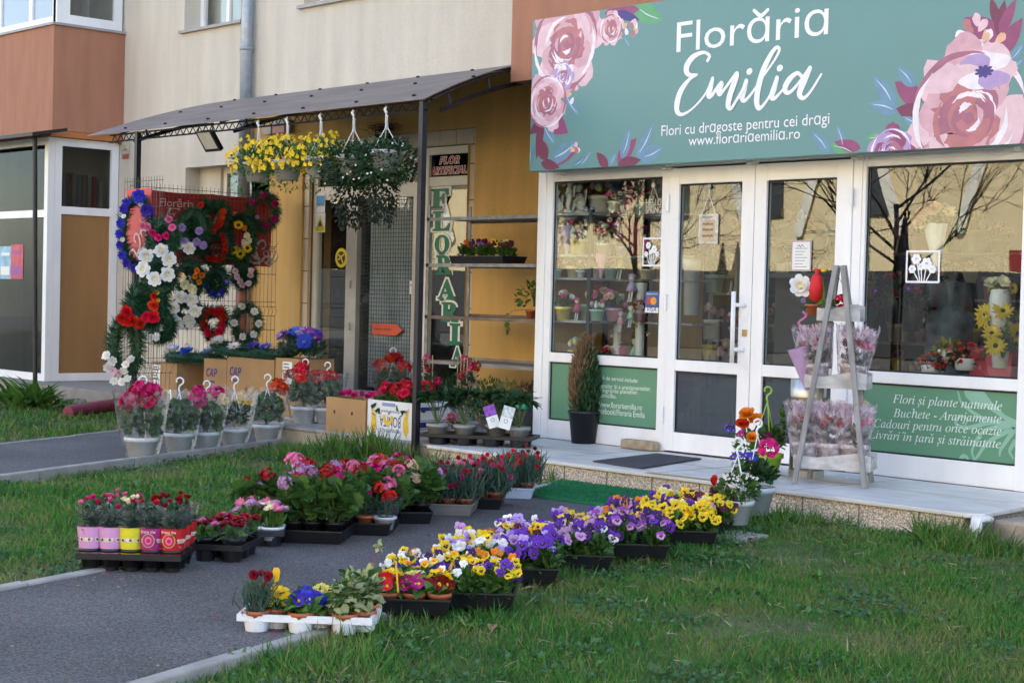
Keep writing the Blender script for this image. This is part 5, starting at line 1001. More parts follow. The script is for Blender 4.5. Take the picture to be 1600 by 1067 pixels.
def bare_tree(x, y, h, lab):
    t = thing('bare_tree', lab, 'tree', (x, y, LZ), 0, 'bare trees along the street'); tr = MB(); tr.tube([(0, 0, 0), (.04, .02, h*.25), (.0, .05, h*.5)], [.05, .045, .03], 8); tr.build('trunk', BARK, t, True); mb = MB()
    def br(p, d, L, r, k):
        q = p+d*L*.5+rng.normal(0, .04, 3)*L; e = p+d*L; mb.tube([p, q, e], [r, r*.8, r*.55], 5, 0, False)
        if k:
            for _ in range(4): nd = d+rng.normal(0, .5, 3)+UZ*.12; br(p+(e-p)*rng.uniform(.55, 1), nd/np.linalg.norm(nd), L*.7, r*.5, k-1)
    for i in range(7): a = i*.9+rng.normal(0, .2); d = np.array([math.cos(a)*.8, math.sin(a)*.8, .7]); br(np.array([0, .03, h*(.28+.035*i)]), d/np.linalg.norm(d), h*.24, .022, 4)
    mb.build('branches', BARK, t)
bare_tree(-5.2, -9.5, 5.5, 'bare spreading tree by the kerb, reflected in the right shop window'); bare_tree(-12.5, -12.2, 6, 'bare street tree farther left, reflected in the left window')
# grit, spilled soil and small stones on the paths and along the kerbs
mb = MB(); r = np.random.default_rng(77); PB = [(1, 0, 0), (-1, 0, 0), (0, 1, 0), (0, -1, 0), (0, 0, 1)]; PF = [(0, 2, 4), (2, 1, 4), (1, 3, 4), (3, 0, 4)]
y = r.uniform(-8, -1.4, 900); e = r.choice([0, 1], 900); off = np.abs(r.normal(0, .12, 900)); off[::6] = r.uniform(0, 1.5, 150); x = np.where(e == 0, pl_x(y)+off, pr_x(y)-off); s = r.uniform(.003, .009, 900)
q = r.uniform(0, 6.3, 900); M = np.stack([np.stack([np.cos(q)*s, -np.sin(q)*s, 0*q], 1), np.stack([np.sin(q)*s, np.cos(q)*s*.7, 0*q], 1), np.stack([0*q, 0*q, s*.6], 1)], 1)
mb.batch((np.array(PB, float), PF), M, np.stack([x, y, np.full(900, GZ+.0005)], 1), 0); o = mb.build('grit', mat('path_grit', (.17, .14, .11), .9, .4, 30, island=.5)); o['kind'] = 'stuff'
# ------------------------------------------------------------------ plants in trays
ROWS = {1: ['only row'], 2: ['front row', 'back row'], 3: ['front row', 'middle row', 'back row']}
COLS = {1: ['middle'], 2: ['left', 'right'], 3: ['left', 'middle', 'right'], 4: ['far left', 'second from left', 'second from right', 'far right'], 5: ['far left', 'second from left', 'middle', 'second from right', 'far right']}
def tray_frame(l, r, z=GZ):
    a, b = at(*l, 'z', z), at(*r, 'z', z); u = b-a; L = np.linalg.norm(u[:2]); u = u/L; u0 = RC[0]*np.array([1, 1, 0]); u = u0/np.linalg.norm(u0)*.75+u*.25; u /= np.linalg.norm(u); a = (a+b)/2-u*L/2; return a, u, np.array([-u[1], u[0], 0]), L
def crate(a, u, v, L, D, lab, m=BPOT, h=.07, grp='plant trays on the path'):
    mb = MB(); t = .012; ins = .02
    def ringbox(o0, o1, z0, z1):
        P0 = [(o0, o0), (L-o0, o0), (L-o0, D-o0), (o0, D-o0)]; P1 = [(o1, o1), (L-o1, o1), (L-o1, D-o1), (o1, D-o1)]
        return [(p[0], p[1], z0) for p in P0]+[(p[0], p[1], z1) for p in P1]
    V = ringbox(ins, .004, .0, h*.86)+ringbox(0, 0, h*.86, h)+ringbox(t, ins+t, h, .008); F = []
    for k in range(5): b = 4*k; F += [(b+i, b+(i+1) % 4, b+4+(i+1) % 4, b+4+i) for i in range(4)]
    mb.add(V, F+[(20, 21, 22, 23), (3, 2, 1, 0)]); o = mb.build('plant_tray', m); o.matrix_world = Matrix(((u[0], v[0], 0, a[0]), (u[1], v[1], 0, a[1]), (0, 0, 1, a[2]), (0, 0, 0, 1))); bevel(o, .003)
    return tag(o, lab, 'plant tray', grp)
def cuptray(a, u, v, L, D, lab, nx, ny, m=BPOT, h=.085, r=None, grp='plant trays on the path', quin=False):
    mb = MB(); zt = h-.022; r = r or min(L/nx, D/ny)*.44; S = []
    for j in range(ny):
        for i in range(nx): S.append((L*(i+.5+(.25 if quin and j % 2 else (-.0 if not quin else -.12)))/nx, D*(j+.5)/ny))
    for x, y in S: mb.lathe([(0, 0), (r*.82, 0), (r, zt+.001), (r*.94, zt+.001), (r*.78, .006), (0, .006)], 16, 0, (x, y, 0))
    mb.box(0, 0, zt, L, D, zt+.005); [mb.box(*q) for q in ((-.006, -.006, zt-.006, L+.006, .008, h), (-.006, D-.008, zt-.006, L+.006, D+.006, h), (-.0059, .008, zt-.0061, .008, D-.008, h-.0004), (L-.008, .008, zt-.0061, L+.0059, D-.008, h-.0004))]
    o = mb.build('plant_tray', m); o.matrix_world = Matrix(((u[0], v[0], 0, a[0]), (u[1], v[1], 0, a[1]), (0, 0, 1, a[2]), (0, 0, 0, 1))); bevel(o, .003); tag(o, lab, 'plant tray', grp); return S, zt
def wpos(a, u, v, x, y, z=0): return a+u*x+v*y+UZ*z
def dome_blooms(t, n, meshes, r, z, s=1., spread=.5, dome=.05, d=None, name='flower', stalk=None, zb=.05):
    P = up_pts(n, r, z-dome, z, .5); sm = MB() if stalk else None
    for p in P:
        me = meshes[rng.integers(len(meshes))]; bloom(t, me, p, d, s*rng.uniform(.85, 1.12), spread, name)
        if stalk: sm.tube([(p[0]*.3, p[1]*.3, zb), (p[0]*.75, p[1]*.75, (zb+p[2])*.5), p], stalk, 3, 0, False)
    if stalk and len(P): sm.build('stalks', STEM, t)
def fol_child(t, key, fn, mats, z=0, s=1.): return link('foliage', fol(key, fn, mats), t, (0, 0, z), (0, 0, rng.uniform(0, 6.3)), s)
f_pansy = lambda mb: foliage(mb, 150, (.072, .072, .085), (0, 0, .065), T_OV, .042, 0, .35, -.4)
f_prim = lambda mb: foliage(mb, 22, (.05, .05, .05), (0, 0, .045), leaf_T(.27, .05, .35), .085, 0, .25, -.1, .3)
f_dian = lambda mb: mb.batch(T_BLD, *(lambda n: (lambda d, s: (frames(d, rng.normal(0, 1, (n, 3)))*np.stack([s*.9, s, s], 1)[:, None, :], np.stack([rng.normal(0, .038, n), rng.normal(0, .038, n), rng.uniform(.0, .11, n)], 1)))(np.stack([rng.normal(0, .45, n), rng.normal(0, .45, n), np.ones(n)], 1), rng.uniform(.06, .13, n)))(230))
f_ger = lambda mb: (foliage(mb, 85, (.125, .125, .14), (0, 0, .14), T_RND, .07, 0, .3, -.5, .4, 1.05), stems(mb, 14, .02, up_pts(14, .09, .1, .24), 1, .02))
f_rose = lambda mb: foliage(mb, 80, (.052, .052, .10), (0, 0, .155), T_OV, .05, 0, .2, -.8, .3)
f_mum = lambda mb: mb.batch(leaf_T(.13, .03, .15), *(lambda n: (lambda d, s: (frames(d, rng.normal(0, 1, (n, 3)))*s[:, None, None], np.stack([rng.normal(0, .022, n), rng.normal(0, .022, n), rng.uniform(.05, .13, n)], 1)))(np.stack([rng.normal(0, .5, n), rng.normal(0, .5, n), np.ones(n)], 1), rng.uniform(.04, .08, n)))(120))
f_ivy = lambda mb: (foliage(mb, 70, (.075, .075, .11), (0, 0, .10), leaf_T(.34, .04, .2), .04, 0, .2, -.75, .2), foliage(mb, 60, (.08, .08, .115), (0, 0, .10), leaf_T(.34, .04, .2), .042, 1, .2, -.75, .4))
f_lob = lambda mb: foliage(mb, 190, (.07, .07, .11), (0, 0, .11), leaf_T(.18, .02, .1), .026, 0, .6, -.5, .3)
f_bask = lambda mb: (foliage(mb, 120, (.14, .14, .15), (0, 0, .27), T_RND, .075, 0, .35, -.6, .5, 1.05), stems(mb, 18, .03, up_pts(18, .1, .25, .4), 1, .15))
f_bedge = lambda mb: foliage(mb, 200, (.15, .15, .13), (0, 0, .26), leaf_T(.22, .03, .15), .06, 0, .3, -.5, .4)
GP = 'pansies and violas in trays'
def pansy_tray(l, r, D, nx, ny, cols, tname, lab, nb=7, sz=1., vio=False):
    a, u, v, L = tray_frame(l, r); crate(a, u, v, L, D, lab)
    for j in range(ny):
        for i in range(nx):
            c = cols(i/(nx-1), j/max(1, ny-1)); kd = 'viola' if vio else 'pansy'
            t = thing(kd+'_plant', '%s plant in bloom, %s %s in the %s' % (kd, ROWS[ny][j], COLS[nx][i], tname), kd, wpos(a, u, v, L*(i+.5)/nx+rng.normal(0, .008), D*(j+.5)/ny+rng.normal(0, .008), .02), rng.uniform(0, .4), GP)
            fol_child(t, 'pansy', f_pansy, [L_MID]); ms = [m for k in c for m in PAN[k]]
            dome_blooms(t, nb+4+rng.integers(-1, 3), ms, .088, .19, sz, .95, .115)
pk = lambda *o: (lambda x, y: o)
def mixc(*sets):
    def f(x, y): return sets[min(len(sets)-1, int(rng.uniform(0, len(sets))))]
    return f
pansy_tray((600, 945), (803, 957), .40, 4, 3, mixc(('yellow', 'gold', 'white'), ('yellow', 'dark', 'plain'), ('yellow', 'orange', 'whiteeye'), ('yellow', 'dark', 'purple')), 'yellow viola tray', 'black tray of small yellow violas right of the primroses', 11, .72, True)
pansy_tray((690, 905), (872, 915), .40, 4, 3, lambda x, y: (('purple', 'purple', 'lilac') if x > .6 else (('yellow', 'white', 'lilac') if y < .6 else ('rust', 'white', 'yellow', 'mauve'))), 'mixed lilac and white tray', 'black tray of mixed lilac, white and rusty pansies', 7)
pansy_tray((775, 884), (957, 892), .40, 4, 3, lambda x, y: (('mixed', 'lilac', 'whiteeye') if x < .5 and y > .3 else (('gold', 'yellow', 'maroon') if x < .4 else ('mixed', 'purple', 'dark', 'mauve'))), 'purple and white tray', 'black tray of purple and white pansies in mid row', 7)
pansy_tray((860, 866), (1046, 874), .40, 4, 3, lambda x, y: (('orange', 'winey', 'yellow') if y < .3 and x < .5 else (('dark', 'purple', 'winey') if x > .4 else ('yellow', 'purple', 'gold', 'lilac'))), 'dark purple and orange tray', 'black tray of dark purple and orange pansies', 7)
pansy_tray((950, 844), (1122, 852), .40, 4, 3, lambda x, y: (('yellow', 'yellow', 'yellow') if x > .25 and y < .8 else ('purple', 'dark', 'ltyellow', 'orange', 'mauve')), 'bright yellow pansy tray', 'black tray of bright yellow dark faced pansies', 8)
pansy_tray((1020, 826), (1146, 834), .34, 3, 3, lambda x, y: (('yellow', 'maroon') if x > .4 else ('ltyellow', 'purple', 'yellow')), 'last pansy tray', 'last black pansy tray next to the white hanging pots', 7)
# primroses in black tray and in white cup tray
GR = 'primroses at the front of the row'
def primrose(loc, lab, cols, pot=P_TERRA, n=9, big=1.):
    t = thing('primrose', lab, 'primrose', loc, 0, GR)
    if pot: link('pot', pot, t, (0, 0, 0))
    z = .06 if pot else .02; fol_child(t, 'prim', f_prim, [L_FRESH], z-.02, 1.0); dome_blooms(t, n, [PRIM[c] for c in cols], .05, z+.075, .95*big, .55, .04)
a, u, v, L = tray_frame((585, 960), (703, 966)); crate(a, u, v, L, .36, 'black tray of mixed primroses between the white tray and the violas')
pc = [['red', 'magenta', 'dkred'], ['yellow', 'ltyellow', 'yellow'], ['blue', 'blue', 'blue']]
for j in range(3):
    for i in range(3): c = pc[j][i]; primrose(wpos(a, u, v, L*(i+.5)/3, .36*(j+.5)/3, .015), '%s primrose in a pot, %s %s of the black primrose tray' % ({'dkred': 'dark red', 'ltyellow': 'pale yellow'}.get(c, c), ROWS[3][j], COLS[3][i]), [c], n=12)
a, u, v, L = tray_frame((376, 983), (576, 996)); D = .28; S, zt = cuptray(a, u, v, L, D, 'white plastic cup tray with primroses and ivy in the foreground', 3, 4, mat('white_tray', (.74, .76, .80), .4, .05, 8), .068, .052, quin=True)
kinds = [('dianthus', 'dark red'), ('blue', 'blue'), ('ivy', 'ivy'), ('yellow', 'yellow'), ('blue', 'dark blue'), ('ivy', 'ivy'), ('orange', 'orange'), ('blue', 'violet blue'), ('ivy', 'ivy'), (None,), ('ltyellow', 'pale yellow'), ('ivy', 'ivy')]
for k, (x, y) in enumerate(S):
    kd = kinds[k]; j, i = divmod(k, 3)
    if kd[0] is None: continue
    loc = wpos(a, u, v, x, y, .003); w_ = '%s %s of the white tray' % (['front row', 'second row', 'third row', 'back row'][j], COLS[3][i])
    if kd[0] == 'dianthus':
        t = thing('dianthus', 'potted dianthus with dark red blooms, %s' % w_, 'dianthus', loc, 0, 'dianthus in pots'); link('pot', P_TERRA, t); fol_child(t, 'dian', f_dian, [L_BLUE], .06, .8); dome_blooms(t, 5, [CARN['dkred'], CARN['crimson']], .05, .215, .02, .3, .02, stalk=.0015, zb=.1)
    elif kd[0] == 'ivy':
        t = thing('ivy', 'variegated ivy in a terracotta pot, %s' % w_, 'ivy', loc, 0, 'variegated ivies'); link('pot', P_TERRA, t); fol_child(t, 'ivy', f_ivy, [L_MID, L_VAR], .045, .88)
        if k == 2 or k == 11:
            mb = MB(); P = bezier([(0, -.03, .08), (.03, -.08, .07), (.04, -.085, -.03), (.05, -.08, -.07)] if k == 2 else [(0, 0, .15), (.0, .02, .25), (.02, .02, .30), (.05, .0, .31)], 4); mb.tube(P, .0018, 4, 0); foliage(mb, 9, (.02, .02, .03), P[-1], leaf_T(.34), .03, 1, .1, -.9); mb.build('trailing_shoot', [mat('reddish_stem', (.2, .05, .06)), L_VAR], t)
    else: primrose(loc, '%s primrose in a terracotta pot, %s' % (kd[1], w_), [kd[0]], n=11, big=1.25 if kd[0] == 'yellow' else 1.05)
# plant labels
def plant_sign(px, py, base, lab, m, wd, hh, text=None, stake=.004, lean=(0, 0)):
    """flat label on a stake: board centre seen at (px,py), stake foot at world base"""
    s = (RC[2] @ (base-CAM))/FPX; top = at(px, py, 'y', base[1]); t = thing('plant_label', lab, 'plant label', base); n_ = -RC[2]*np.array([1, 1, 0]); n_ /= np.linalg.norm(n_); uu = np.cross(UZ, n_); mb = MB()
    mb.tube([base, top], stake, 5); part_at('stake', mb, m, t); mb = MB(); W2, H2 = wd*s/2, hh*s/2; mb.prism([(-W2, -H2), (W2, -H2), (W2, H2), (-W2, H2)] if text else [(-W2*.7, -H2), (W2*.7, -H2), (W2, H2*.5), (W2*.6, H2), (-W2*.6, H2), (-W2, H2*.5)], uu, UZ, n_, top+n_*.004, .003); bevel(part_at('board', mb, m, t), .001)
    if text:
        mb = MB()
        for i, q in enumerate(text): scribble(mb, top+n_*.0078-uu*W2*.8+UZ*(H2*.35-i*H2*.6), uu, UZ, W2*1.6, H2*.32, 0, 0, 2, i+5)
        part_at('lettering', mb, INK, t)
plant_sign(432, 897, at(424, 940, 'z', GZ+.1), 'yellow plastic plant label standing among the orange primroses', mat('yellow_plastic', (.80, .45, .02), .4), 12, 22)
plant_sign(513, 763, at(510, 815, 'z', GZ+.1), 'small white handwritten price label among the geraniums', WPOT, 14, 17, ['25 lei', 'buc'])
plant_sign(651, 727, at(655, 775, 'z', GZ+.1), 'wide white handwritten price board by the black canopy post', WPOT, 29, 18, ['MUSCATE 20', 'lei buc'])
mb = None
for (px, py, lab) in ((634, 818, 'small orange stick label in the blue primroses'), (582, 886, 'thin yellow stick label behind the ivy')): plant_sign(px-15 if px == 634 else px, py+65 if px == 634 else py, at(px-12, 925, 'z', GZ+.1), lab, mat('yellow_plastic', (.80, .45, .02), .4), 3, 16)
# left row: roses in printed sleeves
a, u, v, L = tray_frame((120, 892), (280, 897)); D = .36; S, zt = cuptray(a, u, v, L, D, 'black cup tray of mini roses in coloured printed sleeves', 5, 3, BPOT, .085)
cols5 = ['pink', 'pink', 'yellow', 'magenta', 'red']; SLC = dict(pink=(.62, .30, .55), yellow=(.68, .60, .03), magenta=(.36, .02, .17), red=(.52, .015, .02))
seq = [['pink', 'pink', 'yellow', 'magenta', 'red'], ['pink', 'yellow', 'pink', 'red', 'red'], ['pink', 'pink', 'magenta', 'red', 'red']]
for k, (x, y) in enumerate(S):
    j, i = divmod(k, 5); c = seq[j][i]; loc = wpos(a, u, v, x, y, .02)
    t = thing('mini_rose', 'mini rose in a %s printed sleeve, %s %s of the rose tray' % (c, ROWS[3][j], COLS[5][i]), 'rose plant', loc, 0, 'mini roses in sleeves'); link('pot', P_BLK, t)
    fol_child(t, 'rosef', f_rose, [L_DARK], .035)
    rc = {'pink': ['pink', 'hotpink'], 'yellow': ['pink', 'cream'], 'magenta': ['crimson', 'red'], 'red': ['dkred', 'crimson']}[c]
    for p in up_pts(3, .055, .245, .315, .3): bloom(t, bud(rc[rng.integers(2)]), p, (.2, -.2, 1), .019*rng.uniform(.8, 1.2), .4)
    mb = MB(); V, n = [], 24; prof = [(.048, .045), (.050, .07), (.055, .12), (.059, .175), (.061, .21)]
    prof = [(r_, z_*.88) for r_, z_ in prof]; mb.lathe(prof, n, 0, wob=.05); SM = mat('sleeve_'+c, SLC[c], .35, .05, 20); so = mb.build('printed_sleeve', SM, t, True)
    mb = MB(); mb.lathe([(.0568, .118), (.0588, .137)], n, 0, wob=.05); mb.build('printed_band', mat('cream_band', (.66, .58, .45), .4, .3, 60), so, True)
    mb = MB()
    for q in range(10):
        aa = q*.628; mb.ball((.059*math.cos(aa), .059*math.sin(aa), .128), (.006, .006, .006), 5)
    if c in ('red', 'magenta'):
        for q in range(60): aa = rng.uniform(0, 6.3); zz = rng.uniform(.045, .125); rr = .0475+.13*(zz-.03)*.9; mb.ball((rr*math.cos(aa), rr*math.sin(aa), zz), (.0022, .0022, .0022), 4)
        mb2 = MB(); ang = math.atan2(-.73, .68)
        for sgn in (0,):
            cc = np.array([.0625*math.cos(ang), .0625*math.sin(ang), .13]); nn = np.array([math.cos(ang), math.sin(ang), 0]); uu = np.cross(UZ, nn)
            for rr, kk, lf in ((.030, 0, 0), (.026, 1, .0006), (.017, 2, .0012), (.009, 3, .0018)): mb2.prism([(rr*math.cos(q), rr*1.1*math.sin(q)) for q in np.linspace(0, 6.283, 16, endpoint=False)], uu, UZ, nn, cc+nn*lf, .0005, kk)
        mb2.build('printed_rose', [mat('gold_print', (.5, .34, .12), .4), SM, FC['pink'], FC['hotpink']], so)
        if j == 0 or i == 4: mb3 = MB(); put_text(mb3, 'Enjoy the', np.array([.0625*math.cos(ang), .0625*math.sin(ang), .165])-uu*.034, uu, UZ, .066, lift=.002); mb3.build('lettering', WHITELET, so)
    mb.build('printed_dots', mat('print_dots', (.55, .3, .3), .5) if c in ('red', 'magenta') else INK, so)
    sleeve(t, .061, .075, .18, .275, FILM, .06)
def geranium(loc, lab, cols, n=4, h=.34, r=.11, s=1., pot=P_BLK, grp='potted geraniums', hs=.85, dm=.17):
    t = thing('geranium', lab, 'geranium', loc, 0, grp)
    if pot: link('pot', pot, t)
    fol_child(t, 'ger', f_ger, [L_MID, STEM], .03, s); ms = [m for c in cols for m in GER[c]]
    dome_blooms(t, n, ms, r, h, hs, .35, dm, d=(.3, -.35, .9), stalk=.0024, zb=.12); return t
def simple_tray(l, r, D, nx, ny, lab, kind, cup=False, m=BPOT, h=.07, plate=None):
    a, u, v, L = tray_frame(l, r)
    if cup: cuptray(a, u, v, L, D, lab, nx, ny, m, .085)
    else: crate(a, u, v, L, D, lab, m, h)
    for j in range(ny):
        for i in range(nx): kind(i, j, wpos(a, u, v, L*(i+.5)/nx+rng.normal(0, .006), D*(j+.5)/ny+rng.normal(0, .006), .03), '%s %s of %s' % (ROWS[ny][j], COLS[nx][i], plate))
def k_bellis(i, j, loc, w_):
    t = thing('bellis', 'red and pink button daisies in film, '+w_, 'button daisy', loc, 0, 'button daisies'); link('pot', P_BLK, t); fol_child(t, 'prim', f_prim, [L_FRESH], .05, .9)
    dome_blooms(t, 10, [CARN['dkred'], CARN['crimson'], CARN['dkred'], CARN['pink'] if i == 0 else CARN['crimson']], .06, .16, .02, .5, .03, d=(.2, -.3, 1), stalk=.0015)
    if j == 0 and i != 0: sleeve(t, .05, .085, .05, .15, FILM, .08)
simple_tray((303, 874), (368, 883), .36, 2, 3, 'black cup tray of red button daisies beside the roses', k_bellis, True, plate='the button daisy tray')
def k_mum(i, j, loc, w_):
    if j == 2: geranium(loc, '%s geranium behind the pink marguerites, %s' % (['crimson', 'pale mauve'][i], w_), [['crimson', 'mauve'][i]], 3, .36); return
    t = thing('marguerite', 'pink marguerite in a white pot, '+w_, 'marguerite', loc, 0, 'pink marguerites'); link('pot', P_WHT, t); fol_child(t, 'mum', f_mum, [L_FRESH])
    dome_blooms(t, 10, [DAI['mauve'], DAI['mauve'], DAI['pink'], DAI['cream']], .085, .185, .030, .5, .04, d=(.3, -.4, .9), stalk=.0016)
simple_tray((375, 856), (441, 854), .42, 2, 3, 'dark tray holding pink marguerites in white pots before two geraniums', k_mum, True, mat('dark_blue_tray', (.02, .02, .035), .4), plate='the marguerite tray')
def k_ger(cols, n=3, h=.34):
    def f(i, j, loc, w_): c = cols[(i+j*2) % len(cols)]; geranium(loc, '%s geranium with round leaves, %s' % ({'hotpink': 'hot pink', 'crimson': 'deep crimson', 'mauve': 'pale mauve', 'peach': 'salmon'}.get(c, c), w_), [c], n+rng.integers(-1, 2), h)
    return f
simple_tray((440, 846), (530, 854), .42, 3, 3, 'black tray of tall leafy geraniums left of the white label', k_ger(['mauve', 'crimson', 'hotpink', 'crimson', 'pink'], 2, .40), plate='the first geranium tray')
def k_mix(i, j, loc, w_):
    if j == 0 and i == 0:
        t = thing('lobelia', 'bushy violet lobelia, '+w_, 'lobelia', loc, 0, 'lobelias'); link('pot', P_BLK, t); fol_child(t, 'lob', f_lob, [L_BLUE], .03); dome_blooms(t, 30, PAN['purple'], .085, .23, .28, .9, .12)
    elif j == 0:
        t = thing('bellis', 'small red button daisy in film, '+w_, 'button daisy', loc, 0, 'button daisies'); link('pot', P_TERRA if i == 1 else P_WHT, t); fol_child(t, 'lob', f_lob, [L_MID], .02, .7); dome_blooms(t, 5, [CARN['scarlet'], CARN['red']] if i == 2 else [CARN['hotpink'], CARN['white']], .05, .2, .022, .4, .03, stalk=.0015)
        if i == 2: sleeve(t, .055, .10, .03, .19, FILM, .08)
    else: geranium(loc, '%s geranium behind the small daisies, %s' % (['scarlet', 'crimson', 'hot pink'][(i+j) % 3], w_), [['scarlet', 'crimson', 'hotpink'][(i+j) % 3], 'pink'], 3, .36)
simple_tray((528, 834), (607, 840), .42, 3, 3, 'black tray with lobelia and small red daisies in film', k_mix, plate='the lobelia tray')
simple_tray((592, 822), (669, 816), .42, 3, 3, 'black tray of scarlet and pink geraniums in mid row', k_ger(['hotpink', 'scarlet', 'peach', 'red', 'mauve', 'hotpink'], 3, .34), plate='the scarlet geranium tray')
def k_dian(cols, blue=True):
    def f(i, j, loc, w_):
        c = cols[(i+j) % len(cols)]; t = thing('dianthus', 'dianthus with %s blooms, %s' % ({'hotpink': 'hot pink', 'dkred': 'dark red', 'crimson': 'crimson'}.get(c, c), w_), 'dianthus', loc, 0, 'dianthus in trays'); link('pot', P_TERRA, t); fol_child(t, 'dian', f_dian, [L_BLUE] if blue else [L_MID], .05, 1.1)
        dome_blooms(t, 8, [CARN[c], CARN[c], CARN['dkred'], CARN['crimson']], .10, .30, .016, .5, .19, stalk=.0014)
    return f
simple_tray((660, 803), (735, 809), .40, 3, 3, 'grey tray of blue green dianthus with pink blooms', k_dian(['hotpink', 'magenta', 'dkred', 'pink']), m=mat('grey_tray', (.24, .22, .20), .6, .1, 9), plate='the grey dianthus tray')
simple_tray((722, 794), (783, 798), .38, 3, 3, 'black tray of red dianthus in the left row', k_dian(['red', 'dkred', 'hotpink'], False), plate='the black dianthus tray')
simple_tray((783, 778), (833, 781), .36, 2, 3, 'pale blue tray of red dianthus next to the green mat', k_dian(['scarlet', 'red', 'crimson'], False), m=PBLUE, plate='the pale blue tray')
# ------------------------------------------------------------------ baskets in film sleeves
def basket(px, py, z, lab, cols, s=1., hk=True, film=True, nf=5, edge=False, fl='ger', hs=1., pot=P_BASK, lean=0, leaf=None, spreadr=.13, zt=.52):
    loc = at(px, py, 'z', z); t = thing('flower_basket', lab, 'flower basket', loc, 0, 'flower baskets in film'); t.scale = (s, s, s); link('pot', pot, t)
    (fol_child(t, 'bedge', f_bedge, [leaf or L_DARK]) if edge else fol_child(t, 'bask', f_bask, [leaf or L_MID, STEM]))
    if fl == 'ger': dome_blooms(t, int(nf*1.6), [m for c in cols for m in GER[c]], spreadr+.03, zt, hs*1.25, .35, .16, d=(.3, -.4, .8), stalk=.003, zb=.25)
    elif fl == 'day': dome_blooms(t, 14, [DAI[c] for c in cols], .13, .40, .022, .4, .05)
    if film: sleeve(t, .113, .20, -.005 if not edge else .02, .47, FILMB, .05)
    if hk: hook(t, .15, .11, .47, size=.032)
    return t
basket(221, 716, GZ, 'crimson geranium basket in film, nearest of the five on the path', ['hotpink', 'crimson', 'hotpink'], 1.08, nf=8)
basket(279, 706, GZ, 'leafy basket in film with tall white hook, second from the front', ['hotpink'], 1.02, nf=1)
basket(321, 702, GZ, 'pink geranium basket with small hook, middle of the five on the path', ['hotpink', 'pink'], .96, nf=5)
basket(365, 697, GZ, 'yellow daisy basket in film with upright white hook tag', ['yellow'], 1.0, fl='day', edge=True)
basket(416, 690, GZ, 'orange red geranium basket in film, farthest of the five on the path', ['scarlet'], 1.0, nf=2, hs=1.15)
basket(475, 661, -.004, 'red geranium basket on the tiled step, left of the hooked one', ['scarlet', 'red'], .98, nf=5)
basket(510, 662, -.004, 'red geranium basket with tall white hook behind the brown box', ['red'], .94, nf=3)
basket(612, 645, -.004, 'red geranium basket with white hook behind the banana box', ['red', 'scarlet'], 1.1, nf=5, film=True)
# ------------------------------------------------------------------ boxes on the step
CARD = mat('cardboard', (.40, .235, .10), .8, .1, 4); CARDW = mat('white_cardboard', (.72, .72, .74), .7, .05, 4); NAVY = mat('navy_print', (.02, .035, .17), .6)
def carton(x0, y0, x1, y1, z0, z1, lab, m, name='cardboard_box', openbox=True, grp=None):
    t = thing(name, lab, 'box', ((x0+x1)/2, (y0+y1)/2, z0), 0, grp); mb = MB(); w_ = .006
    if openbox: mb.box(x0, y0, z0, x1, y0+w_, z1); mb.box(x0, y1-w_, z0, x1, y1, z1); mb.box(x0, y0+w_, z0, x0+w_, y1-w_, z1); mb.box(x1-w_, y0+w_, z0, x1, y1-w_, z1); mb.box(x0+w_, y0+w_, z0, x1-w_, y1-w_, z0+w_)
    else: mb.box(x0, y0, z0, x1, y1, z1)
    part_at('carton', mb, m, t); return t
def holes(t, y, pts, r=.017):
    mb = MB()
    for x, z in pts: mb.prism([(r*.7*math.cos(q), r*math.sin(q)) for q in np.linspace(0, 6.283, 14, endpoint=False)], UX, UZ, -UY, (x, y-.0005, z), .001)
    part_at('hand_hole', mb, BLACK, t)
b1 = carton(-3.6, -1.19, -3.06, -.8, 0, .285, 'plain brown cardboard box of magenta flowers on the step edge', CARD); holes(b1, -1.19, [(-3.48, .165), (-3.24, .165)])
b2 = carton(-3.03, -1.19, -2.46, -.78, 0, .30, 'white banana box with blue lettering full of red geraniums', CARDW, 'banana_box'); holes(b2, -1.19, [(-2.88, .215), (-2.58, .215)], .02)
mb = MB(); put_text(mb, 'BONITA', (-2.60, -1.19, .175), -UX, -UZ, .27, .085, lift=.0015); put_text(mb, 'PREMIUM PACK', (-2.60, -1.19, .075), -UX, -UZ, .27, .03, lift=.0015); put_text(mb, 'Premium Bananas', (-2.62, -1.19, .222), -UX, -UZ, .23, .02, lift=.0015)
part_at('lettering', mb, NAVY, b2)
mb = MB()
for bx_, s in ((-2.96, 1), (-2.52, -1)):
    for k in range(3):
        P = [(bx_+s*(.012*k-.02)+s*.025*math.sin(q*3.1), .06+.19*q-.02*k) for q in np.linspace(0, 1, 7)]; stroke(mb, P, [.012, .03, .036, .038, .034, .024, .01], UX, UZ, (0, -1.1915, 0), 0, .0003*k, 4)
stroke(mb, [(-2.76+.05*math.cos(q), .168-.05*math.sin(q)) for q in np.linspace(0, 3.14, 9)], .035, UX, UZ, (0, -1.1925, 0), 0, .0, 3)
part_at('banana_print', mb, mat('banana_yellow', (.72, .48, .03), .6), b2)
mb = MB(); stroke(mb, [(-2.83, .27), (-2.68, .27)], .028, UX, UZ, (0, -1.1915, 0), 0, 0, 2); part_at('print', mb, mat('pale_blue_print', (.25, .29, .48), .6), b2)
mb = MB()
for z0, z1 in ((.10, .145), (.085, .09), (.155, .16)): mb.box(-2.4595, -1.18, z0, -2.458, -.79, z1)
mb.box(-2.4595, -1.10, .235, -2.458, -.9, .265); part_at('print', mb, NAVY, b2)
mb = MB(); put_text(mb, 'PREMIUM PACK', (-2.457, -1.14, .04), UY, UZ, .3, .03, lift=.001); part_at('lettering', mb, NAVY, b2)
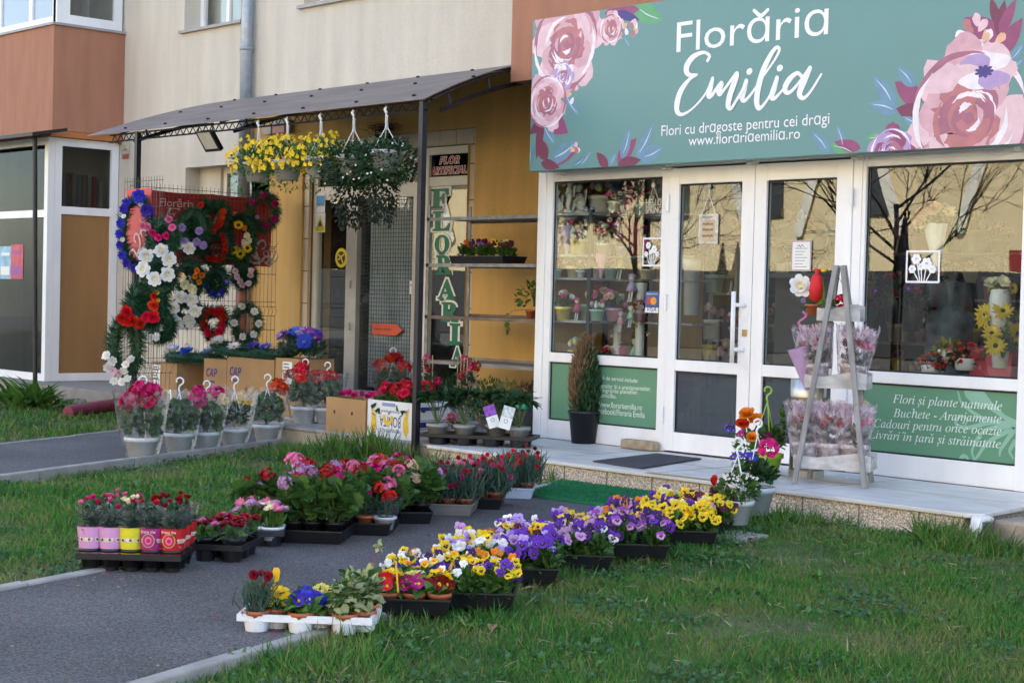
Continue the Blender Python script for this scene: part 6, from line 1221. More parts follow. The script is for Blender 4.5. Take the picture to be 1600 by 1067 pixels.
for k, x in enumerate((-3.5, -3.33, -3.16)):
    t = thing('cyclamen', 'low magenta flowers inside the brown box, %s clump' % ['left', 'middle', 'right'][k], 'flower', (x, -1.0, .10), 0, 'magenta flowers in the box'); fol_child(t, 'prim', f_prim, [L_DARK], .05, 1.2); dome_blooms(t, 8, [ROS['hotpink'], CARN['magenta']], .09, .23, .025, .5, .03)
for k, (x, y) in enumerate(((-2.93, -1.08), (-2.75, -1.06), (-2.57, -1.08), (-2.85, -.9), (-2.64, -.9))): geranium((x, y, .06), 'red geranium in the banana box, %s' % ['front left', 'front middle', 'front right', 'back left', 'back right'][k], ['crimson', 'red'], 5, .37, .11, .95, hs=1.05, dm=.09)
# trellised climbers and wrapped plant beside them
for k, (x, y) in enumerate(((-3.05, -.55), (-2.8, -.35), (-2.55, -.5))):
    t = thing('climber', 'climbing plant on bamboo canes with pink red blooms behind the banana box, %s' % ['left', 'middle', 'right'][k], 'climber', (x, y, 0), 0, 'climbers on canes'); link('pot', P_GREY, t); mb = MB()
    for q in range(4): aa = q*1.57+.4; mb.tube([(.06*math.cos(aa), .06*math.sin(aa), .1), (.055*math.cos(aa), .055*math.sin(aa), .66)], .004, 5)
    mb.build('cane', WOODS, t); mb = MB(); foliage(mb, 110, (.09, .09, .26), (0, 0, .36), T_OV, .05, 0, .3, -.9); mb.build('foliage', L_DARK, t); dome_blooms(t, 5, GER['hotpink']+GER['crimson'], .10, .66, .8, .4, .3)
t = thing('wrapped_plant', 'small red plant in frosted wrap between the banana box and the rhododendrons', 'wrapped plant', (-2.33, -.86, 0), 0, 'wrapped plants'); link('pot', P_GREY, t, scale=.7); fol_child(t, 'prim', f_prim, [L_MID], .08); dome_blooms(t, 7, [CARN['hotpink'], CARN['red']], .06, .2, .03, .4, .04); sleeve(t, .06, .12, .02, .27, FILMW, .08)
# rhododendrons
a, u, v, L = np.array([*at(684, 690, 'z', 0)[:2], .002]), *tray_frame((684, 692), (800, 704), 0)[1:3], .62
a2, u2, v2, L2 = tray_frame((690, 690), (798, 705), 0.002); S, zt = cuptray(a2, u2, v2, L2, .34, 'black cup tray of rhododendrons on the marble step', 4, 2, BPOT, .085, .075, 'plant trays by the shelves')
def f_rho(mb):
    for k in range(11):
        c = up_pts(1, .14, .22, .40, .4)[0]; mb.tube([(0, 0, .12), c*np.array([.5, .5, .7]), c], .004, 4, 1, False); n = 11; aa = rng.uniform(0, 6.3, n); e = rng.normal(.15, .35, n); d = np.stack([np.cos(aa)*np.cos(e), np.sin(aa)*np.cos(e), np.sin(e)], 1); s = rng.uniform(.09, .14, n)
        mb.batch(leaf_T(.17, .03, .2), frames(d, np.array([0, 0, 1.])+rng.normal(0, .2, (n, 3)))*s[:, None, None], np.tile(c, (n, 1)), 0)
for k, i in enumerate((0, 1, 3, 6)):
    x, y = S[i]; t = thing('rhododendron', 'green rhododendron in a grey pot, %s of the tray on the step' % ['far left', 'front middle', 'front right', 'back row'][k], 'rhododendron', wpos(a2, u2, v2, x, y, .03), 0, 'rhododendrons in pots'); link('pot', P_GREY, t); mb = MB(); f_rho(mb); mb.build('foliage', [L_DARK, STEM], t)
def hang_tag(px, py, dep, lab, m1, tilt):
    c = at(px, py, 'y', dep); n_ = -RC[2]; uu = RC[0]*math.cos(tilt)+RC[1]*math.sin(tilt); vv = np.cross(n_, uu); t = thing('plant_tag', lab, 'plant tag', c, 0, 'picture tags on the rhododendrons'); mb = MB(); mb.prism([(-.045, -.09), (.045, -.09), (.045, .0), (-.045, .0)], uu, vv, n_, c, .002); part_at('sheet', mb, PAPER, t); mb = MB(); mb.prism([(-.045, .0002), (.045, .0002), (.045, .085), (-.045, .085)], uu, vv, n_, c, .002); part_at('picture', mb, m1, t)
    mb = MB(); stroke(mb, [(.014*math.cos(q), -.03+.014*math.sin(q)) for q in np.linspace(0, 6.2, 10)], .003, uu, vv, c, 0, .003, 2); part_at('emblem', mb, INK, t)
hang_tag(768, 650, -1.12, 'picture tag with purple blossoms on the front rhododendron', mat('purple_picture', (.24, .06, .42), .5, .5, 40), .30); hang_tag(792, 652, -1.06, 'picture tag with white blossoms on the right rhododendron', mat('white_picture', (.55, .60, .60), .5, .4, 40), -.28)
# thuja in a black tub
q = at(894, 693, 'z', 0); q[1] += .13; t = thing('potted_thuja', 'half dried thuja in a large black pot before the shop window', 'thuja', q)
mb = MB(); mb.lathe([(0, 0), (.098, 0), (.126, .24), (.134, .24), (.134, .262), (.124, .262), (.118, .23), (0, .23)], 24); mb.build('pot', BPOT, t, True)
def spray(n, cond_brown, mb):
    zz = rng.uniform(0, 1, n); rr = .128*np.sin(np.clip(zz*.80+.22, 0, 1)*math.pi)**.6*np.sqrt(rng.uniform(.15, 1, n)); aa = rng.uniform(0, 6.3, n); P = np.stack([rr*np.cos(aa), rr*np.sin(aa), .23+zz*.60], 1); d = np.stack([np.cos(aa)*.25, np.sin(aa)*.25, np.ones(n)], 1)+rng.normal(0, .22, (n, 3)); side = -P @ np.array([.68, .73, 0])/.13+zz*1.1-.42+rng.normal(0, .22, n)
    k = side > .25 if cond_brown else side <= .25; s = rng.uniform(.03, .07, n)*(1.25 if cond_brown else 1); M = frames(d, rng.normal(0, 1, (n, 3)))*np.stack([s, s, s], 1)[:, None, :]; mb.batch(leaf_T(.12 if not cond_brown else .07, .02, .05), M[k], P[k])
mb = MB(); spray(4200, False, mb); mb.build('foliage', L_DARK, t); mb = MB(); spray(4200, True, mb); mb.build('dry_foliage', L_BRN, t)
# ------------------------------------------------------------------ metal shelf rack
rk = thing('shelf_rack', 'grey slotted metal shelf rack of four worn boards against the ochre wall', 'shelf rack', (-3.1, .35, 0)); RM = mat('worn_rack_steel', (.22, .22, .22), .5, .3, 14, metal=.3); RB = mat('rusty_board', (.17, .12, .09), .8, .45, 5)
for x, y in ((-3.82, .1), (-3.82, .6), (-2.36, .1), (-2.36, .6)): mb = MB(); mb.box(x-.02, y-.02, 0, x+.02, y-.015, 2.0); mb.box(x-.02, y-.015, 0, x-.015, y+.02, 2.0); part_at('upright', mb, RM, rk)
for z, m in ((1.87, RM), (1.455, RM), (.985, RB), (.58, mat('grey_board', (.22, .20, .18), .8, .3, 5))):
    mb = MB(); mb.box(-3.84, .08, z-.03, -2.335, .09, z); mb.box(-3.84, .61, z-.03, -2.335, .62, z+.02); mb.box(-3.835, .09, z-.012, -2.34, .61, z-.002); part_at('shelf', mb, m, rk)
a, u, v = np.array([-3.62, .16, 1.457]), UX, UY; crate(a, u, v, .72, .3, 'black tray of orange and yellow pansies on the metal rack', BPOT, .07, 'plant trays by the shelves')
for k in range(5):
    t = thing('pansy_plant', 'pansy plant on the metal rack, %s in the tray' % COLS[5][k], 'pansy', (-3.54+.14*k, .30, 1.48), 0, GP); fol_child(t, 'pansy', f_pansy, [L_DARK], 0, 1.1); dome_blooms(t, 9, [m for c in [('orange',), ('orange', 'dark'), ('winey', 'maroon', 'rust'), ('yellow', 'maroon'), ('ltyellow', 'maroon')][k] for m in PAN[c]], .08, .19, 1, .55, .07)
for k, (x, y, s) in enumerate(((-2.62, .25, 1.1), (-2.45, .3, 1.0))):
    t = thing('ivy', 'trailing ivy in a terracotta pot on the rack, %s' % ['left', 'right'][k], 'ivy', (x, y, .987), 0, 'ivies on the rack'); link('pot', P_TERRA, t); mb = MB(); foliage(mb, 70, (.14, .12, .15), (-.02, 0, .18), leaf_T(.34, .04, .2), .055, 0, .2, -.5)
    if k == 0: foliage(mb, 16, (.02, .02, .1), (-.06, -.22, -.05), leaf_T(.34), .04, 0, -.5, -.9); mb.tube(bezier([(0, 0, .08), (-.04, -.2, .05), (-.06, -.22, -.14)], 4), .002, 4, 1)
    mb.build('foliage', [L_FRESH, STEM], t)
for k, (x, y, c, lab) in enumerate(((-3.7, .28, L_DARK, 'dark red leaved shrub under the rack beside the canes'), (-3.38, .22, leafm('heather_white', (.42, .44, .42)), 'white flowering heather under the metal rack'), (-3.12, .25, L_MID, 'dark green heather under the metal rack'), (-2.88, .22, leafm('heather_lime', (.26, .28, .10)), 'pale yellowish heather under the metal rack'), (-2.62, .25, leafm('heather_brown', (.10, .07, .05)), 'brownish heather under the right end of the rack'))):
    t = thing('heather', lab, 'heather', (x, y, 0), 0, 'heathers under the rack'); link('pot', P_GREY, t); mb = MB(); n = 900; aa = rng.uniform(0, 6.3, n); r_ = .11*np.sqrt(rng.uniform(0, 1, n)); P = np.stack([r_*np.cos(aa), r_*np.sin(aa), rng.uniform(.12, .46, n)-r_*.5], 1); d = np.stack([np.cos(aa)*.3, np.sin(aa)*.3, np.ones(n)], 1)+rng.normal(0, .3, (n, 3)); s = rng.uniform(.02, .045, n); mb.batch(leaf_T(.12, .02), frames(d, rng.normal(0, 1, (n, 3)))*s[:, None, None], P, 0); n = 500; mb.batch(leaf_T(.12, .02), frames(d[:n], rng.normal(0, 1, (n, 3)))*s[:n, None, None], P[:n]*np.array([.9, .9, .8]), 1); mb.build('foliage', [c, L_DARK], t)
mb = MB(); mb.lathe([(.01, 0), (.06, .005), (.06, .04), (.01, .045)], 16); o = tag(mb.build('cart_wheel', WOODT, smooth=True), 'small tan caster wheel lying under the rack by the shop corner', 'wheel'); o.location = (-2.5, -.12, .06); o.rotation_euler = (1.3, .3, .6)
mb = MB(); mb.box(-.06, -.05, 0, .06, .05, .05); o = bevel(tag(mb.build('plastic_cup', mat('teal_plastic', (.01, .32, .18), .4)), 'small bright green plastic box under the rack', 'plastic box'), .015); o.location = (-2.42, .0, .22)
mb = MB(); mb.box(-2.75, -.08, .0, -2.33, .3, .215); tag(mb.build('low_bench', mat('dark_bench', (.05, .045, .04), .8)), 'low dark bench at the shop corner under the rack', 'bench')
# ------------------------------------------------------------------ hanging baskets on the girder
def f_bid(mb): foliage(mb, 700, (.27, .27, .20), (0, 0, .16), leaf_T(.16, .02, .1), .045, 0, .3, -.6, .3); foliage(mb, 90, (.27, .27, .17), (0, 0, -.02), leaf_T(.16, .02, .1), .045, 0, -.5, -.6, .7)
def f_bac(mb): foliage(mb, 1500, (.31, .31, .22), (0, 0, .08), leaf_T(.30, .03, .1), .036, 0, .1, -.95, .45); foliage(mb, 900, (.17, .17, .36), (-.04, 0, -.12), leaf_T(.30, .03, .1), .034, 1, -.6, -.95, .45)
P_HANG = pot_mesh('pot', .135, .095, .17, mat('hang_pot', (.44, .44, .42), .5, .05), .006)
for k, (px, kind) in enumerate(((405, 'b'), (450, 'b'), (502, 'b'), (553, 'w'), (604, 'w'))):
    q = at(px, 195, 'y', GY_); t = thing('hanging_basket', ['yellow flowering basket hanging at the left end of the girder', 'fullest yellow flowering basket hanging second from the left', 'yellow flowering basket half hidden behind its dark neighbour', 'dark trailing basket with sparse white flowers, fourth on the girder', 'bushy green basket with tiny white flowers beside the black post'][k], 'hanging basket', (q[0], GY_, 2.13 if k != 4 else 2.15), 0, 'baskets hanging from the canopy'); link('pot', P_HANG, t)
    mb = MB(); (f_bid if kind == 'b' else f_bac)(mb); mb.build('foliage', [L_FRESH] if kind == 'b' else [L_DARK, L_BLK], t)
    if kind == 'b':
        for p, d in [((.29*x[0]*r_, .29*x[1]*r_, .16+.23*x[2]*r_), x) for x, r_ in zip(sphere_dirs(190, -.4), rng.uniform(.8, 1.08, 190)) if x @ VIEW > -.25][:99]: bloom(t, BID, p, np.array(d)+VIEW*.7, rng.uniform(.9, 1.3), .3)
    else:
        for p, d in [((.28*x[0], .28*x[1], .04+.25*x[2]), x) for x in sphere_dirs(34, -.5)]: bloom(t, STAR, p, np.array(d)+VIEW*.6, 1.1, .3)
    mb = MB(); zt = 2.62-(2.13 if k != 4 else 2.15)
    for i in range(3): aa = 2.1*i+.5; mb.tube([(.13*math.cos(aa), .13*math.sin(aa), .16), (.012*math.cos(aa), .012*math.sin(aa), zt-.12), (0, 0, zt)], .0048, 5)
    mb.tube([(0, 0, zt-.13), (.0, 0, zt), (.0, -.02, zt+.03), (0, .0, zt+.055)], .013, 6); mb.build('hanger', WPOT, t, True)
# ------------------------------------------------------------------ pots at the right end of the row
def hang_pot(px, py, z, lab, m, r, h, fn, mats, hk=True, hm=WPOT, ztop=.42):
    q = at(px, py, 'z', z); t = thing('hanging_pot', lab, 'hanging pot', q, 0, 'hanging pots by the doorstep'); link('pot', pot_mesh('pot', r, r*.68, h, m, .005), t); mb = MB(); fn(mb, h); mb.build('foliage', mats, t)
    if hk: hook(t, h, r*.95, ztop, hm, 3, .028)
    return t, h
t, h = hang_pot(1150, 818, GZ+.02, 'pale grey hanging pot of white flowers and ferny leaves, front of the group', LGREY, .10, .14, lambda mb, h: (foliage(mb, 260, (.14, .14, .11), (0, 0, h+.06), leaf_T(.22, .03, .2), .045, 0, .2, -.6)), [L_MID], ztop=.40)
dome_blooms(t, 70, [STAR], .12, .30, 1.0, .6, .05); bloom(t, TULIP, (-.07, -.12, .22), (0, -.2, 1), .04, .05)
t, h = hang_pot(1180, 803, GZ+.02, 'pale blue hanging pot with violet and pink flowers under a white hook', mat('bluegrey_pot', (.48, .54, .62), .4, .05), .115, .17, lambda mb, h: foliage(mb, 100, (.13, .13, .09), (0, 0, h+.06), T_RND, .065, 0, .2, -.5), [L_DARK], ztop=.48)
for c, p, s, me in (('b', (-.07, -.03, .33), 1, PRIM['blue']),): 
    for d in sphere_dirs(20, 0): bloom(t, me, (p[0]+.075*d[0], p[1]+.075*d[1], p[2]+.035*d[2]), d+VIEW*.4, .9, .2)
bloom(t, GER['hotpink'][0], (.05, .05, .40), (.3, -.4, .8), 1.35, .1); mb = MB(); mb.tube([(.02, .02, .2), (.05, .05, .38)], .003, 4); mb.build('stalks', STEM, t)
t, h = hang_pot(1196, 742, 0, 'lime green hanging pot with a lime hook on the doorstep', LIME, .115, .15, lambda mb, h: foliage(mb, 130, (.13, .13, .10), (0, 0, h+.08), T_OV, .07, 0, .3, -.5), [L_MID], hm=LIME, ztop=.50)
dome_blooms(t, 4, CARN and [CARN['magenta']], .1, .30, .025, .4, .03); mb = MB(); foliage(mb, 160, (.028, .028, .13), (.07, .08, .36), leaf_T(.2), .03, 0, .6, -1); mb.build('upright_sprig', L_FRESH, t)
q = at(1160, 756, 'z', 0); t = thing('begonia', 'orange begonia with blue and purple flowers behind the white hooks', 'begonia', (q[0]-.02, q[1]+.05, 0), 0); link('pot', P_GREY, t); mb = MB(); foliage(mb, 150, (.10, .10, .15), (0, 0, .22), leaf_T(.22), .05, 0, .3, -.8); mb.build('foliage', L_FRESH, t)
for c, p, s in (('orange', (.0, .0, .44), .055), ('orange', (.05, .03, .41), .05), ('scarlet', (-.01, -.03, .38), .05), ('orange', (.09, -.05, .30), .045)): bloom(t, ROS[c], p, (.3, -.5, .6), s, .2)
for d in sphere_dirs(14, -.2): bloom(t, PRIM['blue'], np.array((-.10, -.05, .34))+d*.035, d+VIEW*.5, .6, .2)
for d in sphere_dirs(8, -.2): bloom(t, PRIM['magenta'], np.array((.02, -.06, .31))+d*.03, d+VIEW*.5, .7, .2)
# ------------------------------------------------------------------ ladder stand with wrapped plants
GW = mat('weathered_wood', (.29, .28, .27), .85, .3, 6, .6, 60, stretch=(5, 5, .6)); GWL = mat('whitewashed_wood', (.56, .54, .52), .85, .25, 5, .6, 50, stretch=(.8, 5, 5))
la, lb = at(1241, 756, 'z', 0), at(1351, 763, 'z', 0); u = lb-la; LW = np.linalg.norm(u); u /= LW; v = np.array([-u[1], u[0], 0]); cen = (la+lb)/2; ztop = 1.40
for _ in range(4):
    tp = cen+v*.16+UZ*ztop; q = (RC @ (tp-CAM)); ztop += (533.5-FPX*q[1]/q[2]-415)/(FPX/q[2])
ld = thing('ladder_stand', 'weathered grey wooden A frame stand with three plant shelves', 'plant stand', cen)
def leg(p, q, w_=.034): mb = MB(); p, q = np.array(p), np.array(q); d = q-p; s = np.cross(d, v); s /= np.linalg.norm(s); f = np.cross(s, d); f /= np.linalg.norm(f); mb.add([p+s*a*w_/2+f*b*.018 for a, b in ((-1, -1), (1, -1), (1, 1), (-1, 1))]+[q+s*a*w_/2+f*b*.018 for a, b in ((-1, -1), (1, -1), (1, 1), (-1, 1))], [(3, 2, 1, 0), (4, 5, 6, 7)]+[(i, (i+1) % 4, 4+(i+1) % 4, 4+i) for i in range(4)]); bevel(part_at('leg', mb, GW, ld), .004)
top = cen+v*.15+UZ*ztop; 
for sgn, b in ((-1, la), (1, lb)): leg(b, top+u*sgn*.022-v*.012); leg(b+v*.42+u*sgn*-.02, top+u*sgn*.02+v*.045)
SH = []
for py, wl, dep in ((733, .50, .30), (607, .40, .26), (502, .28, .22)):
    z = 0.1
    for _ in range(4): o = cen+v*.12+UZ*z; q = RC @ (o-CAM); z += (533.5-FPX*q[1]/q[2]-py)/(FPX/q[2])
    t_ = z/ztop; c = cen+v*(.03+.13*t_)+UZ*z; mb = MB(); hw = wl/2
    P = [(-hw, 0), (hw, 0), (hw, .10), (hw*.6, .115), (0, .09), (-hw*.4, .075), (-hw, .085)]; mb.prism(P, u, UZ, v, c+v*.02, .016); mb.prism(P, u, UZ, v, c+v*dep, .016); part_at('shelf_front', mb, GWL, ld); mb = MB(); mb.prism([(-hw, .036), (hw, .036), (hw, dep-.002), (-hw, dep-.002)], u, v, UZ, c+UZ*.012, .014); mb.prism([(0, 0), (dep-.02, 0), (dep-.02, .08), (0, .08)], v, UZ, u, c+v*.037-u*hw, .012); mb.prism([(0, 0), (dep-.04, 0), (dep-.04, .08), (0, .08)], v, UZ, -u, c+v*.037+u*hw, .012); part_at('shelf', mb, GWL, ld); SH.append((c, hw, dep))
FLP = mat('floral_wrap', (.70, .62, .60), .5, .5, 45)
def wrapped(loc, lab, cols, s=1., lean=0):
    t = thing('wrapped_plant', lab, 'wrapped plant', loc, 0, 'wrapped plants'); t.scale = (s,)*3; t.rotation_euler = (0, lean, .8); link('pot', pot_mesh('pot', .07, .055, .11, FLP), t); mb = MB(); foliage(mb, 50, (.075, .075, .06), (0, 0, .14), T_OV, .055, 0, .3, -.5); mb.build('foliage', [leafm('silver_green_leaf', (.17, .17, .11))], t)
    dome_blooms(t, 9, [m for c in cols for m in (CARN[c], ROS['red'] if c in ('red', 'crimson') else CARN[c])], .08, .24, .026, .4, .04); sleeve(t, .072, .115, .03, .32, FILMW, .09)
    mb = MB(); n = 160; aa = rng.uniform(0, 6.3, n); r_ = .085*np.sqrt(rng.uniform(.2, 1, n)); mb.batch(leaf_T(.12, .05), frames(np.stack([np.cos(aa)*.5, np.sin(aa)*.5, np.ones(n)], 1)+rng.normal(0, .3, (n, 3)), rng.normal(0, 1, (n, 3)))*rng.uniform(.02, .05, n)[:, None, None], np.stack([r_*np.cos(aa), r_*np.sin(aa), rng.uniform(.24, .29, n)], 1)); mb.build('net_frill', mat('lilac_net', (.66, .50, .58), .8, .15, 30, island=.2, trans=.4), t); return t
c, hw, dep = SH[0]
for k, (x, cols) in enumerate(((-.19, ['magenta', 'red']), (-.03, ['red']), (.12, ['blush', 'pink']))): wrapped(c+u*x+v*(.14)+UZ*.026, '%s flowers in frosted wrap on the bottom shelf of the stand' % ['magenta', 'bright red', 'blush pink'][k], cols, 1.28)
c, hw, dep = SH[1]
for k, (x, cols, ln) in enumerate(((-.13, ['pink', 'blush'], -.12), (.08, ['crimson', 'pink'], .12))): wrapped(c+u*x+v*.13+UZ*.026, '%s flowers in frosted wrap on the middle shelf of the stand' % ['pale pink', 'crimson'][k], cols, 1.2, ln)
t = thing('gift_wrap', 'lilac paper cone leaning at the left of the middle shelf', 'wrapping', c-u*.2+v*.1); mb = MB(); mb.lathe([(.015, -.02), (.07, .26)], 14, wob=.1); o = mb.build('paper_cone', mat('lilac_paper', (.50, .33, .55), .4, .1, 6), t, True); o.rotation_euler = (0, -.25, .8)
c, hw, dep = SH[2]; t = thing('flower_arrangement', 'top shelf arrangement with a red cloth tulip, white lily and terracotta pot', 'arrangement', c+v*.1+UZ*.026); Lp = lambda px, py: (lambda w_: w_-(c+v*.1+UZ*.026))(at(px, py, 'y', (c+v*.06)[1]))
mb = MB(); q = Lp(1276, 450); mb.lathe([(.0, -.10), (.043, -.07), (.05, 0), (.036, .07), (.013, .10), (.025, .125), (0, .125)], 16, 0, q, wob=.06); mb.build('cloth_tulip', mat('red_cloth', (.60, .012, .015), .7, .08, 20), t, True); mb = MB(); mb.ball(Lp(1287, 423), (.02, .02, .013), 8); mb.build('tulip_tip', FC['yellow'], t, True)
for i in range(2): mb = MB(); V, F = leaf_T(.18, .02); mb.add(rotz(V*.2, 0) @ np.array(Matrix.Rotation(1.4+.2*i, 3, 'X')).T+Lp(1276+6*i, 480), F); mb.build('leaf', L_FRESH, t)
bloom(t, LOTUS['white'], Lp(1250, 448), VIEW, .075, .1); bloom(t, CARN['pink'], Lp(1297, 471), VIEW, .03, .1); bloom(t, GER['red'][0], Lp(1315, 470), VIEW, .9, .1); bloom(t, CARN['lilac'], Lp(1256, 470), VIEW, .02, .1)
link('pot', P_TERRA, t, Lp(1269, 493)); mb = MB(); foliage(mb, 60, (.07, .07, .05), Lp(1265, 478), T_BLD, .08, 0, .6, -.3); foliage(mb, 50, (.09, .07, .05), Lp(1300, 478), T_OV, .04, 0, .3, -.5); mb.build('foliage', L_MID, t)
mb = MB(); P = [Lp(1254+6*math.sin(i*1.3), 487+i*5)+v*.01*math.cos(i) for i in range(12)]; mb.tube(bezier(P, 3), .008, 4); mb.build('curled_ribbon', mat('pink_ribbon', (.62, .22, .45), .3), t)
mb = MB(); mb.tube(bezier([Lp(1308, 430), Lp(1316, 445), Lp(1318, 470)], 5), .002, 4); mb.build('wire_loop', STEM, t)
# steel bin
q = at(1242, 746, 'z', 0); t = thing('ash_bin', 'tall cylindrical stainless steel bin behind the plant stand', 'bin', (q[0]-.02, q[1]+.15, 0)); SS = mat('stainless_steel', (.55, .54, .52), .35, .15, 3, metal=.6, stretch=(6, 6, .5))
mb = MB(); mb.lathe([(.118, .0), (.12, .04), (.12, .045)], 28); mb.build('base', SS, t, True); mb = MB(); mb.lathe([(.116, .045), (.116, .54)], 28); mb.build('body', mat('bin_dark_body', (.20, .17, .14), .35, .3, 4, metal=.5, stretch=(6, 6, .4)), t, True); mb = MB(); mb.lathe([(.12, .54), (.12, .66), (.112, .66), (.11, .6), (0, .6)], 28); mb.build('top_ring', SS, t, True)
# ------------------------------------------------------------------ cartons and artificial flowers by the mesh
def pbox(px0, px1, ptop, y, dep, lab, z0=0.):
    a, b = at(px0, 600, 'y', y), at(px1, 600, 'y', y); tz = at((px0+px1)/2, ptop, 'y', y)[2]; t = carton(a[0], y, b[0], y+dep, z0, tz, lab, CARD, 'cardboard_box', False, 'cartons beside the mesh fence'); return t, a[0], b[0], tz
tA, xA0, xA1, zA = pbox(236, 276, 566, -.48, .42, 'cardboard carton with a white address label under the flat blue wreath')
tB, xB0, xB1, zB = pbox(318, 353.5, 561, -.42, .45, 'cardboard carton with dark blue CAP print, left of the wide one')
tC, xC0, xC1, zC = pbox(354.5, 428, 560, -.42, .45, 'wide cardboard carton with blue CAP print below the brown pipe')
tD, xD0, xD1, zD = pbox(430, 468, 560, -.50, .40, 'cardboard carton with white label under the blue and purple flowers')
for t, a, b, z, y in ((tB, xB0, xB1, zB, -.42), (tC, xC0, xC1-.32, zC, -.42)):
    mb = MB(); put_text(mb, bold('CAP'), (a+.05, y, z-.18), UX, UZ, min(.2, b-a-.08), .085, lift=.002); stroke(mb, [(a+.06, z-.23), (a+.2, z-.23)], .018, UX, UZ, (0, y-.0015, 0), 0, 0, 2); part_at('lettering', mb, mat('violet_print', (.05, .03, .20), .7), t)
for t, a, y, z in ((tA, xA0+.03, -.48, zA), (tD, xD0+.12, -.50, zD)):
    mb = MB(); mb.box(a, y-.003, z-.24, a+.15, y-.001, z-.03); part_at('address_label', mb, PAPER, t); mb = MB(); [mb.box(a+.015, y-.0045, z-.06-.03*k, a+.1+.01*(k % 3), y-.0032, z-.05-.03*k) for k in range(5)]; part_at('print', mb, INK, t)
def flat_wreath(x0, x1, y, z, lab, fl, tilt=0):
    R = (x1-x0)/2; t = thing('wreath', lab, 'wreath', ((x0+x1)/2, y+R*.5, z+.03), 0, 'flat wreaths on the cartons'); t.rotation_euler = (0, tilt, 0); mb = MB(); n = 900; a = rng.uniform(0, 6.3, n); b = rng.uniform(0, 6.3, n); C = np.stack([R*.8*np.cos(a), R*.5*np.sin(a), 0*a], 1); O = np.stack([np.cos(a)*np.cos(b), np.sin(a)*np.cos(b), np.sin(b)], 1); s = rng.uniform(.04, .08, n); mb.batch(T_NDL, frames(O+rng.normal(0, .3, (n, 3)), rng.normal(0, 1, (n, 3)))*np.stack([s*1.3, s, s], 1)[:, None, :], C+O*.03); mb.tube([(R*.8*math.cos(q), R*.5*math.sin(q), 0) for q in np.linspace(0, 6.283, 30)], .045, 6, 0, False); mb.build('fir_ring', L_FIR, t)
    for i, (me, s) in enumerate(fl): q = -2.9+2.7*i/(max(1, len(fl)-1)); link('flower', me, t, (R*.8*math.cos(q), R*.5*math.sin(q), .06), face_rot((.2, -.4, 1), i), s)
flat_wreath(xA0+.05, xB0+.0, -.48, zA+.03, 'flat fir wreath with pale blue flowers lying on the labelled carton', [(LOTUS['paleblue'], .075), (LOTUS['white'], .07), (LOTUS['royal'], .075), (LOTUS['paleblue'], .07)])
flat_wreath(xB0-.1, xC0+.35, -.42, zB+.06, 'flat fir wreath with white daisies lying on the CAP carton', [(DAI['white'], .06), (DAI['white'], .08), (DAI['white'], .08), (DAI['paleblue'], .07)], .12)
flat_wreath(xC0+.2, xC1, -.40, zC+.02, 'flat wreath with bright blue daisies on the wide carton', [(DAI['royal'], .075), (DAI['blue'], .075), (DAI['royal'], .075), (DAI['paleblue'], .07)])
t = thing('artificial_bouquet', 'blue and purple artificial daisies heaped on the last carton', 'bouquet', ((xD0+xD1)/2, -.35, zD)); mb = MB(); foliage(mb, 220, (.30, .22, .16), (0, 0, .06), leaf_T(.25), .09, 0, .3, -.2); mb.build('foliage', [L_BLUE], t)
for i, d in enumerate(sphere_dirs(20, .05)): bloom(t, DAI[['royal', 'violet', 'blue', 'royal', 'purple', 'lilac'][i % 6]], d*np.array([.30, .22, .18])+[0, 0, .08], d+VIEW*.5, .075, .25)
basket(290, 622, 0, 'dark leafy pot in film with white hook standing before the cartons', ['pink'], 1.0, nf=0, edge=True, leaf=L_DARK)
# ------------------------------------------------------------------ shop window displays
GI = 'gifts on the window shelves'
dsp = thing('display_shelf', 'dark framed shelving with grey boards inside the left shop window', 'shelf', (-1.75, .5, 0)); MS = mat('grey_shelf', (.35, .34, .33), .6)
def yfit(px, y): return min(y, max(.11, (at(px, 420, 'y', 0)[0]+2.14)/1.06-.04)) if px < 1036 else y
ZS = [at(890, p, 'y', .16)[2] for p in (334, 398, 434, 500)]
for x, y in ((-2.235, .10), (-2.235, .78), (at(923, 400, 'y', .10)[0], .10), (at(923, 400, 'y', .10)[0], .78)): mb = MB(); mb.box(x-.018, y-.018, 0, x+.018, y+.018, 1.9); part_at('upright', mb, BLKMET, dsp)
for i, z in enumerate(ZS): mb = MB(); mb.box(-2.25, .09, z-.02, at(923, 400, 'y', .1)[0]+.02, .8, z); part_at('board', mb, MS, dsp)
mb = MB(); [mb.box(-1.55, .2, z-.03, -.95, .62, z) for z in (.52,)]; part_at('bench', mb, WOODT, dsp)  # wooden board added where cafe furniture is only reflected in the window
STAT = mat('white_plaster', (.72, .71, .69), .6, .05, 6)
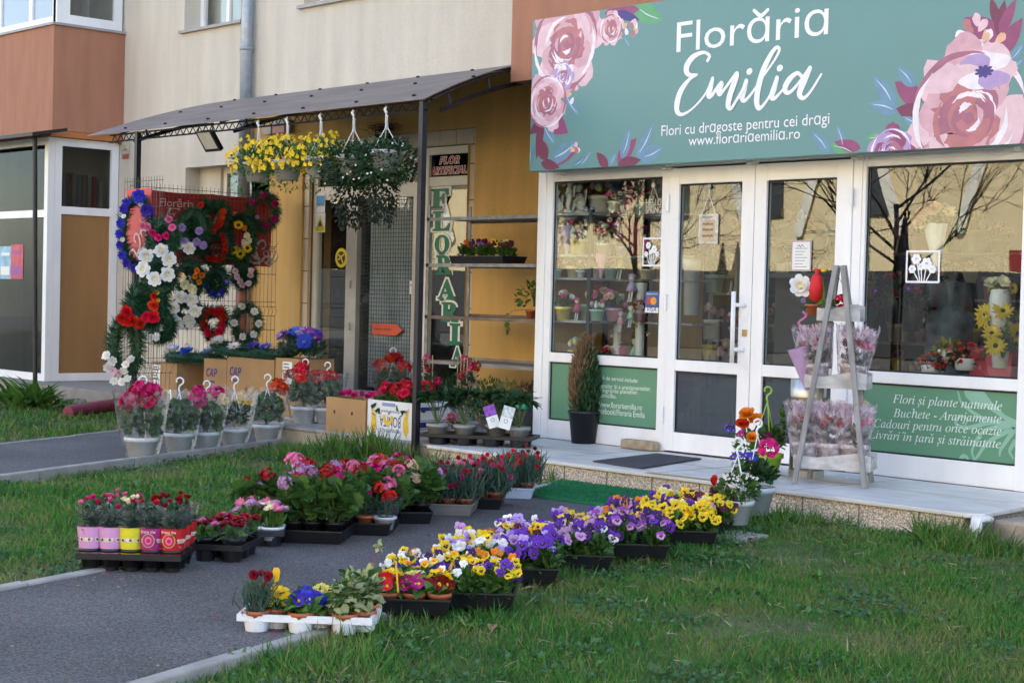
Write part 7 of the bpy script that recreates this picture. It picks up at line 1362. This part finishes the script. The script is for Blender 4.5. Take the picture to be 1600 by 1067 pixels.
def statue(px, py, h, lab, pose):
    q = at(px, py, 'y', yfit(px, .40)); t = thing('angel_statue', lab, 'statue', (q[0], q[1], ZS[0]), -.7, 'plaster angels on the top shelf'); mb = MB(); s = h/.30; E = lambda c, r: mb.ball(np.array(c)*s, np.array(r)*s, 10); Tb = lambda P, R: mb.tube([np.array(p)*s for p in P], [r*s for r in R], 8)
    if pose == 'stand':
        E((0, 0, .012), (.05, .05, .014)); Tb([(.02, 0, .02), (.022, -.008, .075), (.018, 0, .135)], [.013, .019, .024]); Tb([(-.02, .005, .02), (-.022, -.012, .075), (-.016, 0, .135)], [.013, .019, .024]); E((0, 0, .15), (.038, .03, .03)); E((0, -.004, .185), (.035, .029, .04)); E((0, 0, .258), (.030, .031, .034)); E((0, .004, .275), (.032, .032, .026)); Tb([(0, 0, .21), (0, 0, .24)], [.014, .013]); Tb([(.035, 0, .208), (.055, -.012, .175), (.03, -.04, .165)], [.013, .012, .009]); Tb([(-.035, 0, .208), (-.056, -.01, .175), (-.045, -.03, .14)], [.013, .012, .009]); E((0, -.031, .254), (.005, .006, .005))
    else:
        E((0, 0, .015), (.07, .05, .02)); E((0, .01, .06), (.045, .04, .04)); Tb([(0, .01, .06), (.005, -.004, .12), (0, -.01, .15)], [.038, .034, .026]); E((.005, -.018, .192), (.029, .03, .032)); E((.006, -.012, .206), (.031, .031, .026)); Tb([(.02, 0, .055), (.04, -.05, .075), (.035, -.055, .02)], [.022, .019, .012]); Tb([(-.02, 0, .055), (-.03, -.055, .06), (-.02, -.06, .015)], [.022, .018, .012]); Tb([(.033, 0, .138), (.05, -.03, .105), (.035, -.055, .09)], [.012, .011, .009]); Tb([(-.03, 0, .138), (-.05, -.02, .11), (-.02, -.05, .10)], [.012, .011, .009]); E((.005, -.048, .19), (.005, .005, .005))
    b = mb.build('body', STAT, t, True); r = b.modifiers.new('remesh', 'REMESH'); r.mode = 'VOXEL'; r.voxel_size = .0045*s; r.use_smooth_shade = True; sm = b.modifiers.new('smooth', 'SMOOTH'); sm.iterations = 2
    for sg in (-1, 1):
        mb = MB()
        for k in range(4): mb.ball(np.array((sg*(.028+.016*k), .038, .175+.012*k-(.05 if pose != 'stand' else 0)))*s, np.array((.013, .007, .042-.005*k))*s, 8)
        b = mb.build('wing', STAT, t, True); r = b.modifiers.new('remesh', 'REMESH'); r.mode = 'VOXEL'; r.voxel_size = .004*s; r.use_smooth_shade = True
statue(889, 330, .30, 'standing white cherub statue on the top window shelf', 'stand'); statue(906, 332, .34, 'seated white angel statue right of the standing cherub', 'sit'); statue(872, 332, .26, 'small seated white angel at the left end of the top shelf', 'sit')
PAST = {k: mat('pastel_'+k, c, .6, .08, 12) for k, c in dict(cream=(.68, .60, .42), lilac=(.48, .38, .60), pink=(.65, .35, .42), blue=(.12, .30, .62), mint=(.40, .62, .50), white=(.76, .76, .75), yellow=(.72, .60, .16), rose=(.55, .08, .20), tan=(.45, .32, .20)).items()}
def gift(px, py, y, z, lab, kind, col, s=1.):
    y = yfit(px, y); q = at(px, py, 'y', y); t = thing('window_gift', lab, 'gift', (q[0], y, z if z is not None else q[2]), 0, GI); t.scale = (s,)*3
    if kind == 'pot':
        link('pot', pot_mesh('pot', .07, .05, .11, PAST[col]), t); mb = MB(); foliage(mb, 30, (.08, .08, .07), (0, 0, .14), T_OV, .05); mb.build('foliage', L_FRESH, t)
        for i, d in enumerate(sphere_dirs(9, 0)): link('flower', [ROS['peach'], ROS['white'], ROS['pink'], CARN['red']][(i+len(lab)) % 4], t, d*.08+[0, 0, .15], face_rot(d+VIEW), .028)
    elif kind == 'eggs':
        link('pot', pot_mesh('pot', .09, .075, .15, PAST[col]), t)
        for i, d in enumerate(sphere_dirs(9, .1)): mb = MB(); mb.ball(d*.08+[0, 0, .18], (.025, .025, .034), 10); mb.build('egg', PAST[['yellow', 'white', 'mint', 'pink', 'tan'][i % 5]], t, True)
    elif kind == 'cone':
        mb = MB(); mb.lathe([(.012, 0), (.03, .10), (.07, .24)], 12, wob=.12); mb.build('paper_cone', PAST[col], t)
        for i, d in enumerate(sphere_dirs(7, .2)): link('flower', ROS['white' if i % 2 else 'pink'], t, d*.05+[0, 0, .24], face_rot(d+VIEW), .025)
    elif kind == 'doll':
        mb = MB(); mb.lathe([(.0, .10), (.06, .10), (.035, .17), (.022, .20), (0, .21)], 12); mb.build('dress', PAST[col], t, True); mb = MB(); mb.ball((0, 0, .235), .034, 10); mb.build('head', PAST['cream'], t, True); mb = MB(); mb.ball((0, .006, .25), (.045, .04, .03), 10); mb.build('hat', PAST[col], t, True)
        for sg in (-.018, .018): mb = MB(); mb.tube([(sg, 0, .11), (sg, -.02, .0)], .009, 6); mb.ball((sg, -.028, -.005), (.012, .02, .011), 6); mb.build('leg', PAST['white'], t, True)
    elif kind == 'column':
        mb = MB(); mb.lathe([(.05, 0), (.05, .03), (.035, .05), (.032, .55), (.05, .58), (.05, .62)], 16); mb.build('shaft', PAST['white'], t, True)
        mb = MB(); foliage(mb, 60, (.07, .07, .25), (0, 0, .3), T_OV, .035); mb.build('garland', PAST[col], t)
    elif kind == 'branches':
        mb = MB()
        for _ in range(26): d = sphere_dirs(1, .3)[0]; mb.tube([(0, 0, 0), d*.15+rng.normal(0, .02, 3), d*.34+rng.normal(0, .04, 3)], .0035, 3, 0, False)
        mb.build('twigs', BARK, t); link('pot', pot_mesh('pot', .06, .05, .4, PAST['white']), t, (0, 0, -.40))
        for i in range(26): d = sphere_dirs(1, .3)[0]; link('flower', [BALL.get('x') or CARN['lilac'], CARN['white'], CARN['magenta']][i % 3], t, d*rng.uniform(.2, .34), face_rot(d), .02)
A_ = lambda i: ZS[i]
for args in [(937, 340, .45, A_(0), 'grey pot of pastel eggs and chicks right of the angels', 'eggs', 'white', 1.1), (886, 398, .35, A_(1), 'lilac paper cone of flowers below the cherub', 'cone', 'lilac'), (904, 398, .38, A_(1), 'violet paper cone of flowers on the second window shelf', 'cone', 'lilac', .9), (916, 352, .24, None, 'blue dressed doll sitting at the front of the top shelf', 'doll', 'blue', .55), (925, 352, .24, None, 'second blue dressed doll beside the dark shelf post', 'doll', 'blue', .55), (944, 372, .42, A_(1), 'white twig basket of pale flowers on the second shelf', 'pot', 'white', 1.15), (896, 432, .36, A_(2), 'cream pot with red flowers on the third window shelf', 'pot', 'cream', .9), (911, 434, .30, A_(2), 'small tan doll with red hat on the third shelf', 'doll', 'tan', .5), (932, 432, .36, A_(2), 'white cup with pale flowers on the third shelf', 'pot', 'white', .85), (953, 432, .4, A_(2), 'mint pot with flowers on the third window shelf', 'pot', 'mint', .8), (943, 497, .35, A_(3), 'blue potted arrangement on the bottom window shelf', 'pot', 'blue', 1.25), (958, 502, .3, A_(3), 'pale pink pot with small flowers on the bottom shelf', 'pot', 'pink', 1.0), (921, 500, .33, A_(3), 'white pot of mint eggs on the bottom window shelf', 'eggs', 'mint', .9), (880, 500, .34, A_(3), 'yellow flower pot at the lower left of the window', 'pot', 'yellow', 1.0), (966, 478, .5, .60, 'white garlanded column in the middle of the left window', 'column', 'white', 1.0), (986, 470, .4, None, 'lilac dressed doll near the middle of the left window', 'doll', 'lilac', .8), (1000, 500, .5, .60, 'tall white column behind the payment sticker', 'column', 'cream', 1.15), (985, 510, .3, None, 'mint dressed doll low in the left window', 'doll', 'mint', .6), (969, 518, .3, None, 'pink dressed doll low in the left window', 'doll', 'pink', .6), (1010, 400, .9, None, 'vase of twigs with lilac and white blossoms in the left window', 'branches', 'white', 1.3), (1082, 400, .6, None, 'vase of dark twigs with purple blossoms behind the left door', 'branches', 'white', 1.2)]: gift(*args)
r7 = np.random.default_rng(5); KN = dict(pot='flower pot', eggs='pot of eggs', doll='sitting doll', cone='flower cone'); CW = ['far left', 'left', 'middle', 'right', 'far right']
for si, sn in enumerate(('top', 'second', 'third', 'bottom', 'low bench')):
    for k in range(5):
        kd, c = ['pot', 'cone', 'doll', 'eggs', 'pot'][(k+si*2) % 5], ['cream', 'pink', 'mint', 'lilac', 'yellow', 'white', 'rose'][(k*3+si) % 7]; px = (955 if si < 1 else (870 if si < 4 else 905))+(15 if si < 1 else (34 if si < 4 else 24))*k+r7.uniform(-5, 5); y_ = .13 if si < 4 else .2
        gift(px, 400, y_+.32*(px > 960), (ZS[si] if si < 4 else .62) if kd != 'doll' else (ZS[si] if si < 4 else .62), '%s %s, %s of the %s%s in the left window' % (c, KN[kd], CW[k], sn, ' shelf' if si < 4 else ''), kd, c, r7.uniform(.55, .85))
mb = MB(); mb.box(-2.2, .1, .58, -1.0, .7, .61); tag(mb.build('added_bench', WOODT), 'low wooden display bench inside the left shop window', 'bench')  # bench put in for furniture seen as a reflection
mb = MB(); [mb.box(at(923, 400, 'y', .1)[0]+.03, .50, z-.015, -1.0, .75, z) for z in ZS[:4]]; tag(mb.build('wall_shelf', MS), 'grey wall shelves continuing right of the dark shelf post', 'shelf')
def drape(px0, px1, py0, py1, y, lab, m):
    y = yfit(px0, y); a, b = at(px0, py0, 'y', y), at(px1, py1, 'y', y); mb = MB(); n = 22; V = []
    for i in range(n): t_ = i/(n-1); x = a[0]+(b[0]-a[0])*t_; d = .03*math.sin(t_*19+1); xx = (a[0]+b[0])/2; V += [(x, y+d, b[2]), (xx+(x-xx)*.35, y+d*.4, a[2])]
    F = [(2*i, 2*i+2, 2*i+3, 2*i+1) for i in range(n-1)]; mb.add(V, F); o = tag(mb.build('cloth_drape', m, smooth=True), lab, 'cloth', 'hanging cloths in the window'); s = o.modifiers.new('thick', 'SOLIDIFY'); s.thickness = .004
cl = lambda k, c: mat('cloth_'+k, c, .8, .12, 6)
drape(945, 970, 268, 345, .75, 'bright blue hanging cloth in the left window', cl('blue', (.05, .20, .50))); drape(960, 1000, 268, 400, .9, 'dark red hanging cloth in the left window', cl('red', (.38, .03, .08))); drape(985, 1022, 268, 350, 1.05, 'pale green hanging cloth in the left window', cl('green', (.30, .36, .32))); drape(1066, 1092, 275, 380, .8, 'pale green cloth behind the left door', cl('green2', (.34, .42, .38))); drape(1085, 1104, 275, 400, .9, 'bright blue cloth behind the left door', cl('blue2', (.06, .22, .52))); drape(938, 972, 318, 385, .62, 'magenta cloth heart hanging in the left window', cl('magenta', (.50, .03, .16)))
# things fixed to the glass
GY = .040
t = thing('hanging_sign', 'cut out wooden HELLO SPRING sign hanging on strings in the left window', 'hanging sign', at(1019, 325, 'y', .02)); WDS = mat('pale_plywood', (.66, .58, .44), .7); mb = MB(); a, b = at(1009, 322, 'y', .02), at(1033, 321, 'y', .02); put_text(mb, 'HELLO', a, UX, UZ, b[0]-a[0], .055); a, b = at(1008.5, 334, 'y', .02), at(1033, 333, 'y', .02); put_text(mb, 'SPRING', a, UX, UZ, b[0]-a[0], .055); o = part_at('lettering', mb, WDS, t); s = o.modifiers.new('thick', 'SOLIDIFY'); s.thickness = .005
mb = MB(); k = at(1021, 290, 'y', .02); [mb.tube([at(p, 316, 'y', .02), k], .0022, 4) for p in (1014, 1030)]; mb.tube([k, at(1021, 282, 'y', .02)], .0022, 4); part_at('string', mb, WDS, t); mb = MB(); mb.prism([(.024*(1 if i % 2 else .5)*math.sin(i*.628), .024*(1 if i % 2 else .5)*math.cos(i*.628)) for i in range(10)], UX, UZ, -UY, k, .004); part_at('star', mb, WDS, t)
def frame_sticker(px, py, wd, hh, lab):
    t = thing('window_sticker', lab, 'sticker', at(px, py, 'y', GY), 0, 'white frame stickers on the shop windows'); mb = MB(); a, b = at(px-wd/2, py-hh/2, 'y', GY), at(px+wd/2, py+hh/2, 'y', GY); f = .014
    c = [(a[0], a[2]), (b[0], a[2]), (b[0], b[2]), (a[0], b[2])]
    for i in range(4): stroke(mb, [c[i], c[(i+1) % 4]], f, UX, UZ, (0, GY, 0), 0, i*.0002, 2)
    part_at('border', mb, WHITEP, t); mb = MB(); w_, h_ = b[0]-a[0], a[2]-b[2]
    for x, z, r in ((.3, .75, .16), (.62, .6, .18), (.18, .42, .13), (.8, .42, .13), (.45, .5, .11)):
        cx_, cz_ = a[0]+w_*x, b[2]+h_*z
        for i in range(6): q = i*1.05; mb.prism([(cx_+r*w_*(.55*math.cos(q)+.4*math.cos(s)), cz_+r*w_*(.55*math.sin(q)+.4*math.sin(s))) for s in np.linspace(0, 6.283, 8, endpoint=False)], UX, UZ, -UY, (0, GY-.0008*i-.0001, 0), .0005)
        stroke(mb, [(cx_, cz_), (a[0]+w_*(.5+(x-.5)*.4), b[2]+.01)], .008, UX, UZ, (0, GY, 0), 0, .0003, 2)
    part_at('flower_print', mb, WHITEP, t)
frame_sticker(1019, 394, 27, 42, 'white flower frame sticker at the right edge of the left window'); frame_sticker(1442, 417, 49, 48, 'white flower frame sticker in the right window')
def sheet(pc, wd, hh, y, lab, m, name='notice', extra=None, cat='notice'):
    a, b = at(pc[0]-wd/2, pc[1]-hh/2, 'y', y), at(pc[0]+wd/2, pc[1]+hh/2, 'y', y); t = thing(name, lab, cat, (a[0], y, b[2])); mb = MB(); mb.box(a[0], y-.002, b[2], b[0], y, a[2]); part_at('sheet', mb, m, t); return t, a, b
t, a, b = sheet((1252, 400), 30, 48, .016, 'white framed paper notice on the right door leaf', PAPER); mb = MB(); w_ = b[0]-a[0]; [mb.box(a[0]+w_*.2, .0128, a[2]-.06-.022*k, b[0]-w_*(.2+.1*(k % 3)), .0136, a[2]-.055-.022*k) for k in range(8)]; part_at('print', mb, mat('grey_ink', (.3, .3, .32), .7), t); mb = MB(); scribble(mb, (a[0]+w_*.32, .0134, a[2]-.05), UX, UZ, w_*.36, .022, .0004, 0, 1); part_at('heading', mb, INK, t)
mb = MB(); c = [(a[0]+.006, a[2]-.006), (b[0]-.006, a[2]-.006), (b[0]-.006, b[2]+.006), (a[0]+.006, b[2]+.006)]; [stroke(mb, [c[i], c[(i+1) % 4]], .008, UX, UZ, (0, .0136, 0), 0, .0003+i*.0001, 2) for i in range(4)]; part_at('border', mb, mat('rose_border', (.40, .22, .20), .6), t)
t, a, b = sheet((1107, 358), 29, 46, .014, 'cream scroll shaped plaque hanging from a suction hook on the left door', mat('mottled_plaque', (.58, .55, .47), .7, .3, 40), 'hanging_sign', None, 'hanging sign'); mb = MB(); w_, h_ = b[0]-a[0], a[2]-b[2]; mb.box(a[0]+w_*.16, .010, b[2]+h_*.08, b[0]-w_*.16, .0115, a[2]-h_*.2); part_at('scroll', mb, mat('parchment', (.60, .44, .28), .7, .1, 20), t)
mb = MB(); scribble(mb, (a[0]+w_*.2, .0115, a[2]-h_*.14), UX, UZ, w_*.6, h_*.07, .003, 0, 1); [scribble(mb, (a[0]+w_*.22, .0098, a[2]-h_*(.38+.2*k)), UX, UZ, w_*.56, h_*.10, .0008, 0, 3, k) for k in range(3)]; part_at('lettering', mb, INK, t)
mb = MB(); k = at(1108, 303, 'y', .01); mb.tube([(a[0]+w_*.15, .01, a[2]), k, (b[0]-w_*.15, .01, a[2])], .003, 5); mb.tube([k, k+UZ*.05], .003, 5); part_at('string', mb, PAPER, t); mb = MB(); mb.ball(k+UZ*.055, (.02, .012, .02), 8); part_at('suction_hook', mb, mat('clear_plastic', (.4, .42, .44), .2), t, True)
t, a, b = sheet((1019, 472), 20, 34, GY, 'card payment sticker low on the left window', mat('sticker_blue', (.03, .09, .26), .4), 'payment_sticker', None, 'sticker'); w_, h_ = b[0]-a[0], a[2]-b[2]; mb = MB(); cc = np.linspace(0, 6.283, 18, endpoint=False)
for i, (x, m) in enumerate(((.38, 0), (.62, 1))): mb.prism([(w_*.22*math.cos(q), w_*.22*math.sin(q)) for q in cc], UX, UZ, -UY, (a[0]+w_*x, GY-.0025-.0006*i, b[2]+h_*.55), .0005, m)
part_at('emblem', mb, [mat('emblem_red', (.55, .03, .03), .5), mat('emblem_orange', (.70, .30, .03), .5)], t); mb = MB(); mb.box(a[0], GY-.0032, b[2], b[0], GY-.0024, b[2]+h_*.24); part_at('print', mb, PAPER, t); mb = MB(); put_text(mb, 'VISA', (a[0]+w_*.15, GY-.0034, b[2]+h_*.06), UX, UZ, w_*.7, lift=.001, shear=.2); part_at('lettering', mb, mat('visa_blue', (.03, .04, .25), .5), t)
mb = MB(); put_text(mb, 'mastercard', (a[0]+w_*.1, GY-.003, b[2]+h_*.84), UX, UZ, w_*.8, lift=.001); part_at('lettering', mb, WHITEP, t)
# stock on shelves farther back in the shop
for nm, P, x0, x1, y0, y1 in (('behind the doors', np.linspace(1075, 1300, 7), -1.56, -1.25, 1.35, 2.7), ('behind the right window', np.linspace(1362, 1560, 6), -1.5, .9, 3.0, 3.35)):
    t = thing('stock_shelf', 'dim stock shelf %s deep inside the shop' % nm, 'shelf', ((x0+x1)/2, (y0+y1)/2, 0)); mb = MB(); [mb.box(x0, y0, z-.02, x1, y1, z) for z in (.45, .85, 1.25, 1.65)]; [mb.box(a, b, 0, a+.03, b+.03, 2.0) for a in (x0, x1-.03) for b in (y0, y1-.03)]; part_at('board', mb, MS, t)
    for zi, z in enumerate((.45, .85, 1.25, 1.65)):
        for k, px in enumerate(P):
            px = px+r7.uniform(-8, 8); yy = 3.15 if x1 > 0 else min(2.6, max(1.4, (at(px, 420, 'y', 0)[0]+1.42)/1.0)); kd = ['pot', 'cone', 'eggs', 'pot', 'doll'][(k+zi) % 5]; c = ['rose', 'blue', 'yellow', 'white', 'mint', 'pink', 'tan'][(k*2+zi) % 7]
            gift(px, 400, yy, z, '%s %s, %s on the %s back shelf %s' % (c, KN[kd], ['first', 'second', 'third', 'fourth', 'fifth', 'sixth', 'seventh'][k], ['lowest', 'second', 'third', 'top'][zi], nm.replace('behind the ', 'by ')), kd, c, r7.uniform(.9, 1.5))
# right window
GR2 = 'flowers in the right shop window'
def wflower(px, py, y, lab, ms, s, n, R, vase=None, leafs=None, hang=False, m=None):
    q = at(px, py, 'y', y); t = thing('window_flowers', lab, 'flowers', q, 0, GR2); mb = MB(); foliage(mb, 50, (R, R*.8, R*.7), (0, 0, 0), T_OV, R*.5, 0, .2, -.6); mb.build('foliage', leafs or L_MID, t)
    for d in sphere_dirs(n, -.3): bloom(t, ms[rng.integers(len(ms))], d*np.array([R, R*.8, R*.75]), d+VIEW, s*rng.uniform(.85, 1.15), .3)
    if hang: mb = MB(); mb.lathe([(.01, -.36), (.05, -.2), (.09, -.02)], 12, wob=.1); mb.build('paper_cone', PAST['white'], t)
    elif vase: mb = MB(); mb.lathe([(0, 0), (.06, 0), (.07, vase*.8), (.06, vase)], 14, 0, (0, 0, -vase)); mb.build('vase', m or PAST['white'], t, True)
wflower(1563, 452, .35, 'topmost yellow artificial flowers at the right end of the window', [DAI['yellow'], LOTUS['cream']], .05, 5, .08, .3); wflower(1566, 500, .38, 'large yellow flower heads in the middle of the right stack', [DAI['yellow']], .07, 9, .13, .12); wflower(1566, 540, .34, 'lowest yellow flower heads near the window bottom', [DAI['yellow']], .075, 9, .15, .15)
wflower(1464, 345, .45, 'sunflower and cream bouquet hanging in a white paper cone', [SUNF, DAI['cream'], ROS['peach']], .055, 12, .13, None, None, True); wflower(1508, 560, .3, 'orange berry sprays at the bottom of the right window', [ROS['orange'], ROS['scarlet']], .012, 60, .14, .08, leafm('berry_leaf', (.12, .07, .03))); wflower(1455, 570, .3, 'red orange berry sprays left of the taller ones', [ROS['scarlet']], .012, 40, .10, .06, leafm('berry_leaf', (.12, .07, .03))); wflower(1480, 545, .42, 'yellow dried sprigs behind the orange berries', [ROS['peach'], BID], .3, 0, .12, .1, leafm('yellow_sprig', (.42, .34, .06)))
wflower(1398, 462, .5, 'dark foliage plant on the sill behind the wooden stand', [DAI['violet']], .03, 3, .16, .2, L_BLK, False, BPOT); wflower(1425, 475, .6, 'dark potted shrub beside the frame sticker', [CARN['crimson']], .03, 4, .16, .2, L_BLK, False, BPOT)
q = at(1484, 480, 'y', .9); t = thing('paper_roll', 'tall grey patterned wrapping roll standing in the right window', 'wrapping roll', (q[0], .9, 0)); mb = MB(); mb.lathe([(.17, 0), (.17, 1.35), (0, 1.36)], 20); mb.build('roll', mat('patterned_paper', (.10, .125, .135), .6, .8, 7), t, True)
mb = MB(); q = at(1556, 572, 'y', .4); mb.box(-.16, -.08, 0, .16, .08, .22); o = bevel(tag(mb.build('gift_bag', mat('red_bag', (.45, .03, .06), .5)), 'red gift bag low in the right window corner', 'bag'), .01); o.location = q-[0, 0, .1]
t = thing('indoor_plant', 'striped dracaena on the shelf behind the right door', 'house plant', at(1212, 385, 'y', .6)); mb = MB(); n = 40; a = rng.uniform(0, 6.3, n); e = rng.uniform(.0, 1.4, n); mb.batch(leaf_T(.06, .02, .5, 4), frames(np.stack([np.cos(a)*np.cos(e), np.sin(a)*np.cos(e), np.sin(e)], 1), np.tile([[0, 0, 1.]], (n, 1)))*rng.uniform(.15, .3, n)[:, None, None], np.zeros((n, 3))); mb.build('foliage', L_VAR, t); link('pot', P_GREY, t, (0, 0, -.13))
mb = MB(); a, b = at(1200, 420, 'y', .8), at(1305, 432, 'y', .8); mb.box(a[0], .6, b[2]-.02, b[0], 1.1, b[2]+.02); mb.box(a[0], .9, 0, b[0], .92, b[2]-.02); tag(mb.build('counter', mat('dark_counter', (.045, .05, .055), .5)), 'dark counter inside the shop behind the right door leaf', 'counter')
# closed parasols over the road, seen mirrored in the glass
for k, (px, p0, p1, c, lab) in enumerate(((1127, 385, 480, (.62, .52, .33), 'closed cream parasol mirrored in the left door, left of its twin'), (1150, 385, 480, (.62, .52, .33), 'closed cream parasol mirrored in the left door, nearer the handle'), (1408, 338, 425, (.10, .085, .10), 'closed dark parasol mirrored in the right window'))):
    a, b = at(px, p0, 'y', 13), at(px, p1, 'y', 13); h = a[2]-b[2]; t = thing('parasol', lab, 'parasol', (a[0], -13, GZ), 0, 'closed parasols across the street'); mb = MB(); mb.lathe([(.13*(1 if k < 2 else 1.3), b[2]-GZ), (.10*(1 if k < 2 else .9), b[2]-GZ+h*.5), (.03, a[2]-GZ), (0, a[2]-GZ+.01)], 12, wob=.15); mb.build('canopy', mat('parasol_%d' % (k//2), c, .8), t); mb = MB(); mb.tube([(0, 0, 0), (0, 0, a[2]-GZ+.08)], .02, 6); mb.lathe([(0, 0), (.25, 0), (.25, .05), (0, .05)], 14); mb.build('pole', BLKMET, t)
